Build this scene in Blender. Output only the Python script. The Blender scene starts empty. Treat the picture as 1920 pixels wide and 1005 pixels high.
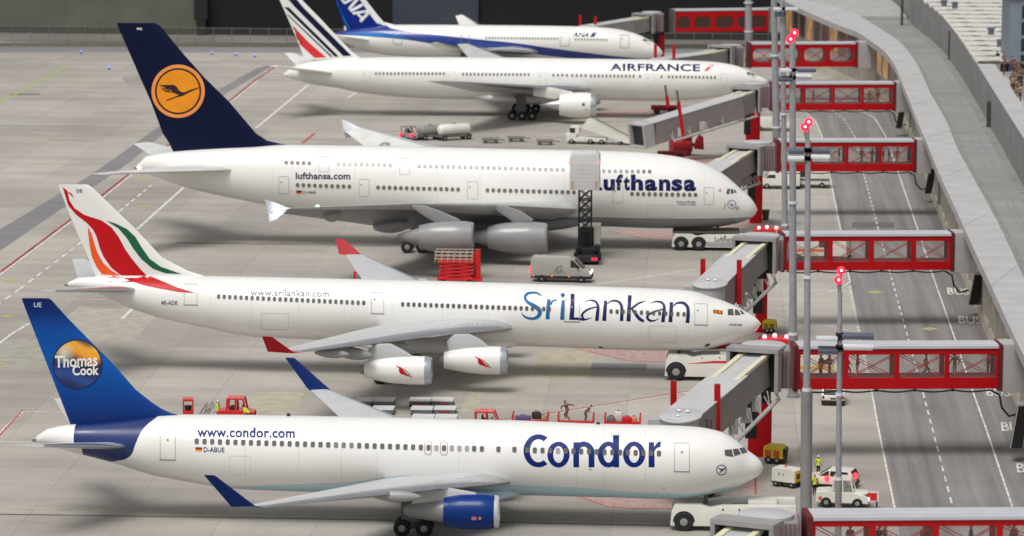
import bpy, bmesh, math, random
import numpy as np
from mathutils import Vector, Matrix
from mathutils.bvhtree import BVHTree
random.seed(7)
S = bpy.context.scene
COL = S.collection
# ------------------------------------------------------------------ camera
F, PW, PH = 7000.0, 1920.0, 1005.0            # focal length in photo pixels
CAMH, HOR, VPX, ROLL = 58.0, -510.0, 1340.0, 0.35
_th = math.atan((PH/2-HOR)/F); _yw = math.atan((VPX-960)/F)
FW = Vector((-math.sin(_yw)*math.cos(_th), math.cos(_yw)*math.cos(_th), -math.sin(_th)))
RT = Vector((math.cos(_yw), math.sin(_yw), 0)); UP = RT.cross(FW)
_c, _s = math.cos(math.radians(ROLL)), math.sin(math.radians(ROLL))
RT, UP = RT*_c+UP*_s, UP*_c-RT*_s
CAM = Vector((0, 0, CAMH))
cd = bpy.data.cameras.new('camera'); cam = bpy.data.objects.new('camera', cd); COL.objects.link(cam)
cam.matrix_world = Matrix(((RT.x, UP.x, -FW.x, 0), (RT.y, UP.y, -FW.y, 0), (RT.z, UP.z, -FW.z, CAMH), (0, 0, 0, 1)))
cd.sensor_width = 36; cd.lens = F/PW*36; cd.clip_start = 1; cd.clip_end = 6000
cd.dof.use_dof = True; cd.dof.focus_distance = 300; cd.dof.aperture_fstop = 0.131/0.30
S.camera = cam
# ------------------------------------------------------------------ light
w = bpy.data.worlds.new('World'); S.world = w; w.use_nodes = True
nt = w.node_tree; bg = nt.nodes['Background']
sky = nt.nodes.new('ShaderNodeTexSky'); sky.sky_type = 'NISHITA'; sky.sun_disc = False
SUN_EL, SUN_AZ = math.radians(62), math.radians(205)     # azimuth: compass from +Y, clockwise
sky.sun_elevation = SUN_EL; sky.sun_rotation = SUN_AZ; sky.dust_density = 4.0; sky.ozone_density = 0.6
hs = nt.nodes.new('ShaderNodeHueSaturation'); hs.inputs['Saturation'].default_value = 0.16
nt.links.new(sky.outputs[0], hs.inputs['Color']); nt.links.new(hs.outputs[0], bg.inputs[0])
bg.inputs[1].default_value = 0.10
sl = bpy.data.lights.new('sun', 'SUN'); sl.energy = 1.75; sl.angle = math.radians(25); sl.color = (1, .975, .94)
so = bpy.data.objects.new('sun', sl); COL.objects.link(so)
_d = Vector((math.sin(SUN_AZ)*math.cos(SUN_EL), math.cos(SUN_AZ)*math.cos(SUN_EL), math.sin(SUN_EL)))
so.rotation_euler = _d.to_track_quat('Z', 'Y').to_euler(); so.location = (0, 250, 120)
S.view_settings.view_transform = 'Standard'; S.view_settings.look = 'None'
S.view_settings.gamma = 1; S.view_settings.exposure = 0.13
S.cycles.max_bounces = 6; S.cycles.use_denoising = True

# ------------------------------------------------------------------ photo geometry helpers
def ray(px, py):
    return (FW + RT*((px-960)/F) - UP*((py-PH/2)/F))
def onY(px, py, Y):
    d = ray(px, py); return CAM + d*(Y/d.y)
def onZ(px, py, Z=0.0):
    d = ray(px, py); return CAM + d*((Z-CAMH)/d.z)
def pscale(Y):                     # photo pixels per metre near the picture centre at distance Y
    return F/(Y*1.006)
def lerp(a, b, t): return a+(b-a)*t
def pchip(xs, ys, q):
    xs = np.asarray(xs, float); ys = np.asarray(ys, float); q = np.clip(np.asarray(q, float), xs[0], xs[-1])
    h = np.diff(xs); d = np.diff(ys)/h; n = len(xs); m = np.zeros(n)
    for i in range(1, n-1):
        if d[i-1]*d[i] > 0:
            w1 = 2*h[i]+h[i-1]; w2 = h[i]+2*h[i-1]; m[i] = (w1+w2)/(w1/d[i-1]+w2/d[i])
    m[0] = d[0]; m[-1] = d[-1]
    i = np.clip(np.searchsorted(xs, q)-1, 0, n-2); t = (q-xs[i])/h[i]
    return ((1+2*t)*(1-t)**2*ys[i] + t*(1-t)**2*h[i]*m[i] + t*t*(3-2*t)*ys[i+1] + t*t*(t-1)*h[i]*m[i+1])

# ------------------------------------------------------------------ materials
def lin(c):
    return tuple(((v/255)/12.92 if v/255 <= .04045 else ((v/255+.055)/1.055)**2.4) for v in c)+(1,)
MATS = {}
def mat(name, rgb, rough=.5, metal=0., noise=.06, nscale=.6, bump=0., emit=0., spec=.5, coat=0., fine=0.):
    """painted surface whose colour and gloss wander a little (procedural)"""
    if name in MATS: return MATS[name]
    m = bpy.data.materials.new(name); m.use_nodes = True; n = m.node_tree; L = n.links
    b = n.nodes['Principled BSDF']; b.inputs['Roughness'].default_value = rough; b.inputs['Metallic'].default_value = metal
    b.inputs['Specular IOR Level'].default_value = spec; b.inputs['Coat Weight'].default_value = coat
    c = lin(rgb)
    tc = n.nodes.new('ShaderNodeTexCoord'); nz = n.nodes.new('ShaderNodeTexNoise')
    nz.inputs['Scale'].default_value = nscale; nz.inputs['Detail'].default_value = 5
    L.new(tc.outputs['Object'], nz.inputs['Vector'])
    mp = n.nodes.new('ShaderNodeMapRange'); mp.inputs[3].default_value = 1-noise*1.6; mp.inputs[4].default_value = 1+noise*.9
    mp.inputs[1].default_value = .3; mp.inputs[2].default_value = .7
    L.new(nz.outputs[0], mp.inputs[0])
    mx = n.nodes.new('ShaderNodeVectorMath'); mx.operation = 'SCALE'; mx.inputs[0].default_value = c[:3]
    L.new(mp.outputs[0], mx.inputs['Scale']); L.new(mx.outputs[0], b.inputs['Base Color'])
    if bump:
        nb = n.nodes.new('ShaderNodeTexNoise'); nb.inputs['Scale'].default_value = nscale*9; L.new(tc.outputs['Object'], nb.inputs['Vector'])
        bm_ = n.nodes.new('ShaderNodeBump'); bm_.inputs['Strength'].default_value = bump; bm_.inputs['Distance'].default_value = .05
        L.new(nb.outputs[0], bm_.inputs['Height']); L.new(bm_.outputs[0], b.inputs['Normal'])
    if emit:
        b.inputs['Emission Color'].default_value = c; b.inputs['Emission Strength'].default_value = emit
    MATS[name] = m; return m
def glassmat(name, rgb, alpha=.3, rough=.08):
    if name in MATS: return MATS[name]
    m = mat(name, rgb, rough, noise=.02); b = m.node_tree.nodes['Principled BSDF']; b.inputs['Alpha'].default_value = alpha
    return m
# ------------------------------------------------------------------ objects
def tag(o, label=None, cat=None, group=None, kind=None):
    if label: o['label'] = label
    if cat: o['category'] = cat
    if group: o['group'] = group
    if kind: o['kind'] = kind
    return o
def thing(name, loc, rz=0., label=None, cat=None, group=None):
    o = bpy.data.objects.new(name, None); COL.objects.link(o); o.location = loc; o.rotation_euler = (0, 0, rz)
    o.empty_display_size = .3
    return tag(o, label, cat, group)
def root_of(p):
    while p.parent: p = p.parent
    return p
def rmat(p):
    r = root_of(p); return Matrix.Translation(r.location) @ r.rotation_euler.to_matrix().to_4x4()
def obj(name, bm, mats, parent=None, smooth=False, world=False):
    if world and parent is not None:
        bmesh.ops.transform(bm, matrix=rmat(parent).inverted(), verts=bm.verts)
    me = bpy.data.meshes.new(name); bm.normal_update(); bm.to_mesh(me); bm.free()
    for m in (mats if isinstance(mats, (list, tuple)) else [mats]): me.materials.append(m)
    if smooth:
        for p in me.polygons: p.use_smooth = True
        if smooth != True: me.set_sharp_from_angle(angle=math.radians(smooth))
    o = bpy.data.objects.new(name, me); COL.objects.link(o)
    if parent is not None: o.parent = parent
    return o
def copy_tree(o, parent=None):
    c = o.copy(); COL.objects.link(c); c.parent = parent
    for ch in o.children: copy_tree(ch, c)
    return c
# ------------------------------------------------------------------ shapes (each adds to a bmesh)
def new(): return bmesh.new()
def box(bm, x0, x1, y0, y1, z0, z1, bev=0., mi=0, M=None):
    r = bmesh.ops.create_cube(bm, size=1)
    vs = r['verts']
    for v in vs:
        v.co = Vector((lerp(x0, x1, v.co.x+.5), lerp(y0, y1, v.co.y+.5), lerp(z0, z1, v.co.z+.5)))
    fs = set(f for v in vs for f in v.link_faces)
    for f in fs: f.material_index = mi
    if bev:
        es = list(set(e for v in vs for e in v.link_edges))
        rr = bmesh.ops.bevel(bm, geom=es, offset=bev, segments=2, affect='EDGES', profile=.6)
        vs = list(set(v for f in rr['faces'] for v in f.verts) | set(v for v in vs if v.is_valid))
        for f in rr['faces']: f.material_index = mi
    if M is not None:
        bmesh.ops.transform(bm, matrix=M, verts=vs)
    return vs
def prism(bm, pts, y0, y1, mi=0, bev=0., axis='y', M=None):
    """outline (a,b) extruded: axis y -> (x,z) outline, z -> (x,y) outline, x -> (y,z) outline"""
    def P(a, b, t):
        return Vector((a, t, b)) if axis == 'y' else Vector((a, b, t)) if axis == 'z' else Vector((t, a, b))
    n = len(pts); A = [bm.verts.new(P(a, b, y0)) for a, b in pts]; B = [bm.verts.new(P(a, b, y1)) for a, b in pts]
    fs = [bm.faces.new(A), bm.faces.new(B[::-1])]
    for i in range(n): fs.append(bm.faces.new((A[(i+1) % n], A[i], B[i], B[(i+1) % n])))
    bmesh.ops.recalc_face_normals(bm, faces=fs)
    for f in fs: f.material_index = mi
    vs = A+B
    if bev:
        es = list(set(e for f in fs for e in f.edges))
        rr = bmesh.ops.bevel(bm, geom=es, offset=bev, segments=2, affect='EDGES', profile=.6)
        vs = list(set(v for f in rr['faces'] for v in f.verts) | set(v for v in vs if v.is_valid))
        for f in rr['faces']: f.material_index = mi
    if M is not None: bmesh.ops.transform(bm, matrix=M, verts=vs)
    return vs
def lathe(bm, prof, o, d, seg=24, mi=0, close=True):
    """profile [(t along d, radius)] spun about the axis o + t d"""
    d = Vector(d).normalized(); o = Vector(o)
    a = d.orthogonal().normalized(); b = d.cross(a)
    rings = []
    for t, r in prof:
        rings.append([bm.verts.new(o+d*t+(a*math.cos(2*math.pi*k/seg)+b*math.sin(2*math.pi*k/seg))*max(r, 1e-4)) for k in range(seg)])
    fs = []
    for i in range(len(rings)-1):
        for k in range(seg):
            fs.append(bm.faces.new((rings[i][k], rings[i][(k+1) % seg], rings[i+1][(k+1) % seg], rings[i+1][k])))
    if close:
        fs.append(bm.faces.new(rings[0][::-1])); fs.append(bm.faces.new(rings[-1]))
    bmesh.ops.recalc_face_normals(bm, faces=fs)
    for f in fs: f.material_index = mi
    return fs
def tube(bm, pts, r, seg=8, mi=0):
    pts = [Vector(p) for p in pts]; rings = []
    for i, p in enumerate(pts):
        d = (pts[min(i+1, len(pts)-1)]-pts[max(i-1, 0)]).normalized()
        a = d.cross(Vector((0, 0, 1))); a = a.normalized() if a.length > .05 else Vector((1, 0, 0)); b = d.cross(a)
        rr = r[i] if isinstance(r, (list, tuple)) else r
        rings.append([bm.verts.new(p+(a*math.cos(2*math.pi*(k+.5)/seg)+b*math.sin(2*math.pi*(k+.5)/seg))*rr) for k in range(seg)])
    fs = []
    for i in range(len(rings)-1):
        for k in range(seg): fs.append(bm.faces.new((rings[i][k], rings[i][(k+1) % seg], rings[i+1][(k+1) % seg], rings[i+1][k])))
    fs.append(bm.faces.new(rings[0][::-1])); fs.append(bm.faces.new(rings[-1]))
    bmesh.ops.recalc_face_normals(bm, faces=fs)
    for f in fs: f.material_index = mi
def beam(bm, p, q, wd, ht, mi=0, up=(0, 0, 1)):
    """box of width wd and height ht from p to q (centres of its end faces)"""
    p, q = Vector(p), Vector(q); d = (q-p).normalized(); sd = d.cross(Vector(up))
    sd = sd.normalized() if sd.length > .01 else Vector((1, 0, 0)); u = sd.cross(d)
    c = [p+sd*(i*wd/2)+u*(j*ht/2) for i, j in ((-1, -1), (1, -1), (1, 1), (-1, 1))]
    e = [v+(q-p) for v in c]; A = [bm.verts.new(v) for v in c]; B = [bm.verts.new(v) for v in e]
    fs = [bm.faces.new(A), bm.faces.new(B[::-1])]+[bm.faces.new((A[(i+1) % 4], A[i], B[i], B[(i+1) % 4])) for i in range(4)]
    bmesh.ops.recalc_face_normals(bm, faces=fs)
    for f in fs: f.material_index = mi
    return A+B
AF_ = [(1, 0), (.85, .30), (.65, .66), (.45, .92), (.3, 1.0), (.18, .92), (.09, .72), (.035, .47), (.008, .22), (0, 0)]
def loft(bm, secs, le=0.0, mi=0, mi_le=1, mi_lo=None):
    """wing-like loft; section = (LE, TE, thickness in metres, normal)"""
    rings = []
    for LE, TE, th, nn in secs:
        LE, TE, nn = Vector(LE), Vector(TE), Vector(nn).normalized()
        up = [LE+(TE-LE)*x+nn*(th*.56*y) for x, y in AF_]
        dn = [LE+(TE-LE)*x-nn*(th*.44*y) for x, y in AF_[1:-1][::-1]]
        rings.append([bm.verts.new(v) for v in up+dn])
    n = len(rings[0]); fs = []
    kle = [i for i in range(n)]
    for a, b in zip(rings[:-1], rings[1:]):
        for k in range(n):
            f = bm.faces.new((a[k], a[(k+1) % n], b[(k+1) % n], b[k])); fs.append(f)
            f.material_index = mi_le if (le and 5 <= k <= 12) else (mi_lo if mi_lo is not None and k > 9 else mi)
    for r, rv in ((rings[0], 0), (rings[-1], 1)):
        f = bm.faces.new(r if rv else r[::-1]); f.material_index = mi; fs.append(f)
    bmesh.ops.recalc_face_normals(bm, faces=fs)
    return fs
# ------------------------------------------------------------------ flat artwork laid on a surface
def text2d(s, bold=0., space=1.):
    c = bpy.data.curves.new('t', 'FONT'); c.body = s; c.offset = bold; c.space_character = space; c.resolution_u = 4
    o = bpy.data.objects.new('t', c); COL.objects.link(o)
    me = o.evaluated_get(bpy.context.evaluated_depsgraph_get()).to_mesh()
    vs = [(v.co.x, v.co.y) for v in me.vertices]; fs = [tuple(p.vertices) for p in me.polygons]
    o.to_mesh_clear(); bpy.data.objects.remove(o); bpy.data.curves.remove(c)
    return vs, fs
def textfit(s, x0, ytop, x1, ybot, slope=0., bold=0., space=1., shear=0.):
    """text whose inked box fills x0..x1, ytop..ybot of the photo (y grows by slope per x)"""
    vs, fs = text2d(s, bold, space)
    vs = [(x+shear*y, y) for x, y in vs]
    xa, xb = min(v[0] for v in vs), max(v[0] for v in vs); ya, yb = min(v[1] for v in vs), max(v[1] for v in vs)
    return [(lerp(x0, x1, (x-xa)/(xb-xa)), lerp(ybot, ytop, (y-ya)/(yb-ya))+slope*(x-xa)/(xb-xa)*(x1-x0)) for x, y in vs], fs
def poly2d(pts, sx=1., sy=1., ox=0., oy=0.):
    return [(ox+x*sx, oy+y*sy) for x, y in pts], [tuple(range(len(pts)))]
def circ2d(cx, cy, r, n=40, rin=0.):
    o = [(cx+r*math.cos(2*math.pi*k/n), cy+r*math.sin(2*math.pi*k/n)) for k in range(n)]
    if not rin: return o, [tuple(range(n))]
    i = [(cx+rin*math.cos(2*math.pi*k/n), cy+rin*math.sin(2*math.pi*k/n)) for k in range(n)]
    return o+i, [(k, (k+1) % n, n+(k+1) % n, n+k) for k in range(n)]
def rrect(x0, y0, x1, y1, r, n=4):
    p = []
    for cx, cy, a in ((x1-r, y1-r, 0), (x0+r, y1-r, 90), (x0+r, y0+r, 180), (x1-r, y0+r, 270)):
        for k in range(n+1):
            t = math.radians(a+90*k/n); p.append((cx+r*math.cos(t), cy+r*math.sin(t)))
    return p
def frame2d(x0, y0, x1, y1, r, wd, slope=0.):
    o = rrect(x0, y0, x1, y1, r); i = rrect(x0+wd, y0+wd, x1-wd, y1-wd, max(r-wd, .2)); n = len(o)
    v = [(x, y+slope*(x-x0)) for x, y in o+i]
    return v, [(k, (k+1) % n, n+(k+1) % n, n+k) for k in range(n)]
def stroke2d(pts, n=14):
    """calligraphic stroke through (x, y, width)"""
    P = np.array(pts, float); t = np.linspace(0, len(P)-1, n*(len(P)-1)+1); out = []
    def cr(a, b, c, d, u): return .5*((2*b)+(-a+c)*u+(2*a-5*b+4*c-d)*u*u+(-a+3*b-3*c+d)*u**3)
    for q in t:
        i = min(int(q), len(P)-2); u = q-i
        out.append(cr(P[max(i-1, 0)], P[i], P[i+1], P[min(i+2, len(P)-1)], u))
    out = np.array(out); d = np.gradient(out[:, :2], axis=0); d /= np.maximum(np.linalg.norm(d, axis=1), 1e-6)[:, None]
    nn = np.stack([-d[:, 1], d[:, 0]], 1); wd = np.maximum(out[:, 2], .15)[:, None]/2
    A = out[:, :2]+nn*wd; B = out[:, :2]-nn*wd; m = len(out)
    return [tuple(v) for v in A]+[tuple(v) for v in B], [(k, k+1, m+k+1, m+k) for k in range(m-1)]
def tr2(art, fx):
    return [fx(x, y) for x, y in art[0]], art[1]
def crop(x0, y0, k=3.35):
    return lambda x, y: (x0+x/k, y0+y/k)
def decal(name, arts, bvh, m, parent, off=.02, grid=6., Y=None, label=None):
    """lays 2-D artwork (photo coordinates) on a surface as a thin paint film"""
    bm = new()
    for vs, fs in arts:
        bv = [bm.verts.new((x, y, 0)) for x, y in vs]
        for f in fs:
            try: bm.faces.new([bv[i] for i in f])
            except ValueError: pass
    bm.normal_update()
    bmesh.ops.triangulate(bm, faces=[f for f in bm.faces if len(f.verts) > 4], ngon_method='EAR_CLIP')
    if grid:
        for ax in (0, 1):
            lo = min(v.co[ax] for v in bm.verts); hi = max(v.co[ax] for v in bm.verts); q = lo+grid
            while q < hi:
                n = Vector((0, 0, 0)); n[ax] = 1; c = Vector((0, 0, 0)); c[ax] = q
                bmesh.ops.bisect_plane(bm, geom=bm.verts[:]+bm.edges[:]+bm.faces[:], plane_co=c, plane_no=n, dist=1e-5); q += grid
    for v in bm.verts:
        d = ray(v.co.x, v.co.y); h = bvh.ray_cast(CAM, d)
        if h[0] is None:
            h = bvh.find_nearest(onY(v.co.x, v.co.y, Y))
        n = h[1]
        if n.dot(d) > 0: n = -n
        v.co = h[0]+n*off
    bmesh.ops.recalc_face_normals(bm, faces=bm.faces[:])
    dn = sum((f.normal.dot(ray(960, 500))*f.calc_area() for f in bm.faces))
    if dn > 0: bmesh.ops.reverse_faces(bm, faces=bm.faces[:])
    o = obj(name, bm, m, parent, smooth=True, world=True)
    if label: o['label'] = label
    return o
def bvh_of(o):
    bm = new(); bm.from_mesh(o.data); bm.transform(rmat(o)); t = BVHTree.FromBMesh(bm); bm.free(); return t
# ------------------------------------------------------------------ paints
WHITE = mat('aircraft white paint', (231, 230, 226), .28, noise=.025, nscale=.25, coat=.4)
WINGG = mat('wing grey paint', (190, 191, 192), .38, noise=.05, nscale=.4)
SILV = mat('bare metal leading edge', (205, 207, 210), .25, metal=.85, noise=.05)
DARK = mat('dark rubber', (30, 30, 31), .8, noise=.15, nscale=3)
HUB = mat('wheel hub metal', (150, 150, 150), .45, metal=.3)
STRUT = mat('gear strut grey', (105, 105, 106), .5)
BLACK = mat('black painted steel', (18, 18, 20), .55, noise=.1)
PANE = mat('window pane dark', (84, 84, 82), .3, noise=.1, nscale=2)
PANE2 = mat('window shade closed', (150, 150, 148), .3)
LINE = mat('panel line', (150, 150, 152), .6)
LINED = mat('door seal dark', (118, 120, 126), .6)
ENGG = mat('engine grey paint', (142, 142, 142), .36, noise=.06, coat=.2)
INTAKE = mat('engine intake dark', (45, 45, 48), .5)
NAVY = mat('navy lettering', (10, 28, 92), .5, noise=.04, spec=.2)
def curve_mask(nt, coord, a0, a1, b0, b1, pts):
    """float curve: pts (a, b) -> socket with b at coordinate value"""
    n, L = nt.nodes, nt.links
    mr = n.new('ShaderNodeMapRange'); mr.inputs[1].default_value = a0; mr.inputs[2].default_value = a1
    L.new(coord, mr.inputs[0])
    fc = n.new('ShaderNodeFloatCurve'); cu = fc.mapping.curves[0]
    P = sorted(((x-a0)/(a1-a0), (z-b0)/(b1-b0)) for x, z in pts)
    while len(cu.points) < len(P): cu.points.new(.5, .5)
    for q, (x, y) in zip(cu.points, P): q.location = (x, y); q.handle_type = 'AUTO_CLAMPED'
    fc.mapping.update(); L.new(mr.outputs[0], fc.inputs['Value'])
    m2 = n.new('ShaderNodeMapRange'); m2.inputs[3].default_value = b0; m2.inputs[4].default_value = b1; m2.clamp = False
    L.new(fc.outputs[0], m2.inputs[0]); return m2.outputs[0]
def livery(name, zones, base=(231, 230, 226)):
    """fuselage paint whose colour zones follow curves in the aircraft's own side view.
    zone = (rgb, axis, low, high): axis 'x' limits run along x (value z), axis 'z' limits run along z (value x)"""
    m = mat(name, base, .28, noise=.025, nscale=.25, coat=.4); nt = m.node_tree; n, L = nt.nodes, nt.links
    b = n['Principled BSDF']; src = b.inputs['Base Color'].links[0].from_socket
    tc = n.new('ShaderNodeTexCoord'); sp = n.new('ShaderNodeSeparateXYZ'); L.new(tc.outputs['Object'], sp.inputs[0])
    for rgb, ax, lo, hi in zones:
        a, v = (sp.outputs[0], sp.outputs[2]) if ax == 'x' else (sp.outputs[2], sp.outputs[0])
        fac = None
        for pts, op in ((lo, 'GREATER_THAN'), (hi, 'LESS_THAN')):
            if pts is None: continue
            A = [p[0] for p in pts]; B = [p[1] for p in pts]
            c = curve_mask(nt, a, min(A), max(A), min(B)-.1, max(B)+.1, pts)
            g = n.new('ShaderNodeMath'); g.operation = op; L.new(v, g.inputs[0]); L.new(c, g.inputs[1])
            if fac is None: fac = g.outputs[0]
            else:
                mm = n.new('ShaderNodeMath'); mm.operation = 'MULTIPLY'; L.new(fac, mm.inputs[0]); L.new(g.outputs[0], mm.inputs[1]); fac = mm.outputs[0]
            for end, opx in ((min(A), 'GREATER_THAN'), (max(A), 'LESS_THAN')):
                g = n.new('ShaderNodeMath'); g.operation = opx; L.new(a, g.inputs[0]); g.inputs[1].default_value = end
                mm = n.new('ShaderNodeMath'); mm.operation = 'MULTIPLY'; L.new(fac, mm.inputs[0]); L.new(g.outputs[0], mm.inputs[1]); fac = mm.outputs[0]
        mx = n.new('ShaderNodeMix'); mx.data_type = 'RGBA'; mx.inputs['B'].default_value = lin(rgb)
        L.new(fac, mx.inputs['Factor']); L.new(src, mx.inputs['A']); src = mx.outputs['Result']
    L.new(src, b.inputs['Base Color']); return m
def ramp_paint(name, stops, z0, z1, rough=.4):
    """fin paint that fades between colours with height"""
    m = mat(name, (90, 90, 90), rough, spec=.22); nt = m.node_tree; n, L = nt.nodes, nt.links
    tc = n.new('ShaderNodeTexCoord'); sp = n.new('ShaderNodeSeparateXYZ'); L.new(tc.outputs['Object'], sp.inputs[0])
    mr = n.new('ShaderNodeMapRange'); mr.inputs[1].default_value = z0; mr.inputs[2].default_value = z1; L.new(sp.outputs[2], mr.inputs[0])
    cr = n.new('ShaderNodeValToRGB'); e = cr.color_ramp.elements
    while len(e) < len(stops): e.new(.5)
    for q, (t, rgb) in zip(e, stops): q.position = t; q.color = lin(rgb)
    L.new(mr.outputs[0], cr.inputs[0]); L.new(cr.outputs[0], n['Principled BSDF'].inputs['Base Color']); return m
# ------------------------------------------------------------------ aircraft
class Plane:
    def __init__(s, name, Y, px0, label):
        s.Y = Y; o = onY(px0, 500, Y); s.X0 = o.x
        s.root = thing(name, (o.x, Y, 0), 0, label, 'airliner', 'airliners parked nose-in at the gates')
    def at(s, px, py, dy=0.):           # photo point -> world, on the upright plane dy from the aircraft's centre plane
        return onY(px, py, s.Y+dy)
    def loc(s, px, py, dy=0.): return s.at(px, py, dy)-s.root.location
    def fuselage(s, top, bot, wf=1., m=WHITE, apu=True):
        dep = .985
        T = [s.at(x, y) for x, y in top]; B = [s.at(x, y) for x, y in bot]
        tx, tz = [p.x for p in T], [p.z for p in T]; bx, bz = [p.x for p in B], [p.z for p in B]
        x0, x1 = max(tx[0], bx[0]), min(tx[-1], bx[-1]); L = x1-x0
        u = np.unique(np.concatenate([np.linspace(0, 1, 70), 1-(np.linspace(0, 1, 26)**2)*.16, np.linspace(0, .2, 14)]))
        xs = x0+u*L; zt = pchip(tx, tz, xs); zb = pchip(bx, bz, xs)
        s.fx, s.fc, s.fr = xs, (zt+zb)/2, np.maximum((zt-zb)/2*dep, .02); s.wf = wf
        seg = 64; bm = new(); rings = []
        for x, c, r in zip(s.fx, s.fc, s.fr):
            rings.append([bm.verts.new((x, s.Y+r*wf*math.sin(a), c+r*math.cos(a))) for a in (2*math.pi*k/seg for k in range(seg))])
        for a, b in zip(rings[:-1], rings[1:]):
            for k in range(seg): bm.faces.new((a[k], a[(k+1) % seg], b[(k+1) % seg], b[k]))
        bm.faces.new(rings[0]); bm.faces.new(rings[-1][::-1])
        bmesh.ops.recalc_face_normals(bm, faces=bm.faces[:])
        s.bvh = BVHTree.FromBMesh(bm)
        s.body = obj('fuselage', bm, m, s.root, smooth=50, world=True)
        if apu:
            bm = new(); r = s.fr[0]
            lathe(bm, [(0, r*.96), (-.35, r*.86), (-.36, r*.7), (-.05, r*.6), (-.04, 0)], (x0, s.Y, s.fc[0]), (1, 0, 0), 24)
            obj('exhaust', bm, ENGG, s.body, smooth=40, world=True)
    def fair(s, x0, x1, ztop, zbot, hw, m=WHITE):   # wing-body fairing under the belly (pixels for x, metres for the rest)
        xa, xb = s.at(x0, 500).x, s.at(x1, 500).x; bm = new(); N = 26; seg = 32; rings = []
        for i in range(N+1):
            t = i/N; q = max(math.sin(math.pi*t), 0)**.55; zc = (ztop+zbot)/2
            rings.append([bm.verts.new((lerp(xa, xb, t), s.Y+hw*q*math.copysign(abs(math.sin(a))**.7, math.sin(a)), ztop+(zc-ztop)*q+(ztop-zbot)/2*q*math.copysign(abs(math.cos(a))**.7, math.cos(a)))) for a in (2*math.pi*k/seg for k in range(seg))])
        for a, b in zip(rings[:-1], rings[1:]):
            for k in range(seg): bm.faces.new((a[k], a[(k+1) % seg], b[(k+1) % seg], b[k]))
        bmesh.ops.remove_doubles(bm, verts=bm.verts[:], dist=1e-4); bmesh.ops.recalc_face_normals(bm, faces=bm.faces[:])
        return obj('belly_fairing', bm, m, s.root, smooth=True, world=True)
    def pair(s, secs):           # sections (dy, LE px, TE px, t/c) on the near side, mirrored for the far side
        near, far = [], []
        for dy, le, te, tc in secs:
            a, b = s.at(*le, -dy), s.at(*te, -dy); near.append([a, b, (b-a).length*tc])
        for i, q in enumerate(near):
            d = (near[min(i+1, len(near)-1)][0]-near[max(i-1, 0)][0]); n = (q[1]-q[0]).cross(d)
            if n.z < 0: n = -n
            q.append(n)
        M = lambda v: Vector((v.x, 2*s.Y-v.y, v.z)); D = lambda v: Vector((v.x, -v.y, v.z))
        far = [[M(a), M(b), t, D(n)] for a, b, t, n in near]
        return near, far
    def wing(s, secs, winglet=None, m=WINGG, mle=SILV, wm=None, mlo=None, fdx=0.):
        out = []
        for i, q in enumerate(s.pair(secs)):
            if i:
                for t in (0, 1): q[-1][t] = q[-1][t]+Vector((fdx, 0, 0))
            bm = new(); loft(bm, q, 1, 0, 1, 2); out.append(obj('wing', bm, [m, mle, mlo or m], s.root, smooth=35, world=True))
        if winglet:
            for q, wg in zip(s.pair(winglet), out):
                if abs(winglet[-1][0]-winglet[0][0]) < 1.6:
                    for t in q: t[3] = Vector((0, 1, .25 if q[0][0].y < s.Y else -.25))
                bm = new(); loft(bm, q, 1, 0, 1); obj('winglet', bm, [wm, wm], wg, smooth=35, world=True)
        s.wings = out; return out
    def stab(s, secs, m=WINGG, fdx=0.):
        for i, q in enumerate(s.pair(secs)):
            if i:
                for t in (0, 1): q[-1][t] = q[-1][t]+Vector((fdx, 0, 0))
            bm = new(); loft(bm, q, 1, 0, 1); obj('tailplane', bm, [m, SILV if m is WINGG else m], s.root, smooth=35, world=True)
    def fin(s, secs, m, mle=None):     # sections (LE px, TE px)
        q = []
        for le, te in secs:
            a, b = s.at(*le), s.at(*te); q.append((a, b, min((b-a).length*.085, .62), (0, 1, 0)))
        bm = new(); loft(bm, q, 1, 0, 1); bm2 = bm.copy(); s.finbvh = BVHTree.FromBMesh(bm2); bm2.free()
        s.finob = obj('fin', bm, [m, mle or m], s.root, smooth=35, world=True); return s.finob
    def engine(s, dy, cowl, lip, core, m, mlip=SILV, mcore=ENGG, both=True, flat=1.):
        """cowl (x0, x1, [(fraction, top y, bottom y)]) in photo pixels at near side"""
        x0, x1, pr = cowl; res = []
        for sg in ((-1, 1) if both else (-1,)):
            pts = []
            for f, t, b in pr:
                A, B = s.at(lerp(x0, x1, f), t, -dy), s.at(lerp(x0, x1, f), b, -dy); pts.append((A.x, (A.z+B.z)/2, (A.z-B.z)/2*.985))
            y = s.Y+sg*dy; zc = pts[len(pts)//2][1]; xa = pts[0][0]
            xs = np.linspace(pts[0][0], pts[-1][0], 20); r = pchip([p[0] for p in pts], [p[2] for p in pts], xs)
            bm = new(); pf = [(x-xa, q) for x, q in zip(xs, r)]
            ln = s.at(lip, 500, -dy).x-xa; re = r[-1]
            pf = [(.5, r[0]*.86), (0, r[0]*.95)]+pf
            lathe(bm, pf, (xa, y, zc), (1, 0, 0), 40, 0, close=False)
            li = [(xs[-1]-xa, re), (lerp(xs[-1]-xa, ln, .6), re*.97), (ln, re*.9), (ln, re*.84), (ln-.5, re*.8), (ln-1.2, re*.82)]
            lathe(bm, li, (xa, y, zc), (1, 0, 0), 40, 1, close=False)
            e = obj('engine', bm, [m, mlip], s.root, smooth=40, world=True); res.append(e)
            bm = new(); lathe(bm, [(ln-1.25, re*.86), (ln-1.2, re*.22), (ln-.75, .02)], (xa, y, zc), (1, 0, 0), 32, 0)
            obj('fan', bm, INTAKE, e, smooth=30, world=True)
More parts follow.
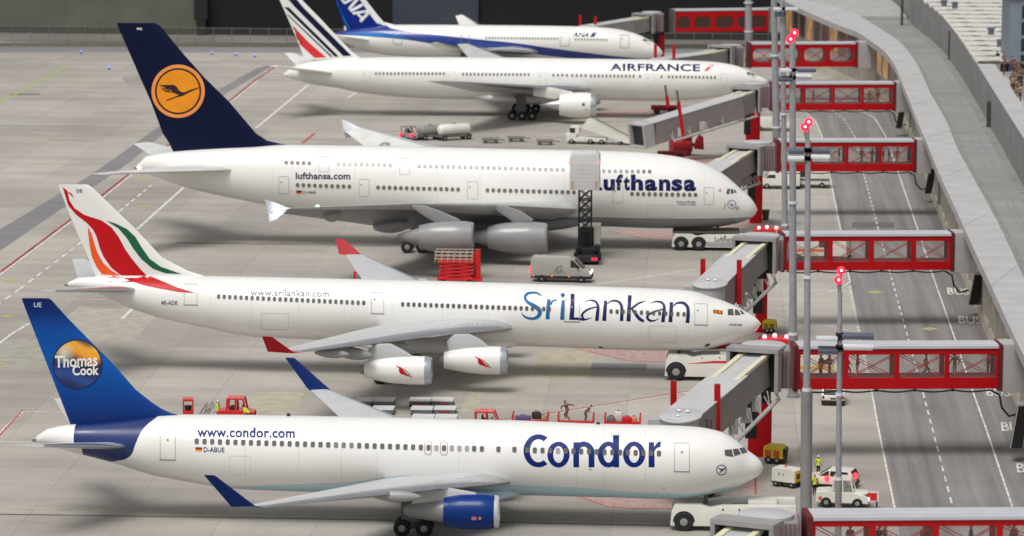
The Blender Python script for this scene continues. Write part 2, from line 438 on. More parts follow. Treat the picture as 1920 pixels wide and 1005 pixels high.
            if core:
                cp = []
                for x, t, b in core:
                    A, B = s.at(x, t, -dy), s.at(x, b, -dy); cp.append((A.x-xa, (A.z-B.z)/2))
                bm = new(); lathe(bm, cp, (xa, y, zc), (1, 0, 0), 32, 0); obj('exhaust_cone', bm, mcore, e, smooth=40, world=True)
        return res
    def pylon(s, dy, pts, th=.45, m=WHITE):
        P = [s.at(x, y, -dy) for x, y in pts]
        for sg in (-1, 1):
            bm = new(); prism(bm, [(p.x, p.z) for p in P], s.Y+sg*dy-th/2, s.Y+sg*dy+th/2, bev=th*.3)
            obj('pylon', bm, m, s.root, smooth=40, world=True)
    def bogie(s, px, dy, wheels, r, wd=.45, strut=4., track=1.2, z0=0.):
        """wheels: x offsets in metres from the leg"""
        for sg in (-1, 1):
            c = s.at(px, 900, -dy); y = s.Y+sg*dy
            bm = new(); tube(bm, [(c.x, y, r), (c.x+.1, y, strut)], .24, 12); tube(bm, [(c.x, y, strut*.45), (c.x-1.5, y+.3, strut)], .12)
            beam(bm, (c.x+min(wheels)-.1, y, r), (c.x+max(wheels)+.1, y, r), .3, .28)
            box(bm, c.x-.9, c.x+.5, y-sg*-.35-.04, y-sg*-.35+.04, r*1.7, strut)
            g = obj('landing_gear', bm, STRUT, s.root, smooth=40, world=True)
            for ox in wheels:
                for sd in (-1, 1):
                    wheel(c.x+ox, y+sd*track/2, r, r, wd, g, world=True)
    def nose_gear(s, px, r=.5, z=0., strut=2.6):
        c = s.at(px, 900); bm = new(); tube(bm, [(c.x, s.Y, r+z), (c.x+.15, s.Y, strut)], .16, 10); tube(bm, [(c.x-.1, s.Y-.4, r+z), (c.x-.1, s.Y+.4, r+z)], .1)
        g = obj('nose_gear', bm, STRUT, s.root, smooth=40, world=True)
        for sd in (-1, 1): wheel(c.x-.1, s.Y+sd*.38, r+z, r, .3, g, world=True)
    def art(s, name, arts, m, on=None, off=.02, grid=6., parent=None):
        on = on or 'body'; bvh, par = {'body': (s.bvh, s.body), 'fin': (s.finbvh, getattr(s, 'finob', None))}[on] if isinstance(on, str) else on
        return decal(name, arts, bvh, m, parent or par, off, grid, Y=s.Y-2)
    def windows(s, runs, w, h, r, m=PANE, alt=None):
        """runs: (x first, y first, x last, y last, count); every window is its own small pane, one mesh shared by all"""
        k = pscale(s.Y-2.5); W_, H_, R_ = w/k, h/k, r/k; bm = new()
        prism(bm, rrect(-W_/2, -H_/2, W_/2, H_/2, R_), -.02, .035, axis='z'); first = None
        for run in runs:
            x0, y0, x1, y1, n = run[:5]; mm = run[5] if len(run) > 5 else m
            for i in range(n):
                t = i/max(n-1, 1); d = ray(lerp(x0, x1, t), lerp(y0, y1, t)); hit = s.bvh.ray_cast(CAM, d)
                if hit[0] is None: continue
                if first is None:
                    first = obj('window', bm, m, s.body); o = first
                else: o = first.copy(); COL.objects.link(o)
                if mm is not m or i == 0 and len(run) > 5:
                    o.data = s.altmesh(first, mm)
                nz = hit[1]
                if nz.y > 0: nz = -nz
                xax = Vector((1, 0, 0)); xax = (xax-nz*xax.dot(nz)).normalized(); yax = nz.cross(xax)
                p = hit[0]-s.root.location
                o.matrix_local = Matrix(((xax.x, yax.x, nz.x, p.x), (xax.y, yax.y, nz.y, p.y), (xax.z, yax.z, nz.z, p.z), (0, 0, 0, 1)))
    def altmesh(s, first, mm):
        d = s.__dict__.setdefault('_alt', {})
        if mm.name not in d: d[mm.name] = first.data.copy(); d[mm.name].materials[0] = mm
        return d[mm.name]
    def door(s, x0, y0, x1, y1, r=3., wd=1., m=LINE, slope=.02, port=True, sill=True, name='door'):
        a = [frame2d(x0, y0, x1, y1, r, wd, slope)]
        o = s.art(name, a, m, grid=5)
        b = []
        if port: b.append(circ2d(lerp(x0, x1, .5 if x1-x0 > 26 else .25), lerp(y0, y1, .33), max((x1-x0)*.07, .8), 12))
        if sill and y1-y0 > 25: b.append(poly2d([(x0-1, y1-.6), (x1+1, y1), (x1+1, y1+1.3), (x0-1, y1+.7)]))
        if b: s.art('door_port', b, LINED, parent=o, off=.03)
        return o
def wheel(x, y, z, r, wd, parent, world=False, mh=HUB, axis=(0, 1, 0), name='wheel'):
    d = Vector(axis); c = Vector((x, y, z))
    bm = new(); lathe(bm, [(-wd/2, r*.58), (-wd/2, r*.88), (-wd*.36, r), (wd*.36, r), (wd/2, r*.88), (wd/2, r*.58)], c, d, 24)
    t = obj(name, bm, DARK, parent, smooth=40, world=world)
    bm = new(); lathe(bm, [(-wd*.54, r*.2), (-wd*.54, r*.34), (-wd*.4, r*.56), (wd*.4, r*.56), (wd*.54, r*.34), (wd*.54, r*.2)], c, d, 18)
    if t.parent and t.parent.parent: obj('hub', bm, mh, t.parent, smooth=40, world=world)
    else: obj('hub', bm, mh, t, smooth=40, world=world)
    return t
def zx(pl, pts, dy=0.):        # photo points -> (x, z) of the aircraft's own side view
    out = []
    for x, y in pts:
        p = pl.at(x, y, dy); out.append((p.x-pl.root.location.x, p.z))
    return out

# ================================================================== 1: blue-tailed twin, nearest
c7, c6, c5, c8 = crop(960, 705), crop(480, 705), crop(0, 705), crop(1160, 690, 5.347)
A = Plane('airliner', 269.3, 750, 'white airliner nearest the camera with a blue tail, round globe emblem and blue engine')
band_l = zx(A, [(134, 770), (134, 829), (140, 840), (149, 846), (150, 880)], -2)
band_r = zx(A, [(322, 775), (304, 781), (287, 790), (269, 803.5), (260, 818), (254, 833), (245, 854), (233, 863), (215, 868.5), (205, 872)], -2.)
band_l = [(z, x) for x, z in band_l]; band_r = [(z, x) for x, z in band_r]
belly = zx(A, [(388, 909.5), (433, 913.5), (480, 910.5), (516, 907.5), (659, 900), (704, 894), (790, 886), (880, 888), (946, 902), (960, 905), (1079, 911), (1199, 921.5), (1258, 924), (1318, 926), (1336, 922), (1345, 917), (1380, 916)], -1.6)
LIV1 = livery('blue band livery', [((184, 214, 224), 'x', None, belly), ((0, 38, 100), 'z', band_l, band_r)])
A.fuselage([(69, 817), (78, 809), (98.5, 801), (131, 796), (180, 791), (239, 784.5), (298, 778), (337, 777), (480, 778), (960, 788), (1109, 794), (1258, 797.5), (1303, 800), (1348, 808), (1378, 823), (1402, 844), (1420, 857.5), (1428, 867), (1431.5, 876)],
           [(69, 829), (78, 831), (98.5, 837), (131, 847), (179, 858.5), (215, 868), (294, 892), (343, 901), (388, 909), (433, 915), (480, 918.5), (600, 922), (960, 928), (1169, 933), (1229, 935), (1288, 934), (1318, 929), (1357, 920), (1378, 914), (1402, 903), (1420, 893), (1428, 885), (1431.5, 876)], m=LIV1)
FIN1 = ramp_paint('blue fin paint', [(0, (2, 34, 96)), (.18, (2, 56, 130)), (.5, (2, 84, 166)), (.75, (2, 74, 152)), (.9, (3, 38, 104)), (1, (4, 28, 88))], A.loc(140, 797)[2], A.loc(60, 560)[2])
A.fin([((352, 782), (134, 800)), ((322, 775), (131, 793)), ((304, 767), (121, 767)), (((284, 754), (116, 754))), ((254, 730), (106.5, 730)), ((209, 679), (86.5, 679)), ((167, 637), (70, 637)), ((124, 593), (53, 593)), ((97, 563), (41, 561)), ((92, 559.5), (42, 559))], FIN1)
A.stab([(1.0, (252, 838), (140, 834), .12), (9.3, (84, 836), (31, 834), .13)], fdx=-.6)
A.wing([(2.2, (962, 903), (728, 896), .12), (8.2, (838, 915), (648, 912), .11), (22.6, (492, 951), (447, 950), .09)],
       [(22.5, (494, 951), (445, 950), .09), (23.2, (478, 948), (434, 950.5), .07), (23.8, (403, 891.5), (382, 890.5), .06)], wm=mat('winglet blue', (4, 36, 96), .4, spec=.2))
A.fair(640, 1010, A.loc(900, 905)[2], A.loc(900, 944)[2], 2.7, mat('pale blue belly paint', (184, 214, 224), .35))
BLUE = mat('engine blue gloss', (0, 48, 118), .3, coat=.12, spec=.2, noise=.03)
EA = A.engine(7.9, (833, 928, [(0, 931, 986), (.4, 925, 992), (.75, 925, 993), (1, 928, 990)]), 938.5, [(757, 952, 966), (768, 946, 972), (800, 942, 977), (840, 938, 982)], BLUE, mat('engine lip white', (215, 218, 222), .3, metal=.4))
A.pylon(7.9, [(815, 912), (838, 914), (893, 924), (900, 934), (820, 940), (770, 948), (780, 925)], .45, WINGG)
A.bogie(776, 4.65, (-.8, .8), .62, .42, 3.6)
A.nose_gear(1322, .45, .5, 3.2)
for x0, y0, ic in ((541, 779, 0), (1121.5, 795.5, 1)):
    p = A.at(x0, y0); bm = new(); prism(bm, [(p.x-.16, p.z-.1), (p.x+.18, p.z-.1), (p.x+.1, p.z+.16), (p.x-.1, p.z+.16)], A.Y-.04, A.Y+.04); obj('antenna', bm, DARK, A.body, world=True)
sl_ = .0265
A.windows([(369, 827.4, 615.5, 834, 18), (630, 834.3, 659, 835, 3, mat('window shade half', (112, 112, 110), .3)), (673.5, 835.5, 803.5, 839.3, 10), (818, 840, 818, 840, 1, PANE2), (832.5, 840.2, 832.5, 840.2, 1), (847, 840.4, 875.5, 841, 3, PANE2), (889, 841.3, 903.5, 841.8, 2), (934.5, 842.4, 934.5, 842.4, 1), (964.5, 843, 964.5, 843, 1), (988.4, 844, 1031.5, 845, 4), (1046, 845.3, 1046, 845.3, 1, PANE2), (1060.5, 845.7, 1235.5, 850.3, 13)], 7.9, 10.8, 2.6)
A.door(300, 807, 329, 862, 3.5, .9); A.door(1264, 830, 1293, 884, 3.5, .9)
for x0, y0, x1, y1 in ((795.5, 826, 810, 853), (825, 827, 839.5, 854)): A.art('exit_hatch', [frame2d(x0, y0, x1, y1, 6.5, 1.5)], mat('hatch outline', (170, 150, 152), .5), grid=4)
A.art('cargo_door', [frame2d(430, 855, 470, 890, 2, .5)], mat('faint panel line', (196, 196, 197), .5))
for x in (1081, 1131, 1210, 560, 706, 460, 860, 640): A.art('panel_seam', [poly2d([(x, 800), (x+.5, 800), (x+.5, 925), (x, 925)])], mat('faint panel line', (196, 196, 197), .5), off=.008)
CB = mat('airline blue', (4, 34, 108), .45, noise=.03, spec=.2)
def ring(cx, cy, ro, so, ri, si, a0=0, a1=360, n=44):
    A_ = [math.radians(lerp(a0, a1, k/n)) for k in range(n+1)]
    v = [(cx+ro*math.cos(a), cy-so*math.sin(a)) for a in A_]+[(cx+ri*math.cos(a), cy-si*math.sin(a)) for a in A_]
    return v, [(k, k+1, n+2+k, n+1+k) for k in range(n)]
for pcs in ([ring(166, 470, 94, 103, 54, 72, 53, 307)], [ring(292, 493, 70, 81, 33, 52)],
            [poly2d([(385, 416), (420, 416), (422, 573), (385, 573)]), ring(450, 480, 68, 68, 31, 36, 0, 165), poly2d([(481, 479), (518, 479), (518, 573), (481, 573)])],
            [poly2d([(634, 372), (673, 372), (673, 573), (636, 573)]), ring(606, 493, 68, 81, 31, 52)], [ring(767, 493, 70, 81, 33, 52)],
            [poly2d([(858, 416), (893, 416), (896, 573), (858, 573)]), poly2d([(893, 446), (904, 426), (920, 414), (936, 411), (932, 447), (914, 450), (902, 460), (895, 478)])]):
    for n_, pc in enumerate(pcs): A.art('lettering', [tr2(pc, c7)], CB, off=.012+.0012*n_)
A.art('lettering', [textfit('www.condor.com', 369.5, 801, 553, 819.5, .011, .03, 1.05)], mat('airline blue', (4, 34, 108), .45), grid=5)
A.art('registration', [textfit('D-ABUE', 382, 838.3, 421, 847.5, .02, .012)], NAVY)
fl = A.art('flag', [poly2d([(366.5, 838.6), (379, 838.9), (379, 841.3), (366.5, 841)])], mat('flag black', (25, 20, 20), .4))
A.art('flag_stripe', [poly2d([(366.5, 841), (379, 841.3), (379, 843.8), (366.5, 843.5)])], mat('flag red', (190, 25, 30), .4), parent=fl)
A.art('flag_stripe', [poly2d([(366.5, 843.5), (379, 843.8), (379, 846.4), (366.5, 846)])], mat('flag gold', (235, 180, 30), .4), parent=fl)
A.art('emblem', [circ2d(1352.5, 881, 9.8, 40, 8.4)], NAVY, grid=3)
A.art('emblem', [poly2d([(1345, 877), (1354, 879.5), (1361, 876), (1361.5, 877), (1356, 881.5), (1349, 887), (1348, 886.2), (1352.5, 882.2)])], NAVY, grid=3)
for P_ in ([(1060, 822), (1131, 815), (1150, 892), (1066, 880)], [(1141, 815), (1194, 809), (1224, 860), (1160, 886)], [(1206, 805), (1256, 796), (1291, 845), (1236, 861)]):
    A.art('cockpit_window', [tr2(poly2d(P_), c8)], PANE, grid=3, off=.025)
A.art('marking', [circ2d(1107, 880, 1.4, 10), circ2d(1245, 915, 1.2, 10)], DARK)
def seams(pl, xs, y0, y1):
    for x in xs: pl.art('panel_seam', [poly2d([(x, y0), (x+.4, y0), (x+.4, y1), (x, y1)])], mat('faint panel line', (196, 196, 197), .5), off=.008)
# globe emblem with its two words
eb = new_ = None
def ball_paint(name, c, r):
    m = mat(name, (20, 40, 120), .25, coat=.5); nt = m.node_tree; n, L = nt.nodes, nt.links
    tc = n.new('ShaderNodeTexCoord'); mp = n.new('ShaderNodeMapping'); L.new(tc.outputs['Object'], mp.inputs[0])
    mp.inputs['Location'].default_value = (-c.x/r, 0, -c.z/r); mp.inputs['Scale'].default_value = (1/r, 0, 1/r)
    sp = n.new('ShaderNodeSeparateXYZ'); L.new(mp.outputs[0], sp.inputs[0])
    wv = n.new('ShaderNodeMath'); wv.operation = 'SINE'; m1 = n.new('ShaderNodeMath'); m1.operation = 'MULTIPLY'; m1.inputs[1].default_value = 2.6
    L.new(sp.outputs[0], m1.inputs[0]); L.new(m1.outputs[0], wv.inputs[0])
    m2 = n.new('ShaderNodeMath'); m2.operation = 'MULTIPLY_ADD'; m2.inputs[1].default_value = .22; L.new(wv.outputs[0], m2.inputs[0]); L.new(sp.outputs[2], m2.inputs[2])
    cr = n.new('ShaderNodeValToRGB'); e = cr.color_ramp.elements
    st = [(0, (8, 26, 80)), (.2, (14, 70, 140)), (.42, (10, 30, 90)), (.56, (24, 22, 40)), (.64, (170, 96, 20)), (.75, (238, 160, 24)), (.9, (236, 170, 50)), (1, (120, 90, 50))]
    while len(e) < len(st): e.new(.5)
    for q, (t, rgb) in zip(e, st): q.position = t; q.color = lin(rgb)
    m3 = n.new('ShaderNodeMapRange'); m3.inputs[1].default_value = -1; m3.inputs[2].default_value = 1; L.new(m2.outputs[0], m3.inputs[0]); L.new(m3.outputs[0], cr.inputs[0])
    # pale highlight of the printed globe, upper left
    gl = n.new('ShaderNodeVectorMath'); gl.operation = 'DISTANCE'; gl.inputs[1].default_value = (-.55, 0, .45); L.new(mp.outputs[0], gl.inputs[0])
    g2 = n.new('ShaderNodeMapRange'); g2.inputs[1].default_value = .05; g2.inputs[2].default_value = .5; g2.inputs[3].default_value = .75; g2.inputs[4].default_value = 0; L.new(gl.outputs['Value'], g2.inputs[0])
    mx = n.new('ShaderNodeMix'); mx.data_type = 'RGBA'; mx.inputs['B'].default_value = lin((225, 230, 200)); L.new(g2.outputs[0], mx.inputs['Factor']); L.new(cr.outputs[0], mx.inputs['A'])
    L.new(mx.outputs['Result'], n['Principled BSDF'].inputs['Base Color']); return m
gc = A.loc(145, 683, -.3); gr = (A.loc(145+46, 683)-A.loc(145, 683)).length
gb = A.art('globe_emblem', [circ2d(145, 683, 46, 56)], ball_paint('globe emblem paint', gc, gr), 'fin', .015, 8)
A.art('globe_rim', [circ2d(145, 683, 46.8, 56, 44.5)], mat('rim navy', (10, 26, 84), .3), 'fin', .022, parent=gb)
WL = mat('white lettering', (235, 235, 232), .35)
A.art('lettering', [textfit('Thomas', 103, 667, 183, 690, -.05, .02)], WL, 'fin', .03, parent=gb)
A.art('lettering', [textfit('Cook', 136, 685, 185.5, 704, -.02, .025)], WL, 'fin', .03, parent=gb)
A.art('lettering', [textfit('UE', 63.5, 567, 78, 576, 0, .02)], mat('grey lettering', (180, 195, 215), .35), 'fin', .02)
eb = bvh_of(EA[0])
A.art('marking', [poly2d([(884, 969), (893, 969), (893, 975), (884, 975)]), circ2d(899.5, 972, 3.2, 12)], mat('red white marking', (205, 120, 125), .4), (eb, EA[0]), .015)

# ================================================================== 2: red-winged four-engined jet
B = Plane('airliner', 332.9, 780, 'white airliner with red, orange and green ribbons on its tail and red winglets')
B.fuselage([(128, 529), (133, 522), (150, 520), (179, 518.3), (233, 515.5), (300, 515.5), (373, 516.5), (480, 518.5), (743, 524.5), (960, 530.3), (1109, 536), (1258.5, 542), (1297, 545), (1333, 556), (1363, 566), (1387, 577.6), (1408, 589.5), (1420, 598), (1427, 607)],
           [(128, 537), (133, 539), (150, 542), (179, 549), (209, 561), (248, 579), (310, 598), (358, 609), (412, 620), (442, 627), (480, 632), (605, 637.5), (743, 642), (960, 649), (1079, 652.5), (1199, 657), (1288, 657.6), (1330, 654), (1357, 646), (1387, 636), (1408, 628), (1420, 618), (1427, 607)])
B.fin([((392, 520), (180, 522)), ((376, 515), (178, 515)), ((352, 507.5), (173, 503)), ((304, 483), (164, 479)), ((254, 429), (145, 437)), ((209, 386), (128, 396)), ((175, 353), (112, 355)), ((166, 347), (110, 348)), ((161, 345.7), (111, 346))], WHITE)
cA = crop(0, 250); cB = crop(0, 500)
RED = mat('ribbon red', (190, 8, 20), .4, spec=.25, noise=.04); ORG = mat('ribbon orange', (238, 84, 22), .3); GRN = mat('ribbon green', (10, 92, 56), .3)
B.art('ribbon', [tr2(poly2d([(390, 334), (424, 362), (436, 420), (468, 470), (530, 512), (640, 548), (700, 590), (745, 650), (785, 725), (830, 790), (880, 850), (922, 893), (800, 897), (757, 890), (700, 845), (650, 775), (625, 715), (607, 650), (585, 605), (545, 562), (480, 512), (430, 455), (412, 400), (396, 345)]), cA)], RED, 'fin', .02)
B.art('ribbon', [tr2(poly2d([(427, 366), (452, 380), (464, 408), (444, 386), (430, 376)]), cA)], RED, 'fin', .02)
B.art('ribbon', [tr2(poly2d([(553, 588), (576, 632), (592, 690), (612, 750), (650, 815), (700, 862), (755, 894), (640, 885), (606, 838), (578, 778), (562, 700), (553, 620)]), cA)], ORG, 'fin', .02)
B.art('ribbon', [tr2(poly2d([(665, 547), (730, 568), (800, 603), (850, 650), (892, 720), (940, 788), (1010, 838), (1140, 884), (1040, 879), (960, 850), (888, 790), (838, 725), (798, 660), (745, 598)]), cA)], GRN, 'fin', .02)
B.art('ribbon', [tr2(poly2d([(745, 52), (925, 52), (1010, 88), (1110, 128), (1228, 166), (1130, 160), (1000, 138), (900, 118), (820, 90)]), cB)], RED, off=.02)
B.art('ribbon', [tr2(poly2d([(640, 54), (700, 56), (768, 71), (690, 68)]), cB)], ORG, off=.02)
B.art('lettering', [textfit('DE', 143.5, 354.8, 154.5, 361, 0, .02)], mat('dark lettering', (50, 45, 60), .4), 'fin', .02)
B.art('registration', [textfit('4R-ADE', 302, 563.8, 333, 571.5, .01, .012)], mat('dark lettering', (50, 45, 60), .4))
B.stab([(1.1, (262, 544), (142, 541), .12), (9.7, (105, 546), (73, 544), .15)], fdx=-.4)
B.wing([(2.4, (968, 614), (715, 609), .12), (9.2, (846, 626), (668, 620), .11), (28.6, (566, 660), (519, 657), .09)],
       [(28.5, (568, 660), (517, 657), .09), (29.2, (553, 662), (502, 659.5), .07), (29.9, (510, 631.5), (491, 630.5), .06)], wm=mat('winglet red', (172, 14, 32), .4, spec=.25))
B.fair(610, 1010, B.loc(900, 628)[2], B.loc(900, 662)[2], 2.75)
for dy, x0, x1, xl, t0, b0, t1, b1, em in ((19.0, 684, 797, 810, 676, 708, 667, 721, (741, 680, 775, 707)), (9.3, 833, 939, 952.5, 657, 690, 649, 702, (889, 663.5, 923, 689.5))):
    E_ = B.engine(dy, (x0, x1, [(0, t0, b0), (.45, t1+1, b1-3), (.75, t1, b1), (1, t1+.5, b1-.3)]), xl, [(x0-10, t0+9, b0-9), (x0+4, t0+4, b0-4)], WHITE, mat('engine lip grey', (176, 182, 188), .3, metal=.5))
    eb = bvh_of(E_[0]); ex, ey, ex2, ey2 = em; W_ = ex2-ex; H_ = ey2-ey
    B.art('ribbon', [poly2d([(ex+u*W_, ey+v*H_) for u, v in ((0, 0), (.04, .12), (.16, .26), (.32, .32), (.45, .46), (.54, .64), (.66, .79), (1, 1), (.72, .95), (.5, .85), (.3, .78), (.2, .6), (.22, .42), (.07, .25))])], RED, (eb, E_[0]), .015)
    B.art('ribbon', [poly2d([(ex+u*W_, ey+v*H_) for u, v in ((.4, .33), (.56, .48), (.72, .7), (.92, .87), (.7, .76), (.57, .58))])], GRN, (eb, E_[0]), .015)
    lx = 704 if dy > 10 else 852; ly = 645 if dy > 10 else 627
    B.pylon(dy, [(lx, ly), (lx+28, ly-1), (lx+50, ly+10), (xl-35, t1+1), (xl-35, t1+6), (x0+8, t1+9), (lx-15, ly+12)], .5, WINGG)
for pl_, lst in ((B, ((20.5, 622, 700, 657, 668, .55), (14.5, 690, 770, 640, 652, .6), (23.5, 590, 655, 661, 665, .4))), (A, ((12.5, 700, 790, 929, 932, .4),))):
    for dy, x0, x1, ya, yb, r_ in lst:
        for sg in (-1, 1):
            p, q = pl_.at(x0, ya, -dy), pl_.at(x1, yb, -dy); L_ = (q-p).length; bm = new()
            lathe(bm, [(L_*t, r_*max(math.sin(math.pi*min(t*.92+.04, 1))**.7, .02)) for t in np.linspace(0, 1, 14)], (p.x, pl_.Y+sg*dy, p.z), (q-p), 16); obj('flap_fairing', bm, mat('fairing grey', (150, 151, 152), .4), pl_.root, smooth=True, world=True)
B.bogie(735, 5.3, (-1, 1), .7, .45, 3.5); B.nose_gear(1268, .5, .5, 3)
B.windows([(410, 556, 682, 568, 27), (755, 570.7, 1030, 580, 27), (1145.7, 584, 1282.5, 589.5, 13)], 6, 8.8, 2.6)
B.door(345, 532, 370, 571.5, 2, .8); B.door(696, 548.5, 720, 588, 2, .8); B.door(1058.5, 562.5, 1087, 603, 2, .8); B.door(1302, 569, 1326.5, 609, 2, .8)
B.art('cargo_door', [frame2d(1217, 610.5, 1268, 642, 2, .8, .01)], mat('faint panel line', (196, 196, 197), .5)); B.art('cargo_door', [frame2d(490, 587, 541, 618, 2, .8, .01)], mat('faint panel line', (196, 196, 197), .5))
B.art('lettering', [textfit('www.srilankan.com', 469.5, 542.5, 617, 554, .018, .012, 1.05)], mat('slate lettering', (84, 92, 124), .4), off=.03, grid=4)
B.art('lettering', [textfit('A340-300', 1367, 606.5, 1391, 610.5, .03, .012)], NAVY, grid=4)
cS = crop(960, 530, 5.3333)
SB = mat('sky blue lettering', (10, 100, 156), .45, spec=.25); SN = mat('indigo lettering', (20, 28, 84), .45, spec=.25)
for q, mm in (
    ([(295, 134, 8), (255, 106, 18), (200, 101, 20), (150, 114, 26), (130, 150, 27), (155, 192, 32), (222, 234, 42), (275, 278, 44), (268, 330, 38), (215, 359, 27), (150, 351, 22), (112, 326, 15), (95, 296, 4)], SB),
    ([(369, 166, 36), (361, 265, 38), (356, 367, 40)], SB), ([(384, 222, 20), (405, 186, 20), (458, 172, 9)], SB), ([(513, 176, 34), (506, 270, 36), (500, 372, 40)], SB),
    ([(606, 113, 38), (604, 240, 42), (595, 372, 48)], SN), ([(600, 359, 22), (672, 362, 26), (722, 371, 18), (800, 350, 4)], SN),
    ([(724, 192, 3), (790, 178, 15), (838, 192, 24), (860, 235, 28), (856, 300, 34), (848, 382, 36)], SN), ([(855, 240, 12), (770, 264, 18), (716, 300, 22), (700, 335, 24), (724, 366, 16)], SN),
    ([(936, 181, 34), (929, 280, 36), (922, 382, 40)], SN), ([(942, 222, 8), (1000, 183, 17), (1062, 191, 25), (1094, 230, 30), (1098, 300, 32), (1096, 384, 36)], SN),
    ([(1179, 127, 36), (1171, 260, 38), (1165, 387, 42)], SN), ([(1338, 185, 4), (1270, 206, 20), (1215, 244, 24), (1190, 268, 14)], SN), ([(1195, 258, 14), (1232, 308, 32), (1272, 358, 34), (1318, 388, 26)], SN),
    ([(1376, 212, 3), (1430, 191, 13), (1490, 196, 22), (1522, 236, 28), (1517, 310, 34), (1508, 395, 38)], SN), ([(1516, 262, 12), (1430, 289, 18), (1364, 322, 24), (1356, 358, 26), (1388, 381, 22), (1432, 377, 13), (1474, 352, 3)], SN),
    ([(1594, 196, 36), (1590, 300, 36), (1583, 395, 40)], SN), ([(1600, 246, 8), (1650, 206, 19), (1716, 206, 29), (1756, 250, 34), (1761, 320, 36), (1754, 403, 38)], SN)):
    B.art('lettering', [tr2(stroke2d(q), cS)], mm, off=.012+.0006*(hash(q[0]) % 5), grid=7)
B.art('lettering', [tr2(circ2d(508, 126, 21, 16), cS)], SB, off=.012)
f_ = B.art('flag', [poly2d([(1337, 580), (1355, 582.6), (1355, 590), (1337, 587.6)])], mat('flag yellow', (226, 150, 30), .4))
B.art('flag_stripe', [poly2d([(1337.6, 580.8), (1340, 581.1), (1340, 587.2), (1337.6, 586.9)])], GRN, parent=f_, off=.03); B.art('flag_stripe', [poly2d([(1340, 581.1), (1342.4, 581.5), (1342.4, 587.5), (1340, 587.2)])], ORG, parent=f_, off=.03)
B.art('flag_panel', [poly2d([(1343.4, 581.7), (1354.4, 583.3), (1354.4, 589.2), (1343.4, 587.8)])], mat('flag maroon', (126, 28, 40), .4), parent=f_, off=.03)
B.art('flag_lion', [poly2d([(1346, 584), (1349, 583.4), (1352, 585), (1351.5, 588), (1349.5, 586.6), (1347.5, 587.6)])], mat('flag yellow', (226, 150, 30), .4), parent=f_, off=.04)
c3 = crop(960, 500)
for P_ in ([(1355, 268), (1387, 265), (1393, 306), (1355, 304)], [(1397, 269), (1418, 273), (1437, 303), (1399, 306)], [(1428, 273), (1441, 277), (1462, 297), (1443, 300)]):
    B.art('cockpit_window', [tr2(poly2d(P_), c3)], PANE, grid=3, off=.025)
for q in ([(545, 501), (570, 504), (570, 511), (545, 509)], [(1210, 490), (1245, 480), (1240, 495), (1215, 503)]): B.art('vent', [tr2(poly2d(q), c3)], DARK, grid=3)

seams(B, (395, 470, 560, 645, 735, 830, 915, 1010, 1125, 1200, 1290), 535, 640)
# ================================================================== 3: double-decker
D = Plane('airliner', 417.8, 800, 'double-deck white airliner with two window rows, dark blue tail and orange crane disc')
gb_ = zx(D, [(900, 404), (1139, 407.5), (1258, 409.5), (1378, 410.5), (1440, 411)], -2.6)
D.fuselage([(257, 309), (260, 304), (267, 296), (290, 289), (324, 284), (400, 278), (480, 274), (528, 270.5), (700, 272.5), (960, 278.5), (1097, 281), (1199, 284.5), (1243.6, 289), (1282, 295), (1318, 305), (1348, 320), (1372, 338), (1387, 352), (1405, 368), (1415, 381), (1420.6, 393)],
           [(257, 315), (260, 318), (267, 321.5), (290, 331), (343, 350), (403, 365), (448, 374), (480, 381), (560, 394), (640, 404), (760, 414), (900, 421), (1139, 425.5), (1229, 428.5), (1288, 428.5), (1342, 426), (1378, 420), (1402, 412.5), (1415, 403), (1420.6, 393)], wf=.87, m=livery('grey belly livery', [((138, 140, 143), 'x', None, gb_)]))
FIN3 = mat('deep navy fin paint', (8, 18, 50), .4, noise=.05, spec=.15)
D.fin([((548, 273), (326, 290)), ((526, 269.5), (324, 283)), ((501, 263.5), (317, 268)), ((480, 250), (305, 250)), ((430, 191), (283, 191)), ((384, 146), (263, 146)), ((343, 100), (243, 100)), ((300, 48), (220, 47)), ((290, 43), (219, 43))], FIN3)
D.stab([(1.6, (449, 318), (300, 314), .1), (15.0, (210, 325), (170, 326), .12)], m=mat('tailplane pale paint', (214, 214, 212), .35))
c1 = crop(0, 0)
OR1 = mat('disc orange', (238, 148, 20), .3); DK1 = mat('disc ring navy', (40, 18, 24), .3)
d0 = D.art('emblem_disc', [circ2d(334, 171, 50, 56)], mat('disc rim orange', (240, 150, 70), .3), 'fin', .015)
D.art('emblem_ring', [circ2d(334, 171, 43.5, 56)], DK1, 'fin', .022, parent=d0); D.art('emblem_field', [circ2d(334, 171, 40, 56)], OR1, 'fin', .029, parent=d0)
D.art('emblem_crane', [tr2(poly2d(q), c1) for q in ([(996, 534), (1094, 533), (1112, 547), (1128, 572), (1155, 580), (1195, 564), (1252, 547), (1252, 553), (1190, 580), (1150, 602), (1110, 612), (1045, 636), (1042, 629), (1102, 606), (1124, 596), (1085, 582), (1075, 568), (1028, 546)], [(1005, 548), (1060, 556), (1078, 566), (1018, 556)], [(1014, 559), (1062, 566), (1080, 576), (1026, 567)], [(1024, 570), (1066, 575), (1086, 584), (1040, 578)])], DK1, 'fin', .036, parent=d0)
D.art('lettering', [textfit('MA', 257, 51.5, 267, 56.5, 0, .02)], WL, 'fin', .02)
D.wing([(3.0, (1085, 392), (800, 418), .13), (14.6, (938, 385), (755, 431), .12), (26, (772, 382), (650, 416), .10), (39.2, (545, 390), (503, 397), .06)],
       [(39.0, (543, 390.5), (503, 396), .06), (39.3, (519, 411), (505, 416), .06)], m=mat('wing top pale', (216, 216, 212), .4), mlo=mat('wing underside grey', (112, 114, 117), .4), mle=mat('wing edge grey', (196, 198, 198), .35, metal=.3), wm=mat('winglet pale', (205, 208, 214), .35))
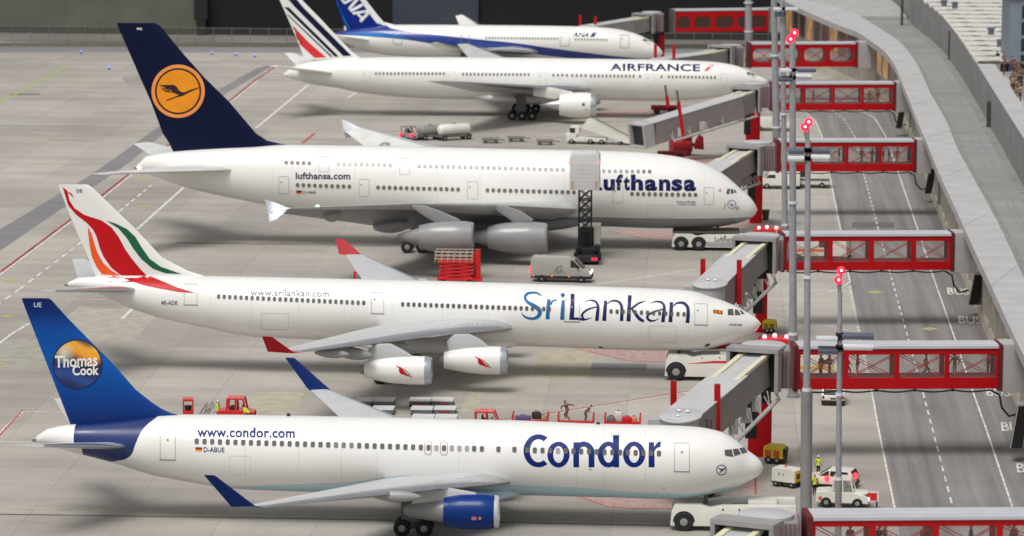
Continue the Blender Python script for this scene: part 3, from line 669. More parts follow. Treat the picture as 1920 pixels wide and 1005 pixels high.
for wg, sg in zip(D.wings, (-1, 1)):
    bm = new(); q = D.pair([(39.0, (543, 390.5), (503, 396), .06), (39.5, (510, 378), (496, 373), .06)])[0 if sg < 0 else 1]
    for t in q: t[3] = Vector((0, 1, .2))
    loft(bm, q); obj('winglet', bm, [mat('winglet pale', (205, 208, 214), .35)]*2, wg, smooth=35, world=True)
for dy, x0, x1, y in ((31.5, 606, 640, 405), (21, 700, 770, 425), (9, 800, 880, 428)):
    for sg in (-1, 1):
        p, q = D.at(x0, y, -dy), D.at(x1, y-4, -dy); L_ = (q-p).length; bm = new()
        lathe(bm, [(L_*t, .75*(y/405)**2*max(math.sin(math.pi*min(t*.9+.06, 1))**.6, .02)) for t in np.linspace(0, 1, 14)], (p.x, D.Y+sg*dy, p.z), (q-p), 16)
        obj('flap_fairing', bm, ENGG, D.root, smooth=True, world=True)
D.fair(690, 1140, D.loc(900, 396)[2], D.loc(900, 436)[2], 3.9, mat('grey belly paint', (138, 140, 143), .35))
for dy, x0, x1, t0, b0, t1, b1, cx in ((25.7, 786, 888, 423, 466, 413, 476, 762), (14.8, 915, 1026, 424, 466, 415, 477, 890)):
    D.engine(dy, (x0, x1-4, [(0, t0, b0), (.3, t1+3, b1-3), (.7, t1, b1), (1, t1+3, b1-2)]), x1, [(cx-18, 442, 448), (cx, 437, 457), (x0+8, t0+3, b0-3)], ENGG, ENGG)
    lx = 765 if dy > 20 else 915; D.pylon(dy, [(lx+4, 384), (lx+30, 385), (lx+62, 396), (x1-25, 412), (x1-30, 420), (x0+45, 424), (lx+44, 413), (lx+20, 398)], .7, ENGG)
D.bogie(792, 6.2, (-1.7, 0, 1.7), .7, .5, 4.2, 1.5); D.bogie(815, 2.6, (-1.7, 0, 1.7), .7, .5, 4.2, 1.3); D.nose_gear(1338, .55, .9, 3.4)
D.windows([(536.7, 304.6, 580, 305.8, 5), (634.3, 306.8, 731.6, 309, 10), (786, 311, 1055.5, 318, 26), (1132, 320.4, 1218, 321.8, 9), (558, 347, 655, 350, 10), (709, 351.6, 859, 355.4, 15), (914, 356.7, 1076, 360.7, 16), (1185, 363.7, 1304, 365.4, 12)], 7, 8, 3.3, mat('round window pane', (112, 110, 104), .2))
for q in ((597, 293, 617, 322.5), (749, 297, 768.6, 327.4), (522, 330.6, 542, 363.4), (672.5, 335.7, 692.5, 368.4), (876, 340.5, 896, 373), (1320, 351.5, 1338.5, 383), (1148.6, 348.5, 1168, 380.5)): D.door(*q, r=2, wd=.7, sill=False)
D.art('cargo_door', [frame2d(1213, 384, 1264, 408, 1, .6)], mat('faint panel line', (196, 196, 197), .5))
LH = mat('dark blue lettering', (8, 22, 76), .5, spec=.2)
for s_, x0, yt, x1, yb in (('u', 1131.5, 336, 1153, 357.8), ('f', 1154.5, 327, 1168, 357), ('t', 1169, 330, 1181, 357.5), ('h', 1183, 327, 1206, 357.5), ('a', 1209, 336, 1232, 358.2), ('n', 1235.5, 336, 1257, 358), ('s', 1259, 336, 1279.5, 358.6), ('a', 1282, 336.4, 1305, 358.8)):
    D.art('lettering', [textfit(s_, x0, yt, x1, yb, 0, .045)], LH, off=.012)
D.art('lettering', [poly2d([(1107, 326), (1113, 326), (1113, 351), (1129, 351.4), (1129, 357), (1107, 356.6)])], LH, off=.012)
D.art('lettering', [textfit('lufthansa.com', 554.5, 323, 657, 336, .006, .03, 1.04)], mat('charcoal lettering', (52, 54, 74), .35))
D.art('registration', [textfit('D-AIMA', 568.5, 358, 593, 363, .01, .01)], mat('slate lettering', (92, 100, 128), .4), grid=4)
fl = D.art('flag', [poly2d([(555.5, 357), (566, 357.2), (566, 359.6), (555.5, 359.4)])], mat('flag black', (25, 20, 20), .4))
D.art('flag_stripe', [poly2d([(555.5, 359.4), (566, 359.6), (566, 362), (555.5, 361.8)])], mat('flag red', (190, 25, 30), .4), parent=fl); D.art('flag_stripe', [poly2d([(555.5, 361.8), (566, 362), (566, 364.4), (555.5, 364.2)])], mat('flag gold', (235, 180, 30), .4), parent=fl)
D.art('lettering', [textfit('Airbus A380-800', 1268, 376.5, 1304.5, 380, .02, .015), textfit('Frankfurt am Main', 1272, 381.2, 1304.5, 384.5, .02, .015)], mat('slate lettering', (92, 100, 128), .4), grid=4)
D.art('emblem', [circ2d(1372, 383.4, 8.3, 32, 7.2), poly2d([(1366, 381), (1371, 382), (1373, 384), (1379, 381.5), (1374, 386), (1368.5, 387.5), (1371, 385)])], mat('slate lettering', (92, 100, 128), .4), grid=3)
D.art('marking', [circ2d(1382.5, 390.5, 3.6, 16, 2.6), circ2d(1382.5, 390.5, 1.4, 10)], mat('red marking', (190, 90, 95), .4), grid=3); D.art('marking', [poly2d([(1358, 383), (1361, 383), (1361, 386), (1358, 386)]), poly2d([(1357, 388), (1360, 388), (1360, 391), (1357, 391)])], mat('amber marking', (200, 140, 60), .4), grid=3)
D.art('marking', [poly2d([(1347, 356), (1350, 353), (1353, 356), (1352, 360), (1348, 360)])], mat('pink marking', (200, 160, 165), .4), grid=3)
cH = crop(960, 250)
for P_ in ([(1344, 381), (1352, 348), (1368, 348), (1365, 382)], [(1371, 350), (1385, 350), (1392, 366), (1390, 378), (1374, 380)], [(1392, 350), (1402, 356), (1412, 372), (1398, 376)]):
    D.art('cockpit_window', [tr2(poly2d(P_), cH)], PANE, grid=3, off=.025)
def lamp(name, p, r, m, parent, world=True):
    bm = new(); bmesh.ops.create_icosphere(bm, subdivisions=2, radius=r); bm.transform(Matrix.Translation(p)); return obj(name, bm, m, parent, smooth=True, world=world)
LWH = mat('lit white lamp', (235, 245, 255), emit=14); LGR = mat('lit green lamp', (120, 255, 190), emit=7); LRED = mat('lit red lamp', (255, 14, 36), emit=5); LBLU = mat('lit blue lamp', (80, 110, 255), emit=3)
lamp('navigation_lamp', D.at(519, 393, -39.9), .3, LWH, D.wings[0]); lamp('navigation_lamp', D.at(595, 387.5, -35.5), .2, LGR, D.wings[0]); lamp('tail_lamp', D.at(261, 315, -.3), .2, LWH, D.body)

seams(D, (430, 510, 590, 665, 740, 820, 900, 980, 1060, 1200, 1270, 1320), 290, 405)
# ================================================================== 4: red-striped tail
E = Plane('airliner', 560.7, 900, 'all white airliner whose white tail carries navy and red slanting stripes')
E.fuselage([(531, 139), (536, 134), (549, 124.5), (575, 117), (599, 113), (671, 107.5), (778, 106.3), (960, 107.5), (1139, 110), (1258, 112), (1333, 115), (1378, 122), (1402, 131), (1423, 142), (1435, 148.5), (1440, 152.5)],
           [(531, 141.5), (536, 145), (549, 149), (581, 157), (629, 164.5), (671, 173), (734, 180.6), (778, 183.6), (868, 186.4), (1118, 188), (1214, 189.3), (1288, 188), (1348, 182), (1390, 172), (1420, 162.5), (1434, 157), (1440, 152.5)])
E.fin([((690, 110), (569, 112)), ((674, 107), (568, 105)), ((659, 96), (566, 97)), ((635, 71.6), (556, 72)), ((599, 33), (539, 33)), ((563, -3), (523, -3)), ((558, -6), (523, -6))], WHITE)
c2 = crop(480, 0); AFN = mat('stripe navy', (16, 24, 54), .45, spec=.15)
E.art('tail_stripe', [tr2(poly2d([(188, -20), (242, -20), (300, 50), (600, 350), (548, 352), (250, 50)]), c2)], AFN, 'fin', .02)
E.art('tail_stripe', [tr2(poly2d([(178, 45), (205, 45), (520, 355), (496, 357)]), c2)], AFN, 'fin', .02)
E.art('tail_stripe', [tr2(poly2d([(192, 90), (200, 90), (482, 357), (470, 358)]), c2)], AFN, 'fin', .02)
E.art('tail_stripe', [tr2(poly2d([(213, 160), (238, 168), (330, 265), (440, 360), (368, 364), (262, 265)]), c2)], mat('stripe red', (215, 42, 44), .35), 'fin', .02)
E.stab([(1.2, (634, 138), (560, 134), .12), (10.8, (524, 124.5), (502, 122.6), .13)], m=WHITE)
E.wing([(2.6, (1112, 166), (920, 172), .12), (11, (1015, 163), (893, 173), .1), (31.5, (826, 152), (800, 152), .06)], m=mat('wing pale grey', (184, 185, 184), .4))
E.fair(860, 1150, E.loc(900, 172)[2], E.loc(900, 193)[2], 3.2)
EE = E.engine(9.8, (1049.6, 1108, [(0, 178, 218), (.4, 173.5, 221), (.8, 173, 222), (1, 174, 221)]), 1115, [(1014, 193, 197), (1030, 189, 202), (1050, 185, 207)], WHITE, SILV, SILV)
E.pylon(9.8, [(1000, 163), (1030, 163), (1075, 172), (1070, 178), (1040, 186), (1000, 180)])
E.bogie(975, 5.5, (-1.5, 0, 1.5), .66, .5, 4.0, 1.5); E.nose_gear(1350, .5, 0, 3)
E.windows([(705, 138, 832, 138.2, 19), (868, 139.3, 991, 140, 18), (1037.5, 141, 1063, 141.3, 4), (1073, 141.6, 1098, 142, 4), (1108, 142.4, 1188, 143, 12), (1200, 143.3, 1200, 143.3, 1), (1240.5, 143.8, 1240.5, 143.8, 1), (1254, 144, 1340.5, 145.4, 13)], 4, 5.6, 1.6, mat('small window pane', (120, 118, 110), .25))
for q in ((680, 133, 694, 153), (838, 133.5, 852, 155), (1010, 135, 1024, 157), (1212, 138, 1227, 160), (1350, 139, 1364, 160)): E.door(*q, r=1.5, wd=.5, m=mat('faint panel line', (196, 196, 197), .5), sill=False)
E.art('lettering', [textfit('AIRFRANCE', 1143.6, 119.3, 1313, 133, .006, .028, 1.05)], mat('dark blue lettering', (16, 28, 84), .3), grid=5)
E.art('lettering', [tr2(poly2d([(1203, 447), (1226, 447), (1270, 408), (1242, 408)]), crop(960, 0))], mat('slash red', (206, 50, 46), .35))
E.art('registration', [textfit('F-GSQI', 704, 121.5, 732, 126, 0, .0)], LINED)
for P_ in ([(1473, 452), (1498, 455), (1500, 472), (1478, 470)], [(1502, 456), (1524, 460), (1530, 475), (1504, 474)], [(1528, 461), (1536, 464), (1550, 476), (1536, 476)]):
    E.art('cockpit_window', [tr2(poly2d(P_), crop(960, 0))], PANE, grid=3, off=.025)
eb = bvh_of(EE[0]); E.art('marking', [circ2d(1094, 196, 3, 14)], NAVY, (eb, EE[0]), .015); E.art('marking', [circ2d(1099, 206, 2, 12)], mat('pink marking', (200, 160, 165), .4), (eb, EE[0]), .015)

seams(E, (660, 760, 855, 950, 1050, 1140, 1235, 1320), 112, 175)
# ================================================================== 5: blue-striped, farthest
G = Plane('airliner', 640, 930, 'farthest white airliner with a long blue stripe and blue tail')
su = zx(G, [(625, 62), (640, 57), (648, 49), (660, 45), (716, 43), (724, 50), (740, 55.5), (778, 60.5), (883, 72), (960, 79.5), (1035, 90), (1109, 100), (1169, 107), (1200, 109.5), (1240, 110)], -2.4)
sl2 = zx(G, [(625, 66.5), (650, 67), (695, 69), (749, 73), (823, 83.5), (874, 89.5), (960, 95), (1035, 106), (1109, 112), (1169, 112), (1200, 111), (1240, 111)], -2.4)
G.fuselage([(629, 62), (634, 60), (659, 54.5), (695, 49), (740, 46), (830, 46), (960, 47), (1109, 49.5), (1151, 53), (1187, 61), (1214, 73), (1232, 85), (1240, 94), (1243, 100)],
           [(629, 67), (634, 72), (665, 88), (695, 98), (740, 105), (830, 109), (960, 110.5), (1109, 114), (1160, 115), (1190, 114.5), (1214, 112.5), (1230, 108.5), (1239, 104.5), (1243, 100)], m=livery('blue stripe livery', [((4, 46, 130), 'x', sl2, su)]))
FIN5 = mat('blue tail paint', (2, 36, 122), .4, noise=.05, spec=.2); CYAN5 = mat('cyan tail paint', (10, 104, 176), .4, spec=.2)
G.fin([((752, 49), (655, 62)), ((738, 46), (651, 59)), ((719, 41), (648, 50)), ((707, 27), (641, 36)), ((686, 0), (628, 0)), ((660, -40), (610, -40)), ((655, -44), (609, -44))], FIN5, WHITE)
c_ = crop(480, 0)
cG = crop(600, 0, 10.05)
G.art('lettering', [tr2(stroke2d(q, 4), cG) for q in ([(395, -30, 42), (470, 62, 42)], [(455, 62, 46), (650, -45, 46)], [(722, -40, 56), (555, 160, 56)], [(545, 140, 50), (612, 215, 50)], [(588, 200, 56), (805, 85, 56)])], WL, 'fin', .03)
G.art('lettering', [tr2(stroke2d(q, 4), cG) for q in ([(615, 252, 48), (925, 205, 48)], [(935, 212, 56), (760, 405, 56)])], WL, 'fin', .034); G.art('lettering', [tr2(stroke2d([(710, 262, 44), (790, 340, 44)], 4), cG)], WL, 'fin', .038)
G.art('rudder_band', [tr2(poly2d([(262, -20), (300, -20), (390, 200), (590, 590), (510, 600)]), cG)], CYAN5, 'fin', .02)
G.art('tail_band', [tr2(poly2d([(520, 618), (640, 622), (900, 603), (1150, 612), (1400, 645), (1700, 738), (1500, 725), (1200, 700), (900, 678), (600, 650)]), cG)], CYAN5, off=.02)
G.stab([(1.1, (700, 76), (645, 70), .08), (9.9, (637, 68), (623, 66), .06)], m=WHITE)
G.wing([(2.4, (1010, 96), (868, 98), .12), (10, (930, 94), (845, 99), .1), (26, (856, 87), (820, 92), .07), (30, (822, 79), (806, 82), .05)], m=WHITE)
G.engine(9.7, (925, 975, [(0, 112, 134), (.5, 109, 137), (1, 110, 137)]), 982, [(905, 121, 125), (925, 115, 131)], WHITE)
G.bogie(870, 4.9, (-.8, .8), .65); G.nose_gear(1180, .5)
G.windows([(912, 71, 1045, 72.6, 24), (1079, 73.6, 1137, 75, 11)], 3.2, 4.5, 1.4, mat('small window pane', (120, 118, 110), .25))
for q in ((737, 57, 754, 83), (863.6, 59, 880, 82), (1050, 62, 1068, 86.6), (1163, 65, 1179.4, 90)): G.door(*q, r=1, wd=.9, m=LINED, sill=False)
G.art('lettering', [textfit('ANA', 1073, 61, 1104, 69, .02, .03, 1.0, .3)], mat('dark blue lettering', (16, 28, 84), .3))
G.art('lettering', [tr2(poly2d([(488, 232), (505, 206), (532, 206), (516, 232)]), crop(960, 0))], mat('dark blue lettering', (16, 28, 84), .3))
for P_ in ([(820, 246), (848, 244), (852, 260), (824, 258)], [(856, 246), (872, 252), (880, 262), (858, 260)]):
    G.art('cockpit_window', [tr2(poly2d(P_), crop(960, 0))], PANE, grid=3, off=.03)
# ================================================================== ground
def ground_mat(name, rgb, slab=None, streak=.10, blotch=.10, seed=0., joint=.72, along=(.06, .5)):
    m = bpy.data.materials.new(name); m.use_nodes = True; n, L = m.node_tree.nodes, m.node_tree.links
    b = n['Principled BSDF']; b.inputs['Roughness'].default_value = .82; b.inputs['Specular IOR Level'].default_value = .25
    tc = n.new('ShaderNodeTexCoord')
    def noise(scale, sx=1, sy=1, det=6):
        mp = n.new('ShaderNodeMapping'); mp.inputs['Scale'].default_value = (sx, sy, 1); mp.inputs['Location'].default_value = (seed, seed*1.7, 0)
        L.new(tc.outputs['Object'], mp.inputs[0]); z = n.new('ShaderNodeTexNoise'); z.inputs['Scale'].default_value = scale; z.inputs['Detail'].default_value = det
        z.inputs['Roughness'].default_value = .6; L.new(mp.outputs[0], z.inputs[0]); return z.outputs[0]
    def fac(src, a, lo=.35, hi=.65):
        r = n.new('ShaderNodeMapRange'); r.inputs[1].default_value = lo; r.inputs[2].default_value = hi; r.inputs[3].default_value = 1-a; r.inputs[4].default_value = 1+a*.6
        L.new(src, r.inputs[0]); return r.outputs[0]
    def mul(a, c):
        q = n.new('ShaderNodeMath'); q.operation = 'MULTIPLY'; L.new(a, q.inputs[0]); L.new(c, q.inputs[1]); return q.outputs[0]
    v = mul(fac(noise(.02), blotch), fac(noise(.11, 1, 1), blotch*.5)); v = mul(v, fac(noise(.5, *along), streak)); v = mul(v, fac(noise(3.5), .06))
    if slab:
        br = n.new('ShaderNodeTexBrick'); br.offset = 0; br.inputs['Scale'].default_value = 1; br.inputs['Brick Width'].default_value = slab[0]; br.inputs['Row Height'].default_value = slab[1]
        br.inputs['Mortar Size'].default_value = .035; br.inputs['Mortar Smooth'].default_value = .4; br.inputs['Color1'].default_value = (.92,)*3+(1,); br.inputs['Color2'].default_value = (1.04,)*3+(1,); br.inputs['Mortar'].default_value = (joint,)*3+(1,)
        L.new(tc.outputs['Object'], br.inputs[0]); v = mul(v, br.outputs[0])
    hue = n.new('ShaderNodeMix'); hue.data_type = 'RGBA'; hue.inputs['A'].default_value = lin(rgb); hue.inputs['B'].default_value = lin((rgb[0]-6, rgb[1]-4, rgb[2]+8))
    L.new(noise(.035, 1, 1, 3), hue.inputs['Factor'])
    mx = n.new('ShaderNodeVectorMath'); mx.operation = 'SCALE'; L.new(hue.outputs['Result'], mx.inputs[0]); L.new(v, mx.inputs['Scale']); L.new(mx.outputs[0], b.inputs['Base Color'])
    return m
def sheet(name, pts, z, m, parent=None, px=True, kind='structure'):
    bm = new(); P = [onZ(x, y, z) if px else Vector((x, y, z)) for x, y in pts]
    bm.faces.new([bm.verts.new(p) for p in P]); bm.normal_update()
    bmesh.ops.triangulate(bm, faces=bm.faces[:], ngon_method='EAR_CLIP')
    for f in bm.faces:
        f.normal_update()
        if f.normal.z < 0: f.normal_flip()
    o = obj(name, bm, m, parent)
    if kind and parent is None: o['kind'] = kind
    return o
CONC = ground_mat('apron concrete', (174, 167, 153), (7.2, 21.6), .12, .18)
bm = new(); bmesh.ops.create_grid(bm, x_segments=1, y_segments=1, size=2500); tag(obj('ground', bm, CONC), kind='structure')
ASPH = ground_mat('road asphalt', (139, 135, 127), None, .26, .12, 3., along=(1.6, .03))
ASPD = ground_mat('dark asphalt', (134, 131, 126), None, .1, .1, 9.)
WPAINT = mat('road paint white', (222, 220, 212), .7, noise=.3, nscale=1.5); YPAINT = mat('road paint yellow', (176, 172, 112), .7, noise=.25, nscale=1.5)
RPAINT = mat('road paint red', (190, 62, 62), .7, noise=.25, nscale=1.5); PINK = mat('hatched pink paint', (178, 150, 143), .75, noise=.2, nscale=2.)
KERB = mat('kerb drain dark', (92, 88, 82), .8, noise=.2)
def gline(name, pts, wd, m, z=.012, dash=None):
    P = [onZ(x, y, 0) for x, y in pts]; bm = new()
    segs = []
    for a, b in zip(P[:-1], P[1:]):
        if not dash: segs.append((a, b)); continue
        L_ = (b-a).length; d = (b-a)/L_; t = 0
        while t < L_: segs.append((a+d*t, a+d*min(t+dash[0], L_))); t += dash[0]+dash[1]
    for i, (a, b) in enumerate(segs):
        d = (b-a).normalized(); s = Vector((-d.y, d.x, 0))*wd/2; e = d*(wd*.45 if not dash and len(P) > 2 else 0); zz = Vector((0, 0, z+(.0015*(i % 2))))
        bm.faces.new([bm.verts.new(v+zz) for v in (a-s, b-s+e, b+s+e, a+s)])
    for f in bm.faces:
        f.normal_update()
        if f.normal.z < 0: f.normal_flip()
    return tag(obj(name, bm, m), kind='structure')
# strips, patches and markings
sheet('taxiway_strip', [(-80, 478), (0, 430), (167, 330), (280, 250), (325, 218), (480, 128), (520, 118), (352, 218), (307, 250), (248, 301), (113, 393), (0, 470), (-80, 524)], .004, ASPD)
sheet('perimeter_road', [(-300, 86), (1460, 90), (1470, 99), (-300, 98)], .004, ASPD)
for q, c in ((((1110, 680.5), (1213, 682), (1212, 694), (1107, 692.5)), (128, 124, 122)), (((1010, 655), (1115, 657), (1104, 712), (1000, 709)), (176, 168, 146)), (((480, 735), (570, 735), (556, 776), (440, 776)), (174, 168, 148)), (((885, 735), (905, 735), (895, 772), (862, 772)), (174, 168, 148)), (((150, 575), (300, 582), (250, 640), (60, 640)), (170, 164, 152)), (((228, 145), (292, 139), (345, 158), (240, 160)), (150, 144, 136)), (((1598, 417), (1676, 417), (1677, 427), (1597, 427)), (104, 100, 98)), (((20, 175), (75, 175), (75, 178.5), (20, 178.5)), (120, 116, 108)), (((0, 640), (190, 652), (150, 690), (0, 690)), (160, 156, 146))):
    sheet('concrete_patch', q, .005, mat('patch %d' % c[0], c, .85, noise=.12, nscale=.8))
gline('taxi_centre_line', [(-60, 953), (480, 963), (960, 972.5), (1262, 977)], .17, YPAINT); gline('drain_channel', [(-60, 963.5), (480, 971), (960, 979.8), (1255, 986)], .3, KERB)
gline('taxi_centre_line', [(-60, 681), (480, 685.5), (960, 691), (1245, 695)], .13, YPAINT)
gline('tyre_track', [(330, 455), (560, 458), (760, 461)], 1.6, mat('rubber streak', (132, 127, 119), .8, noise=.3, nscale=.3), .006); gline('tyre_track', [(520, 213), (700, 216), (950, 215)], 2.2, mat('rubber streak', (132, 127, 119), .8, noise=.3, nscale=.3), .006)
gline('seam_line', [(0, 186.5), (285, 186.5)], .35, KERB, .008)
gline('stand_line', [(0, 511), (130, 413.5), (191, 366.5), (254, 317), (430, 189.5), (480, 149), (516, 125)], .38, mat('worn red paint', (160, 74, 68), .75, noise=.4, nscale=.6))
gline('stand_line', [(0, 515), (130, 418), (193, 370), (256, 320), (432, 192), (482, 152)], .22, WPAINT, .013)
gline('stand_line', [(-10, 575), (37, 542), (146, 459), (224, 396), (290, 342)], .28, WPAINT, dash=(2.6, 2.2)); gline('stand_line', [(257, 430), (346, 350)], .35, WPAINT)
gline('stand_line', [(480, 240), (578, 159)], .4, WPAINT); gline('stand_line', [(566, 269), (590, 250)], .4, RPAINT); gline('stand_line', [(652, 184), (668, 173)], .4, WPAINT)
gline('stand_line', [(-10, 650), (22, 626), (54, 607)], .28, WPAINT); gline('stand_line', [(-10, 820), (43, 771.5), (112, 773)], .2, WPAINT); gline('stand_line', [(-10, 826), (43, 769)], .14, RPAINT, .014); gline('stand_line', [(-10, 828), (60, 829)], .16, WPAINT)
gline('stand_line', [(228, 598), (249, 579)], .3, WPAINT); gline('stand_line', [(233, 597), (340, 598)], .14, WPAINT); gline('stand_line', [(98, 560.5), (200, 562)], .14, WPAINT); gline('stand_line', [(118, 590), (250, 578)], .1, WPAINT)
gline('stand_line', [(860, 796), (1010, 778), (1330, 727)], .16, RPAINT, .013); gline('stand_line', [(860, 799.5), (1010, 780.5), (1330, 729)], .16, WPAINT, .011)
gline('stand_line', [(1110, 535), (1310, 503.5)], .2, WPAINT); gline('stand_line', [(640, 790), (940, 762)], .1, WPAINT)
gline('lit_taxi_line', [(-20, 204), (128, 122)], .35, mat('green yellow paint', (170, 190, 60), .6, noise=.2))
for q in ([(1076, 928), (1140, 950), (1180, 953), (1262, 953), (1262, 933), (1140, 927)], [(1385, 925), (1408, 902), (1416, 902), (1416, 925)], [(1080, 653), (1170, 675), (1187, 678), (1250, 678.5), (1262, 655)], [(1140, 432), (1210, 448), (1228, 450), (1262, 450), (1262, 430)], [(1320, 425), (1400, 412), (1440, 418), (1430, 432)], [(1120, 209), (1240, 205), (1240, 213), (1110, 219)], [(1180, 292), (1420, 296), (1400, 312), (1240, 306)]):
    sheet('stand_hatching', q, .006, PINK)
for q in ([(1076, 928), (1140, 950), (1180, 953), (1262, 953)], [(1080, 653), (1170, 675), (1187, 678), (1250, 678.5)], [(1140, 432), (1210, 448), (1228, 450), (1262, 450)], [(1416, 895), (1417, 926)]): gline('stand_outline', q, .14, RPAINT)
for x, y in ((19, 526), (272, 386), (266, 335), (13, 592.5), (9, 682)):
    gl_ = [(x-16, y), (x, y-2.6), (x+17, y), (x, y+2.6)]; sheet('ground_marker', gl_, .012, YPAINT)
for x, y in ((1641, 547.5), (1742, 616.5)):
    sheet('ground_marker', [(x-19, y), (x, y-3.4), (x+19, y), (x, y+3.4)], .016, YPAINT)
sheet('service_road', [(1400, 150), (1450, 172), (1505, 204), (1530, 226), (1542, 256), (1550, 300), (1577, 432), (1595, 530), (1636, 740), (1690, 1020), (2060, 1020), (2060, 760), (1830, 455), (1775, 330), (1740, 265), (1690, 204), (1640, 168), (1590, 150)], .004, ASPH)
for q, d in (([(1490, 200), (1506, 206), (1529.5, 227), (1541.5, 256), (1555, 325), (1577, 434), (1590, 512), (1594, 528), (1582, 537)], None), ([(1593, 537), (1610, 619), (1634, 730)], (.55, .5)), ([(1634, 730), (1646, 798), (1678, 955)], None), ([(1559, 206), (1583, 224), (1603, 256), (1619, 325), (1647, 430), (1668, 509), (1703, 635), (1731, 738), (1786, 950)], (2.2, 1.9)), ([(1610, 206), (1640, 221), (1661, 256), (1683, 320), (1720.6, 430), (1746, 508), (1791, 637), (1823.6, 733), (1847, 798.5), (1898, 950)], None), ([(1440, 561.5), (1540, 553), (1582, 538)], None), ([(1440, 579), (1506, 579)], None), ([(1440, 596), (1560, 612), (1610, 625)], None)):
    gline('road_line', q, .16 if d != (.55, .5) else .3, WPAINT, .014, d)
def groundtext(s, x0, yt, x1, yb, slope=0., shear=0.):
    vs, fs = textfit(s, x0, yt, x1, yb, slope, .02, 1., shear); bm = new(); bv = [bm.verts.new(onZ(x, y, .017)) for x, y in vs]
    for f in fs: bm.faces.new([bv[i] for i in f])
    bm.normal_update()
    for f in bm.faces:
        if f.normal.z < 0: f.normal_flip()
    tag(obj('road_lettering', bm, WPAINT), kind='structure')
groundtext('BUS', 1775, 539, 1817, 552, .03, -.1); groundtext('BUS', 1796, 592, 1841, 606, .03, -.1); groundtext('BUS', 1826, 640, 1872, 655, .03, -.1); groundtext('BUS', 1876, 791, 1926, 808, .02, -.1); groundtext('BUS', 1905, 868, 1958, 886, .02, -.1); groundtext('BUS', 1848, 727, 1895, 742, .03, -.1)
for x, y in ((152, 99.5), (397, 101.5), (442, 103.5), (478, 106), (205, 129)):
    t = thing('taxiway_lamp', onZ(x, y+1, 0), 0, 'small blue taxiway lamp glowing at the edge of the far apron', 'lamp', 'blue taxiway lamps')
    bm = new(); lathe(bm, [(0, .22), (.12, .22), (.14, .12), (.3, .12)], (0, 0, 0), (0, 0, 1), 12); obj('lamp_base', bm, BLACK, t)
    lamp('bulb', Vector((0, 0, .42)), .13, LBLU, t, world=False)
# ================================================================== far edge: fence, hall walls
Yf = onZ(300, 85, 0).y
sheet('verge', [(-300, 79), (1480, 83), (1480, 90), (-300, 86)], .05, mat('brown verge', (98, 88, 76), .9, noise=.2))
FM = mat('fence steel', (120, 122, 120), .5); FMESH = glassmat('fence mesh', (66, 66, 62), .34, .7)
ft = thing('perimeter_fence', (-80, Yf+4, 0), 0, 'long grey see-through fence along the far edge of the apron', 'fence')
bm = new(); box(bm, -60, 150, -.02, .02, .15, 2.9); obj('mesh_panel', bm, FMESH, ft)
bm = new(); box(bm, -60, 150, -.05, .05, 2.9, 3.0); box(bm, -60, 150, -.05, .05, .05, .15); obj('rail', bm, FM, ft)
for k in range(62):
    bm = new(); tube(bm, [(-60+k*3.4, -.1, 0), (-60+k*3.4, -.1, 3.15)], .055, 8); obj('post', bm, FM, ft)
Yw = Yf+24
def hallwall(label, xa, xb, c, h=26., dz=0., rough=.9, dep=.6):  # the dark of the hall is put into the panel colours
    a, b = onY(xa, 0, Yw+dz), onY(xb, 0, Yw+dz); t = thing('hall_wall', ((a.x+b.x)/2, Yw+dz, 0), 0, label, 'wall')
    bm = new(); box(bm, a.x-t.location.x, b.x-t.location.x, 0, dep, 0, h); obj('panel', bm, mat('hall wall %d %d' % c[:2], c, rough, noise=.12, nscale=.15), t); return t
hallwall('dull grey green hall wall panel behind the fence at far left', -300, 372, (92, 94, 84))
hallwall('hall wall with its darkness painted black, behind the striped tail', 372, 736, (9, 9, 10), dz=.8)
hallwall('blue grey hall panel behind the farthest airliner', 736, 897, (56, 64, 74), h=7.6, dz=.2)
hallwall('hall wall with its darkness painted black, behind the farthest airliner nose', 736, 1500, (14, 14, 18), dz=1.)
t = thing('equipment_box', onY(376, 22, Yw-.6)*1, 0, 'black speaker-like box fixed high at the edge of the grey green wall', 'box')
t.location.z = 0; bm = new(); box(bm, -1.2, 1.4, -.4, .4, 2.9, 9, .2); box(bm, -.6, 1.0, -.55, .35, 0, 2.9, .1); obj('housing', bm, BLACK, t)
# ================================================================== terminal pier
PALE = mat('pale roof coating', (180, 179, 178), .55, noise=.08, nscale=.3); DECK = ground_mat('roof deck', (146, 147, 138), None, .12, .08, 5.)
WALLC = mat('terminal wall', (178, 169, 156), .7, noise=.12, nscale=.5); CREAM = mat('cream plinth', (206, 198, 176), .7, noise=.1); GREYC = mat('grey concrete wall', (142, 140, 138), .8, noise=.12, nscale=.3)
ZB = 10.0
OUT = [(1440, -14), (1479, 6), (1500, 16), (1538, 33), (1574, 48), (1607, 60), (1634, 78), (1661, 99), (1679, 125), (1691, 155), (1706, 191), (1721, 230), (1738, 269), (1762, 328), (1795, 399), (1825, 465), (1864, 548), (1890, 606), (1915, 658), (1960, 745), (2040, 900), (2100, 1010)]
INN = [(1470, -14), (1500, -2), (1530, 4), (1565, 12), (1607, 27), (1637, 45), (1660, 60), (1679, 72), (1703, 96), (1718, 118), (1732, 147), (1747, 179), (1771, 221), (1801, 290), (1830, 342), (1868, 412), (1898, 474), (1918, 517), (1950, 575), (2010, 680), (2090, 815), (2150, 910)]
BASE = [(1640, -14), (1690, 22), (1715, 50), (1735, 66), (1756, 84), (1774, 103), (1800, 140), (1830, 190), (1858, 240), (1890, 297), (1920, 350), (1970, 440), (2060, 600), (2200, 850)]
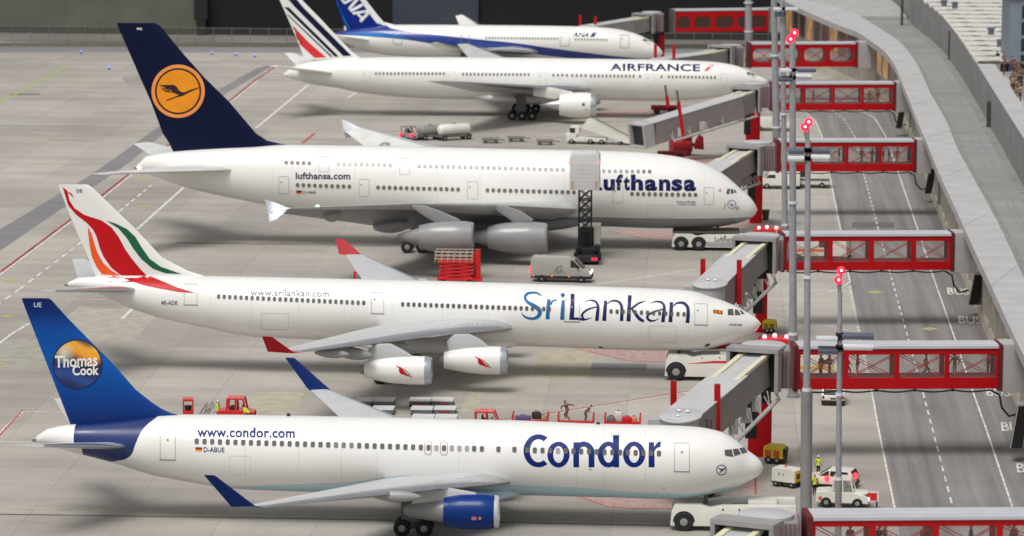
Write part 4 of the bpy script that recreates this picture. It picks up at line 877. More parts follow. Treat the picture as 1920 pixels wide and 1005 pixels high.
def resamp(pts, z, n=60):
    P = [onZ(x, y, z) for x, y in pts]; Y = np.array([p.y for p in P])[::-1]; X = np.array([p.x for p in P])[::-1]
    ys = np.linspace(Y[0], Y[-1], n); return [Vector((x, y, 0)) for x, y in zip(pchip(Y, X, ys), ys)]
o_, i_ = resamp(OUT, ZB), resamp(INN, ZB)
def strip(bm, A_, B_, mi=0):
    a = [bm.verts.new(v) for v in A_]; b = [bm.verts.new(v) for v in B_]
    for k in range(len(a)-1):
        f = bm.faces.new((a[k], a[k+1], b[k+1], b[k])); f.material_index = mi
def up(L_, z, dx=0.): return [Vector((v.x+dx, v.y, z)) for v in L_]
tp = thing('terminal_building', (onZ(1800, 450, 0).x, 420, 0), 0, 'long curved terminal pier with a pale roof edge along the service road', 'building')
bm = new(); strip(bm, up(o_, ZB), up(i_, ZB)); strip(bm, up(o_, ZB-.9), up(o_, ZB)); strip(bm, up(i_, ZB), up(i_, ZB-1.1)); strip(bm, up(o_, ZB-.9, 3.2), up(o_, ZB-.9))
bmesh.ops.remove_doubles(bm, verts=bm.verts[:], dist=.001); bmesh.ops.recalc_face_normals(bm, faces=bm.faces[:])
obj('roof_edge', bm, PALE, tp, world=True)
bm = new()
for k in range(3, 58, 5):
    a, b = o_[k], i_[k]; beam(bm, (a.x+.05, a.y, ZB+.004), (b.x-.05, b.y, ZB+.004), .06, .02)
obj('roof_joint', bm, mat('roof joint', (150, 149, 147), .7), tp, world=True)
b_ = resamp(BASE, ZB-1.1)
def bx_at(y): return float(np.interp(y, [v.y for v in b_], [v.x for v in b_]))
far = [Vector((max(bx_at(v.y), v.x+1.0), v.y, 0)) for v in i_]
bm = new(); strip(bm, up(i_, ZB-1.1), [Vector((v.x+.3, v.y, ZB-1.1)) for v in far]); bmesh.ops.recalc_face_normals(bm, faces=bm.faces[:]); obj('roof_deck', bm, DECK, tp, world=True)
bm = new()
for off, wd in ((.9, .25), (2.6, .12)):
    strip(bm, [Vector((v.x+off, v.y, ZB-1.09)) for v in i_], [Vector((v.x+off+wd, v.y, ZB-1.09)) for v in i_])
strip(bm, [Vector((v.x-2.2, v.y, ZB-1.088)) for v in far], [Vector((v.x-2.08, v.y, ZB-1.088)) for v in far]); strip(bm, [Vector((v.x-1.0, v.y, ZB-1.088)) for v in far], [Vector((v.x-.1, v.y, ZB-1.088)) for v in far])
bmesh.ops.recalc_face_normals(bm, faces=bm.faces[:]); obj('deck_kerb', bm, mat('deck kerb', (136, 136, 129), .8, noise=.15), tp, world=True)
bm = new(); strip(bm, up(o_, 0, 2.4), up(o_, ZB-.85, 2.4)); bmesh.ops.recalc_face_normals(bm, faces=bm.faces[:]); obj('facade', bm, WALLC, tp, world=True)
bm = new(); strip(bm, up(o_, 1.2, 2.15), up(o_, 1.2, 2.5)); strip(bm, up(o_, 0, 2.15), up(o_, 1.2, 2.15)); bmesh.ops.recalc_face_normals(bm, faces=bm.faces[:]); obj('plinth', bm, CREAM, tp, world=True)
for k in range(0, 59):
    v, u = o_[k], o_[k+1]; d = (u-v).normalized()
    for t in (0.,):
        bm = new(); p = v.lerp(u, t); beam(bm, (p.x+2.3, p.y, 1.2), (p.x+2.3, p.y, ZB-.9), .35, .5); obj('pilaster', bm, mat('grey pilaster', (184, 180, 172), .7), tp, world=True)
LITW = mat('lit interior window', (196, 150, 96), .4, noise=.9, nscale=.5, emit=.35); DIMW = mat('dim facade window', (122, 92, 84), .3, noise=.4, nscale=.8)
for k in range(0, 59):
    v, u = o_[k], o_[k+1]
    for t in (.08,):
        p, q = v.lerp(u, t), v.lerp(u, t+.84)
        bm = new(); beam(bm, (p.x+2.34, p.y, 6.2), (q.x+2.34, q.y, 6.2), .1, 4.2)
        if p.y > 470 and (k*7+int(t*10)) % 3 == 0 or (k*5+int(t*10)) % 23 == 0: obj('window', bm, LITW, tp, world=True)
        elif p.y > 470 or k % 2: obj('window', bm, DIMW, tp, world=True)
        else: bm.free()
# rear building with the ribbed roof
rb = thing('rear_building', (onZ(1850, 100, 14).x, 520, 0), 0, 'rear terminal block with white ribbed roof and grey side wall above the deck', 'building')
ZR = 13.9
bm = new(); strip(bm, up(b_, ZB-1.15), up(b_, ZR)); bmesh.ops.recalc_face_normals(bm, faces=bm.faces[:]); obj('wall', bm, GREYC, rb, world=True)
yr = onZ(1835, 118, ZR).y; rx = lambda y: bx_at(y)+float(np.interp(y, [yr, yr+40, yr+70], [3.6, 9.5, 15]))
bm = new(); bs = [v for v in b_ if v.y < yr]; strip(bm, up(bs, ZR+.02), up(bs, ZR+.02, 2.4)); strip(bm, up(bs, ZR-1, 2.4), up(bs, ZR+.02, 2.4)); strip(bm, up(bs, ZR-1, 2.4), up(bs, ZR-1, 3.6)); bmesh.ops.recalc_face_normals(bm, faces=bm.faces[:]); obj('parapet', bm, PALE, rb, world=True)
bm = new(); strip(bm, up(bs, ZR-1.0, 3.6), up(bs, ZR-1., 20)); bmesh.ops.recalc_face_normals(bm, faces=bm.faces[:]); obj('terrace', bm, mat('terrace grey', (140, 139, 138), .8), rb, world=True)
bm = new(); bm2 = new(); y = yr; kk = 0
while y < b_[-1].y-4 and y < yr+150:
    x0, x1 = bx_at(y), min(bx_at(y)+14, 78) ; x1 = min(x1, onZ(1886, 60, ZR).x+(y-yr)*.02) if y < yr+60 else x0+13
    beam(bm, (x0, y+4.2, ZR+.05), (x1, y+4.2, ZR+.05), 8.0, .3); 
    for j in range(int((x1-x0)/1.5)):
        beam(bm, (x0+.3+j*1.5, y, ZR+.15+.05*(j % 3 == 1)), (x0+1.7+j*1.5, y, ZR+.15+.05*(j % 3 == 1)), .5+.5*(j % 3 == 1), .2, mi=1)
    y += 8.4; kk += 1
obj('roof', bm, [mat('white ribbed roof', (204, 202, 194), .6, noise=.16, nscale=.7), mat('roof seam dark', (110, 106, 96), .7)], rb, world=True)
bm = new(); strip(bm, [Vector((bx_at(v.y), v.y, ZR-.3)) for v in b_ if v.y >= yr-1], [Vector((bx_at(v.y)+14, v.y, ZR-.3)) for v in b_ if v.y >= yr-1]); bmesh.ops.recalc_face_normals(bm, faces=bm.faces[:]); obj('roof_slab', bm, mat('roof seam dark', (110, 106, 96), .7), rb, world=True)
for x, y in ((1770, 8), (1790, 12), (1858, 61), (1875, 84)):
    p = onZ(x, y+4, ZR+.2); bm = new(); lathe(bm, [(0, .45), (.8, .45), (.8, .6), (1.0, .6), (1.15, .1)], p, (0, 0, 1), 12); obj('roof_vent', bm, mat('vent blue grey', (96, 100, 116), .5), rb, smooth=40, world=True)
for x, y, h in ((1787, 112, 4.3), (1861, 238, 3.2), (1697, 47, 4.5)):
    p = onZ(x, y, ZB-1.1); bm = new(); box(bm, p.x-.75, p.x-.35, p.y-.5, p.y+.5, ZB-1.1, ZB-1.1+h); obj('drain_pipe', bm, mat('dark drain', (62, 62, 62), .6), rb, world=True)
gbp = onZ(1891, 118, ZR); gt = thing('glass_building', (gbp.x, gbp.y, 0), 0, 'blue grey glass tower block at the top right corner', 'building')
bm = new(); box(bm, 0, 14, 0, 14, 8, ZR+8.6); obj('frame', bm, mat('blue grey cladding', (120, 130, 142), .5), gt)
for r_ in range(4):
    bm = new(); box(bm, 1.6, 14.2, -.06, .05, ZR-.6+r_*2.2, ZR+1.1+r_*2.2); obj('window', bm, mat('dark green glass', (40, 48, 44), .2), gt)
bm = new(); box(bm, -.25, 14.3, -.3, 14.2, ZR+8.6, ZR+9.2); obj('roof', bm, PALE, gt)
# second ribbed roof at the far end of the deck
p0 = onZ(1620, 36, ZB-1.1); rt = thing('roof_canopy', (p0.x, p0.y, 0), 0, 'pale ribbed canopy roof across the far end of the terminal deck', 'canopy')
bm = new(); y = p0.y
while y < b_[-1].y-8:
    xa = float(np.interp(y, [v.y for v in i_], [v.x for v in i_]))+.4; beam(bm, (xa, y+1.8, ZB-.8+(y-p0.y)*.01), (bx_at(y)-.3, y+1.8, ZB-.8+(y-p0.y)*.01), 3.3, .5); y += 3.6
obj('ribs', bm, mat('canopy grey white', (176, 176, 172), .6, noise=.12, nscale=.5), rt, world=True)
# ================================================================== glazed bridges
BRED = mat('bridge red paint', (176, 6, 16), .4, noise=.06, spec=.3); BDRED = mat('dark red gasket', (96, 16, 26), .6); BROOF = mat('bridge roof white', (188, 189, 195), .45, noise=.05, nscale=.4)
BGREY = mat('bridge grey cladding', (150, 147, 147), .5, noise=.07, nscale=.8); BGREYD = mat('bridge dark grey', (96, 94, 96), .5); PORT = mat('portal grey', (172, 170, 166), .55, noise=.08)
GLS = glassmat('bridge glass', (196, 186, 176), .05, .05); BRACE = mat('brace red', (150, 40, 40), .5); CREAMT = mat('cream roof trim', (214, 208, 178), .5, noise=.06); CABLE = mat('black cable', (22, 22, 22), .6)
ZT = 9.3
class Bridge: pass
def bridge(label, xl, xr, yl, yr_, face, mull, wtop, wbot, xport, dark=False, rounded=False, cable=True, box_px=None, ztop=ZT):
    """front roof edge from (xl, yl) to (xr, yr_); face = height of the red side in photo pixels"""
    a, b = onZ(xl, yl, ztop), onZ(xr, yr_, ztop); ang = math.atan2(b.y-a.y, b.x-a.x); L_ = (b-a).length; q = Bridge(); k = pscale(a.y); q.k = k
    t = thing('glazed_bridge', (a.x, a.y, 0), ang, label, 'footbridge', 'red glazed bridges between pier and gates'); q.t = t; q.y = a.y; q.ang = ang
    H = face/k; zt = ztop-.25; zb = zt-H; W_ = 2.5
    def lx(px):                                   # photo x on the front side -> local x
        d = ray(px, yl); n = Vector((-math.sin(ang), math.cos(ang), 0)); s = (Vector((a.x, a.y, 0))-CAM).dot(n)/d.dot(n); p = CAM+d*s
        return (p-Vector((a.x, a.y, p.z))).dot(Vector((math.cos(ang), math.sin(ang), 0)))
    z1 = zt-wtop/k; z0 = zb+wbot/k; q.z0 = z0; q.zt = zt; q.zb = zb; q.L = L_; q.lx = lx
    bm = new(); box(bm, -.1, L_, -.12, W_+.12, zt, ztop, .03); box(bm, 0, L_, .25, W_-.25, ztop, ztop+.05); obj('roof', bm, BROOF, t)
    bm = new(); box(bm, 0, L_, .14, W_-.14, z0-.3, z0-.04); obj('floor', bm, mat('bridge floor red', (150, 24, 34), .6), t)
    ms = sorted([0.]+[(lx(m0)+lx(m1))/2 for m0, m1 in mull]+[L_]); mw = max(.3, (lx(mull[0][1])-lx(mull[0][0])))
    for y0 in (0, W_-.14):
        bm = new(); box(bm, 0, L_, y0, y0+.14, z1, zt-.004); box(bm, 0, L_, y0, y0+.14, zb, z0)
        for m in ms: box(bm, max(m-mw/2, 0), min(m+mw/2, L_), y0+.003, y0+.137, z0-.01, z1+.01)
        obj('side_frame', bm, BRED, t)
        for c, d in zip(ms[:-1], ms[1:]):
            if dark or rounded:                  # rounded openings: corner fillets
                r = min(.9, (z1-z0)*.45)
                for cx, sx in ((c+mw/2, 1), (d-mw/2, -1)):
                    for cz, sz in ((z0, 1), (z1, -1)):
                        P_ = [(cx, cz)]+[(cx+sx*(r-r*math.sin(u)), cz+sz*(r-r*math.cos(u))) for u in (math.pi/2*w/6 for w in range(7))]
                        bm = new(); prism(bm, P_, y0+.01, y0+.13); obj('corner_gusset', bm, BRED, t)
            bm = new(); box(bm, c+mw/2, d-mw/2, y0+.05, y0+.09, z0, z1)
            if dark: obj('glass_pane', bm, glassmat('smoked glass', (90, 66, 62), .6, .1), t)
            else: obj('glass_pane', bm, GLS, t)
        if not dark and y0 == 0:
            bm = new()
            for c, d in zip(ms[:-1], ms[1:]):
                for p_, r_ in (((c+mw/2, z0), (d-mw/2, z1)), ((c+mw/2, z1), (d-mw/2, z0))):
                    dv = (r_[0]-p_[0])*.06
                    for s_ in ((-.5, .5) if p_[1] > r_[1] else (-.3, .3)):
                        tube(bm, [(p_[0]+max(s_, 0)*.4, y0+.115+.01*(p_[1] > r_[1]), p_[1]+(.22*min(s_, 0))*(1 if p_[1] > r_[1] else -1)), (r_[0]+min(s_, 0)*.4, y0+.115+.01*(p_[1] > r_[1]), r_[1]+(.22*max(s_, 0))*(1 if p_[1] > r_[1] else -1))], .035, 5)
            obj('brace', bm, BRACE, t)
    for q0, q1, e_ in ((L_, L_+.32, .05), (-.35, 0, .02)): bm = new(); box(bm, q0, q1, -.18, W_+.18, zb-.15, ztop+e_); obj('gasket', bm, BDRED if not dark else BGREYD, t)
    px_ = lx(xport); bm = new(); box(bm, L_+.32, max(px_, L_+.9)+1.2, -.1, W_+.1, zb-.3, ztop+.1, .05); obj('portal', bm, PORT, t)
    if cable:
        bm = new(); n = 5; pts = []
        for i in range(n*6+1):
            u = i/6; pts.append((lerp(.2, L_-.6, i/(n*6)), -.05, zb-.08-.16*math.sin(math.pi*(u % 1))))
        tube(bm, pts, .07, 6)
        for i in range(1, n): box(bm, lerp(.2, L_-.6, i/n)-.12, lerp(.2, L_-.6, i/n)+.12, -.1, .1, zb-.2, zb)
        e = L_-.6; tube(bm, [(e, -.05, zb-.1), (e+.7, -.2, zb-.5), (e+.9, -.3, zb-1.5), (e+1.5, -.3, zb-2.2), (e+2.4, -.2, zb-2.0)], .09, 6); obj('cable', bm, CABLE, t)
    return q
B1 = bridge('red glazed bridge nearest the camera, cut by the bottom edge', 1524, 2010, 969, 966, 88, [(1631, 1643), (1749, 1762), (1868, 1883)], 12, 18, 2035, cable=False)
B2 = bridge('red glazed bridge second from the camera with white roof and walkers inside', 1497, 1873, 649, 647.5, 77, [(1583, 1592), (1677, 1688), (1771, 1782)], 11, 21, 1895)
B3 = bridge('empty red glazed bridge third from the camera, level with the grey van', 1472, 1784, 439, 438, 64, [(1553, 1562), (1631, 1639), (1710, 1718)], 9, 16, 1803)
B4 = bridge('red glazed bridge fourth from the camera with several people standing at its pier end', 1462, 1714, 263.5, 263, 54.5, [(1520, 1526), (1586, 1591), (1649, 1654)], 8, 14, 1728)
B5 = bridge('red glazed bridge fifth from the camera, beside the striped tail airliner nose', 1452, 1676, 155.5, 155, 48, [(1506, 1511), (1561, 1566), (1615, 1621)], 7, 12, 1694)
B6 = bridge('red bridge with rounded openings, second from the far end', 1409, 1605, 81, 80, 42, [(1453, 1460), (1501, 1509), (1549, 1557)], 7, 9, 1620, rounded=True, cable=False)
B7 = bridge('farthest red bridge with dark smoked windows, against the black wall', 1266, 1441, 18.5, 16.5, 39, [(1295, 1302), (1334, 1342), (1376, 1383)], 10, 7, 1458, dark=True, cable=False)
# ---------------------------------------------------- black ducts on the facade beside the portals
for (x, y0, y1), lab in (((1907, 757, 838), 'second'), ((1826, 513, 570), 'third'), ((1741, 316, 362), 'fourth'), ((1686, 197, 240), 'fifth'), ((1651, 113, 150), 'sixth')):
    d_ = {'second': 'second nearest', 'third': 'third nearest', 'fourth': 'fourth nearest', 'fifth': 'fifth nearest', 'sixth': 'second farthest'}[lab]
    p = onZ(x, y1, 1.2); k = pscale(p.y); H = (y1-y0)/k
    t = thing('wall_duct', (p.x, p.y, 0), 0, 'black upright duct on the terminal wall by the %s red bridge' % d_, 'duct', 'black ducts on the terminal wall')
    bm = new(); prism(bm, [(-.55, 1.2), (.35, 1.2), (.85, 1.2+H), (0, 1.2+H)], -.6, .6, bev=.05); obj('housing', bm, BLACK, t)
    bm = new(); prism(bm, [(-.62, 1.2), (-.54, 1.2), (0, 1.25+H), (-.08, 1.25+H)], -.65, -.5); prism(bm, [(-.1, 1.2+H), (.9, 1.2+H), (.9, 1.35+H), (-.1, 1.35+H)], -.68, .68); obj('trim', bm, PORT, t)
# ================================================================== boarding bridges
JW = mat('boarding bridge roof', (184, 184, 184), .5, noise=.05, nscale=.4); JS = mat('boarding bridge side', (138, 132, 130), .55, noise=.06, nscale=.6)
def jet(label, rot, yrot, P, Yp, posts=(), col=None, cabpx=None, rail=None, number=None, wd=2.9, hgt=2.7, opening=False, rr=1.75, slant=0., boxw=1.0):
    """rot: photo point of the round roof centre, yrot its distance; P: photo points of the tunnel roof centreline (mouth, joint, end) and Yp their distances"""
    c = onY(rot[0], rot[1], yrot); t = thing('boarding_bridge', (c.x, c.y, 0), 0, label, 'boarding bridge', 'telescopic boarding bridges at the gates'); W3 = dict(world=True)
    zt = c.z
    bm = new(); lathe(bm, [(-.34, rr), (-.04, rr), (0, rr-.06)], c, (0, 0, 1), 40); obj('rotunda_roof', bm, JW, t, smooth=40, **W3)
    bm = new(); lathe(bm, [(zt-.34-3.0-zt, rr*.86), (-.36, rr*.86)], c, (0, 0, 1), 32); box(bm, c.x+rr*.55, c.x+rr+.25, c.y-1.45, c.y+1.45, zt-3.35, zt-.3)
    obj('rotunda', bm, BGREY, t, smooth=40, **W3)
    bm = new()
    for k in range(5): box(bm, c.x+rr*.5+k*.28, c.x+rr*.5+k*.28+.14, c.y-1.6, c.y+1.6, zt-3.3, zt-.36)
    obj('bellows', bm, mat('grey red bellows', (120, 88, 92), .7), t, **W3)
    p = [onY(q[0], q[1], y) for q, y in zip(P, Yp)]
    d = (p[-1]-p[0]).normalized(); sd = Vector((d.y, -d.x, 0)).normalized()
    # mouth frame in front of the rotunda
    m0 = p[0]; bm = new(); fw = wd*.56+.35
    e = m0+Vector((0, 0, .28)); bk = Vector((c.x, c.y, e.z)); dd = (Vector((e.x, e.y, 0))-Vector((c.x, c.y, 0))).normalized(); ss = Vector((dd.y, -dd.x, 0))
    for s_ in (-1, 1): beam(bm, e+ss*s_*fw-dd*.9-Vector((0, 0, 1.6)), e+ss*s_*fw+dd*.12-Vector((0, 0, 1.6)), .3, 3.1)
    beam(bm, e-dd*1.6+Vector((0, 0, .1)), e+dd*.15+Vector((0, 0, .1)), fw*2+.3, .32); obj('mouth_frame', bm, BGREY, t, **W3)
    bm = new(); beam(bm, e-dd*.9-Vector((0, 0, 1.7)), e-dd*.75-Vector((0, 0, 1.7)), fw*2-.3, 3.1); obj('mouth_dark_plate', bm, BLACK, t, **W3)  # black plate stands in for the dark inside the open mouth
    dn = Vector((0, 0, 1))
    wi, hi = wd*.8, hgt-.3
    a = p[0]-d*.7; b = p[1]+d*1.5; bm = new(); beam(bm, a-dn*(hi/2+.2), b-dn*(hi/2+.2), wi, hi); obj('inner_tunnel', bm, JS, t, **W3)
    bm = new(); beam(bm, a-dn*.16, b-dn*.16, wi-.7, .1); obj('inner_roof', bm, JW, t, **W3)
    bm = new()
    for s_ in (-1, 1): beam(bm, a+sd*s_*(wi/2-.18)-dn*.1, b+sd*s_*(wi/2-.18)-dn*.1, .42, .26)
    obj('roof_trim', bm, CREAMT, t, **W3)
    bm = new(); beam(bm, p[1]-dn*(hgt/2+.06), p[2]-dn*(hgt/2+.06), wd, hgt); obj('outer_tunnel', bm, JS, t, **W3)
    bm = new(); beam(bm, p[1]-d*.05-dn*.03, p[2]+d*.05-dn*.03, wd+.1, .1); obj('outer_roof', bm, JW, t, **W3)
    if opening:
        q = p[2]; bm = new()
        for s_ in (-1, 1): beam(bm, q+sd*s_*(wd/2-.02)-dn*(hgt/2), q+d*1.8+sd*s_*(wd/2-.02)-dn*(hgt/2), .3, hgt+.12)
        beam(bm, q-dn*.02, q+d*1.8-dn*.02, wd+.24, .18); beam(bm, q-dn*(hgt+.0), q+d*1.8-dn*(hgt+.0), wd+.24, .18); obj('cab', bm, mat('cab pale grey', (176, 175, 176), .5), t, **W3)
        bm = new(); beam(bm, q+d*1.1-dn*(hgt/2), q+d*1.2-dn*(hgt/2), wd-.3, hgt-.2); obj('cab_opening', bm, INTAKE, t, **W3)
        bm = new(); beam(bm, q-d*.5-dn*(hgt/2+.02), q-d*.35-dn*(hgt/2+.02), wd+.08, hgt+.06); obj('tunnel_joint', bm, DARK, t, **W3)
    else:
        q = p[2]+d*.3; bm = new(); lathe(bm, [(-.1, wd*.56), (.0, wd*.56), (.06, wd*.53), (.1, .02)], q-dn*.02, (d.cross(sd)*(1 if d.cross(sd).z > 0 else -1)), 36); obj('cab_roof', bm, JW, t, smooth=40, **W3)
        bm = new(); lathe(bm, [(-2.6, wd*.5), (-.14, wd*.5)], q, (0, 0, 1), 28); box(bm, q.x-wd*.5-boxw, q.x-wd*.2, q.y-.3, q.y+1.3, q.z-1.9, q.z-.35); obj('cab', bm, mat('cab pale grey', (176, 175, 176), .5), t, smooth=40, **W3)
        bm = new()
        for xo in (-.35, .35): lathe(bm, [(0, .2), (.1, .18), (.16, .02)], q+d*-.55+sd*xo+dn*.1, (0, 0, 1), 14)
        lathe(bm, [(0, .18), (.06, .18), (.09, .02)], q+d*.5+dn*.08, (0, 0, 1), 14); obj('roof_lamp', bm, mat('lamp dome pale', (228, 228, 224), .2), t, smooth=True, **W3)
    for (x, yt, yb), yy in posts:
        tp_, bt = onY(x, yt, yy), onY(x+slant*(yb-yt), yb, yy); bt2 = tp_.lerp(bt, 1.)
        bm = new(); beam(bm, tp_, (bt2.x, bt2.y, max(bt2.z, .5)), .48, .48, up=(0, 1, 0)); lp = obj('lift_post', bm, BRED, t, **W3)
        dv = (bt2-tp_).normalized(); bm = new(); beam(bm, tp_-dv*(.05 if not slant else 1.5), tp_+dv*.02, .3, .3, up=(0, 1, 0)); obj('post_cap', bm, mat('olive cap', (96, 86, 66), .6), lp, **W3)
    if posts:   # wheel bogie between the posts
        xs = [onY(x, yb, yy) for (x, yt, yb), yy in posts]; cx = sum(v.x for v in xs)/len(xs); cy = sum(v.y for v in xs)/len(xs)
        bm = new(); box(bm, cx-2.0, cx+2.0, cy-.5, cy+.5, .6, 1.3, .08); box(bm, cx-.7, cx+.7, cy-.7, cy+.7, .5, 1.0, .05)
        bg_ = obj('drive_bogie', bm, mat('bogie dark red', (150, 16, 26), .45), t, **W3)
        for ox in (-1.1, 1.1):
            for oy in (-.45, .45): wheel(cx+ox, cy+oy, .5, .5, .35, bg_, world=True, mh=BRED)
    if col:
        x0, x1, ytop, ybase, yy = col; a_, b_2 = onY(x0, ybase, yy), onY(x1, ybase, yy); tz = onY((x0+x1)/2, ytop, yy).z
        bm = new(); box(bm, a_.x, b_2.x, yy, yy+1.6, 0, tz, .06); obj('support_column', bm, BRED, t, **W3)
        bm = new(); box(bm, a_.x-.25, a_.x+.7, yy-.02, yy+1.3, tz*.35, tz+.4); box(bm, b_2.x-.9, b_2.x-.1, yy+.2, yy+1.2, tz, tz+.9); obj('column_head', bm, BLACK, t, **W3)
    if rail:
        (xa, ya, Ya), (xb, yb, Yb) = rail; a_, b_2 = onY(xa, ya, Ya), onY(xb, yb, Yb); bm = new(); tube(bm, [a_, b_2], .17, 10)
        n = 5
        for i in range(n+1):
            v = a_.lerp(b_2, i/n); tube(bm, [v, v+Vector((-.5, 0, .9))], .06, 6); tube(bm, [v, v+Vector((-.25, .2, 1.3))], .05, 6)
        obj('cable_carrier', bm, mat('carrier grey', (176, 174, 170), .5), t, **W3)
        for i in range(3):
            bm = new(); v = a_.lerp(b_2, .12+i*.26); box(bm, v.x-.9, v.x-.15, v.y+.5, v.y+.56, v.z+.1, v.z+1.3); obj('access_panel', bm, PORT, t, **W3)
    if number:
        # gate number on the dark side wall facing the camera's right
        o = [x for x in t.children if x.name.startswith('outer_tunnel')][0]; decal('gate_number', [textfit(number[0], *number[1:5], 0, .01)], bvh_of(o), mat('number dark', (70, 62, 62), .6), o, .02, 0, Y=Yp[2])
    return t
J1 = jet('boarding bridge with large round roof reaching the blue-tailed airliner, gate number on its side', (1432, 644), 292.5, [(1411, 666), (1368, 702), (1279, 776)], [289.5, 285.5, 276], [((1263, 714, 770), 281.5), ((1345, 721, 815), 279)], (1402, 1446, 757, 856, 296), rail=((1378, 830, 281), (1460, 748, 290)), number=('31', 1321, 786, 1334, 806))
J2 = jet('boarding bridge reaching the airliner with ribbons on its tail', (1428, 439), 356.5, [(1414, 456), (1388, 477), (1333, 529)], [353, 350, 340], [((1318, 486, 540), 345), ((1386, 488, 570), 343)], (1416, 1438, 522, 619, 359), rail=((1396, 586, 345), (1455, 530, 355)))
J3 = jet('boarding bridge behind the double-decker nose', (1420, 265), 437, [(1394, 282), (1366, 298), (1320, 326)], [433, 430, 424], [], (1405, 1429, 326, 412, 440), rail=((1388, 357, 430), (1424, 343, 436)))
J4 = jet('retracted boarding bridge with an open grey end and slanted red posts', (1415, 155), 517, [(1398, 171), (1382, 178), (1212, 229)], [513, 510, 500], [((1250, 180, 202), 509), ((1272, 190, 268), 499.5)], (1398, 1425, 206, 258, 521), rail=((1264, 264, 497), (1419, 218, 512)), opening=True, slant=.14, hgt=3.0)
g4 = onZ(1276, 293, 0)
bm = new(); lathe(bm, [(-1.5, .9), (-1.3, 1.25), (1.3, 1.25), (1.5, .9)], (g4.x, g4.y+1, 1.3), (1, .25, 0), 22); box(bm, g4.x-1.6, g4.x+1.6, g4.y+.2, g4.y+1.9, 2.3, 2.9, .1); tube(bm, [(g4.x+1.2, g4.y+1, 1.4), (g4.x+2.6, g4.y+.8, 1.7)], .25); prism(bm, [(g4.x+1.8, 1.0), (g4.x+3.2, .9), (g4.x+3.1, 2.6), (g4.x+2.5, 3.0), (g4.x+2.0, 2.2)], g4.y+.3, g4.y+1.1, bev=.1)
obj('drive_drum', bm, mat('bogie dark red', (150, 16, 26), .45), J4, smooth=40, world=True)
J5 = jet('boarding bridge reaching the far side of the striped tail airliner', (1369, 84), 581, [(1350, 92), (1318, 99), (1240, 110)], [578, 575, 566], [((1229, 83, 108), 567), ((1263.5, 84, 110), 566)], (1372, 1392, 100, 133, 586))
J6 = jet('farthest boarding bridge, pale against the black wall', (1222, 22), 656, [(1205, 31), (1180, 36), (1105, 48)], [653, 650, 644], [((1088, 29, 50), 646), ((1116.5, 30.5, 54), 645)], (1228, 1246, 64, 92, 658))
J0 = jet('boarding bridge with round roof at the very bottom edge of the picture', (1436, 962), 231, [(1392, 994), (1330, 1040), (1260, 1100)], [227.5, 224, 219])
# ================================================================== light masts
POLE = mat('galvanised mast', (150, 152, 157), .42, metal=.1, noise=.1, nscale=1.5); POLED = mat('mast sleeve', (134, 134, 135), .5, metal=.1, noise=.1)
FLW = mat('floodlight white', (214, 216, 220), .35); FLD = mat('floodlight slate', (84, 92, 106), .4)
def beacon(p, r, t):  # white core is added on the camera side to imitate lens glare
    l = lamp('beacon_lamp', p, r, LRED, t); lamp('glare_core', p-FW*r*.8, r*.3, mat('lamp glare white', (255, 190, 200), emit=10), l)
def mast(label, x0, yb, xtop, ytop, w0, w1, ysl=None, lamps=None, floods=(), ybase=None, group='tall light masts by the gates'):
    g = onZ(x0, yb, 0); Y = ybase or g.y; g = onY(x0, yb, Y); k = pscale(Y); tpz = onY(xtop, ytop, Y)
    t = thing('light_mast', (g.x, Y, 0), 0, label, 'light mast', group); W3 = dict(world=True)
    bt = Vector((g.x, Y, 0)); f = lambda z: bt.lerp(tpz, z/tpz.z)
    zs = onY(x0, ysl, Y).z if ysl else 3.
    bm = new(); lathe(bm, [(0, w0/2/k*1.25), (.25, w0/2/k*1.25), (.3, w0/2/k), (zs, w0/2/k)], bt, (tpz-bt), 24); obj('sleeve', bm, POLED, t, smooth=40, **W3)
    bm = new(); lathe(bm, [(zs, w1/2/k), ((tpz-bt).length, w1/2/k*.75)], bt, (tpz-bt), 24); obj('shaft', bm, POLE, t, smooth=40, **W3)
    for z in [zs]+([zs+(tpz.z-zs)*.45] if tpz.z < 40 else [zs+9, zs+22]):
        bm = new(); lathe(bm, [(0, w1/2/k*1.22), (.22, w1/2/k*1.22)], f(z), (tpz-bt), 24); obj('collar', bm, FLW, t, smooth=40, **W3)
    if lamps:
        bm = new()
        for x, y in lamps: p = onY(x, y, Y); tube(bm, [(tpz.x, Y, tpz.z-.4), (p.x, Y, p.z-.3)], .1, 6)
        h = obj('lamp_bracket', bm, POLED, t, **W3)
        for x, y in lamps: beacon(onY(x, y, Y), 16/k*.5, t)
    for x0_, x1_, y, m, tilt in floods:
        a, b = onY(x0_, y, Y), onY(x1_, y, Y); bm = new(); M = Matrix.Translation((a+b)/2) @ Matrix.Rotation(tilt, 4, 'X')
        L_ = b.x-a.x; box(bm, -L_/2, L_/2, -.7, .3, -.14, .12, .05, M=M); fl_ = obj('floodlight', bm, m, t, smooth=35, **W3)
        bm = new(); box(bm, -L_/2+.08, L_/2-.08, -.65, .25, -.19, -.13, M=M); obj('lens', bm, mat('floodlight lens', (226, 228, 230), .15), fl_, **W3)
        ctr = f(((a+b)/2).z); bm = new(); tube(bm, [ctr, (a+b)/2], .11, 6); box(bm, ctr.x-.26, ctr.x+.26, Y-.26, Y+.26, ctr.z-.14, ctr.z+.14); obj('bracket', bm, BLACK, t, **W3)
    return t
mast('nearest light mast, thin, with double red lamp, in front of the road', 1571, 1060, 1575, 548, 12.5, 11.5, 900, [(1572, 525), (1577, 507)], [(1530, 1570, 633, FLW, -.1), (1534, 1570, 654, FLD, .2), (1578, 1638, 628, FLD, .1), (1580, 1638, 651, FLW, -.3)])
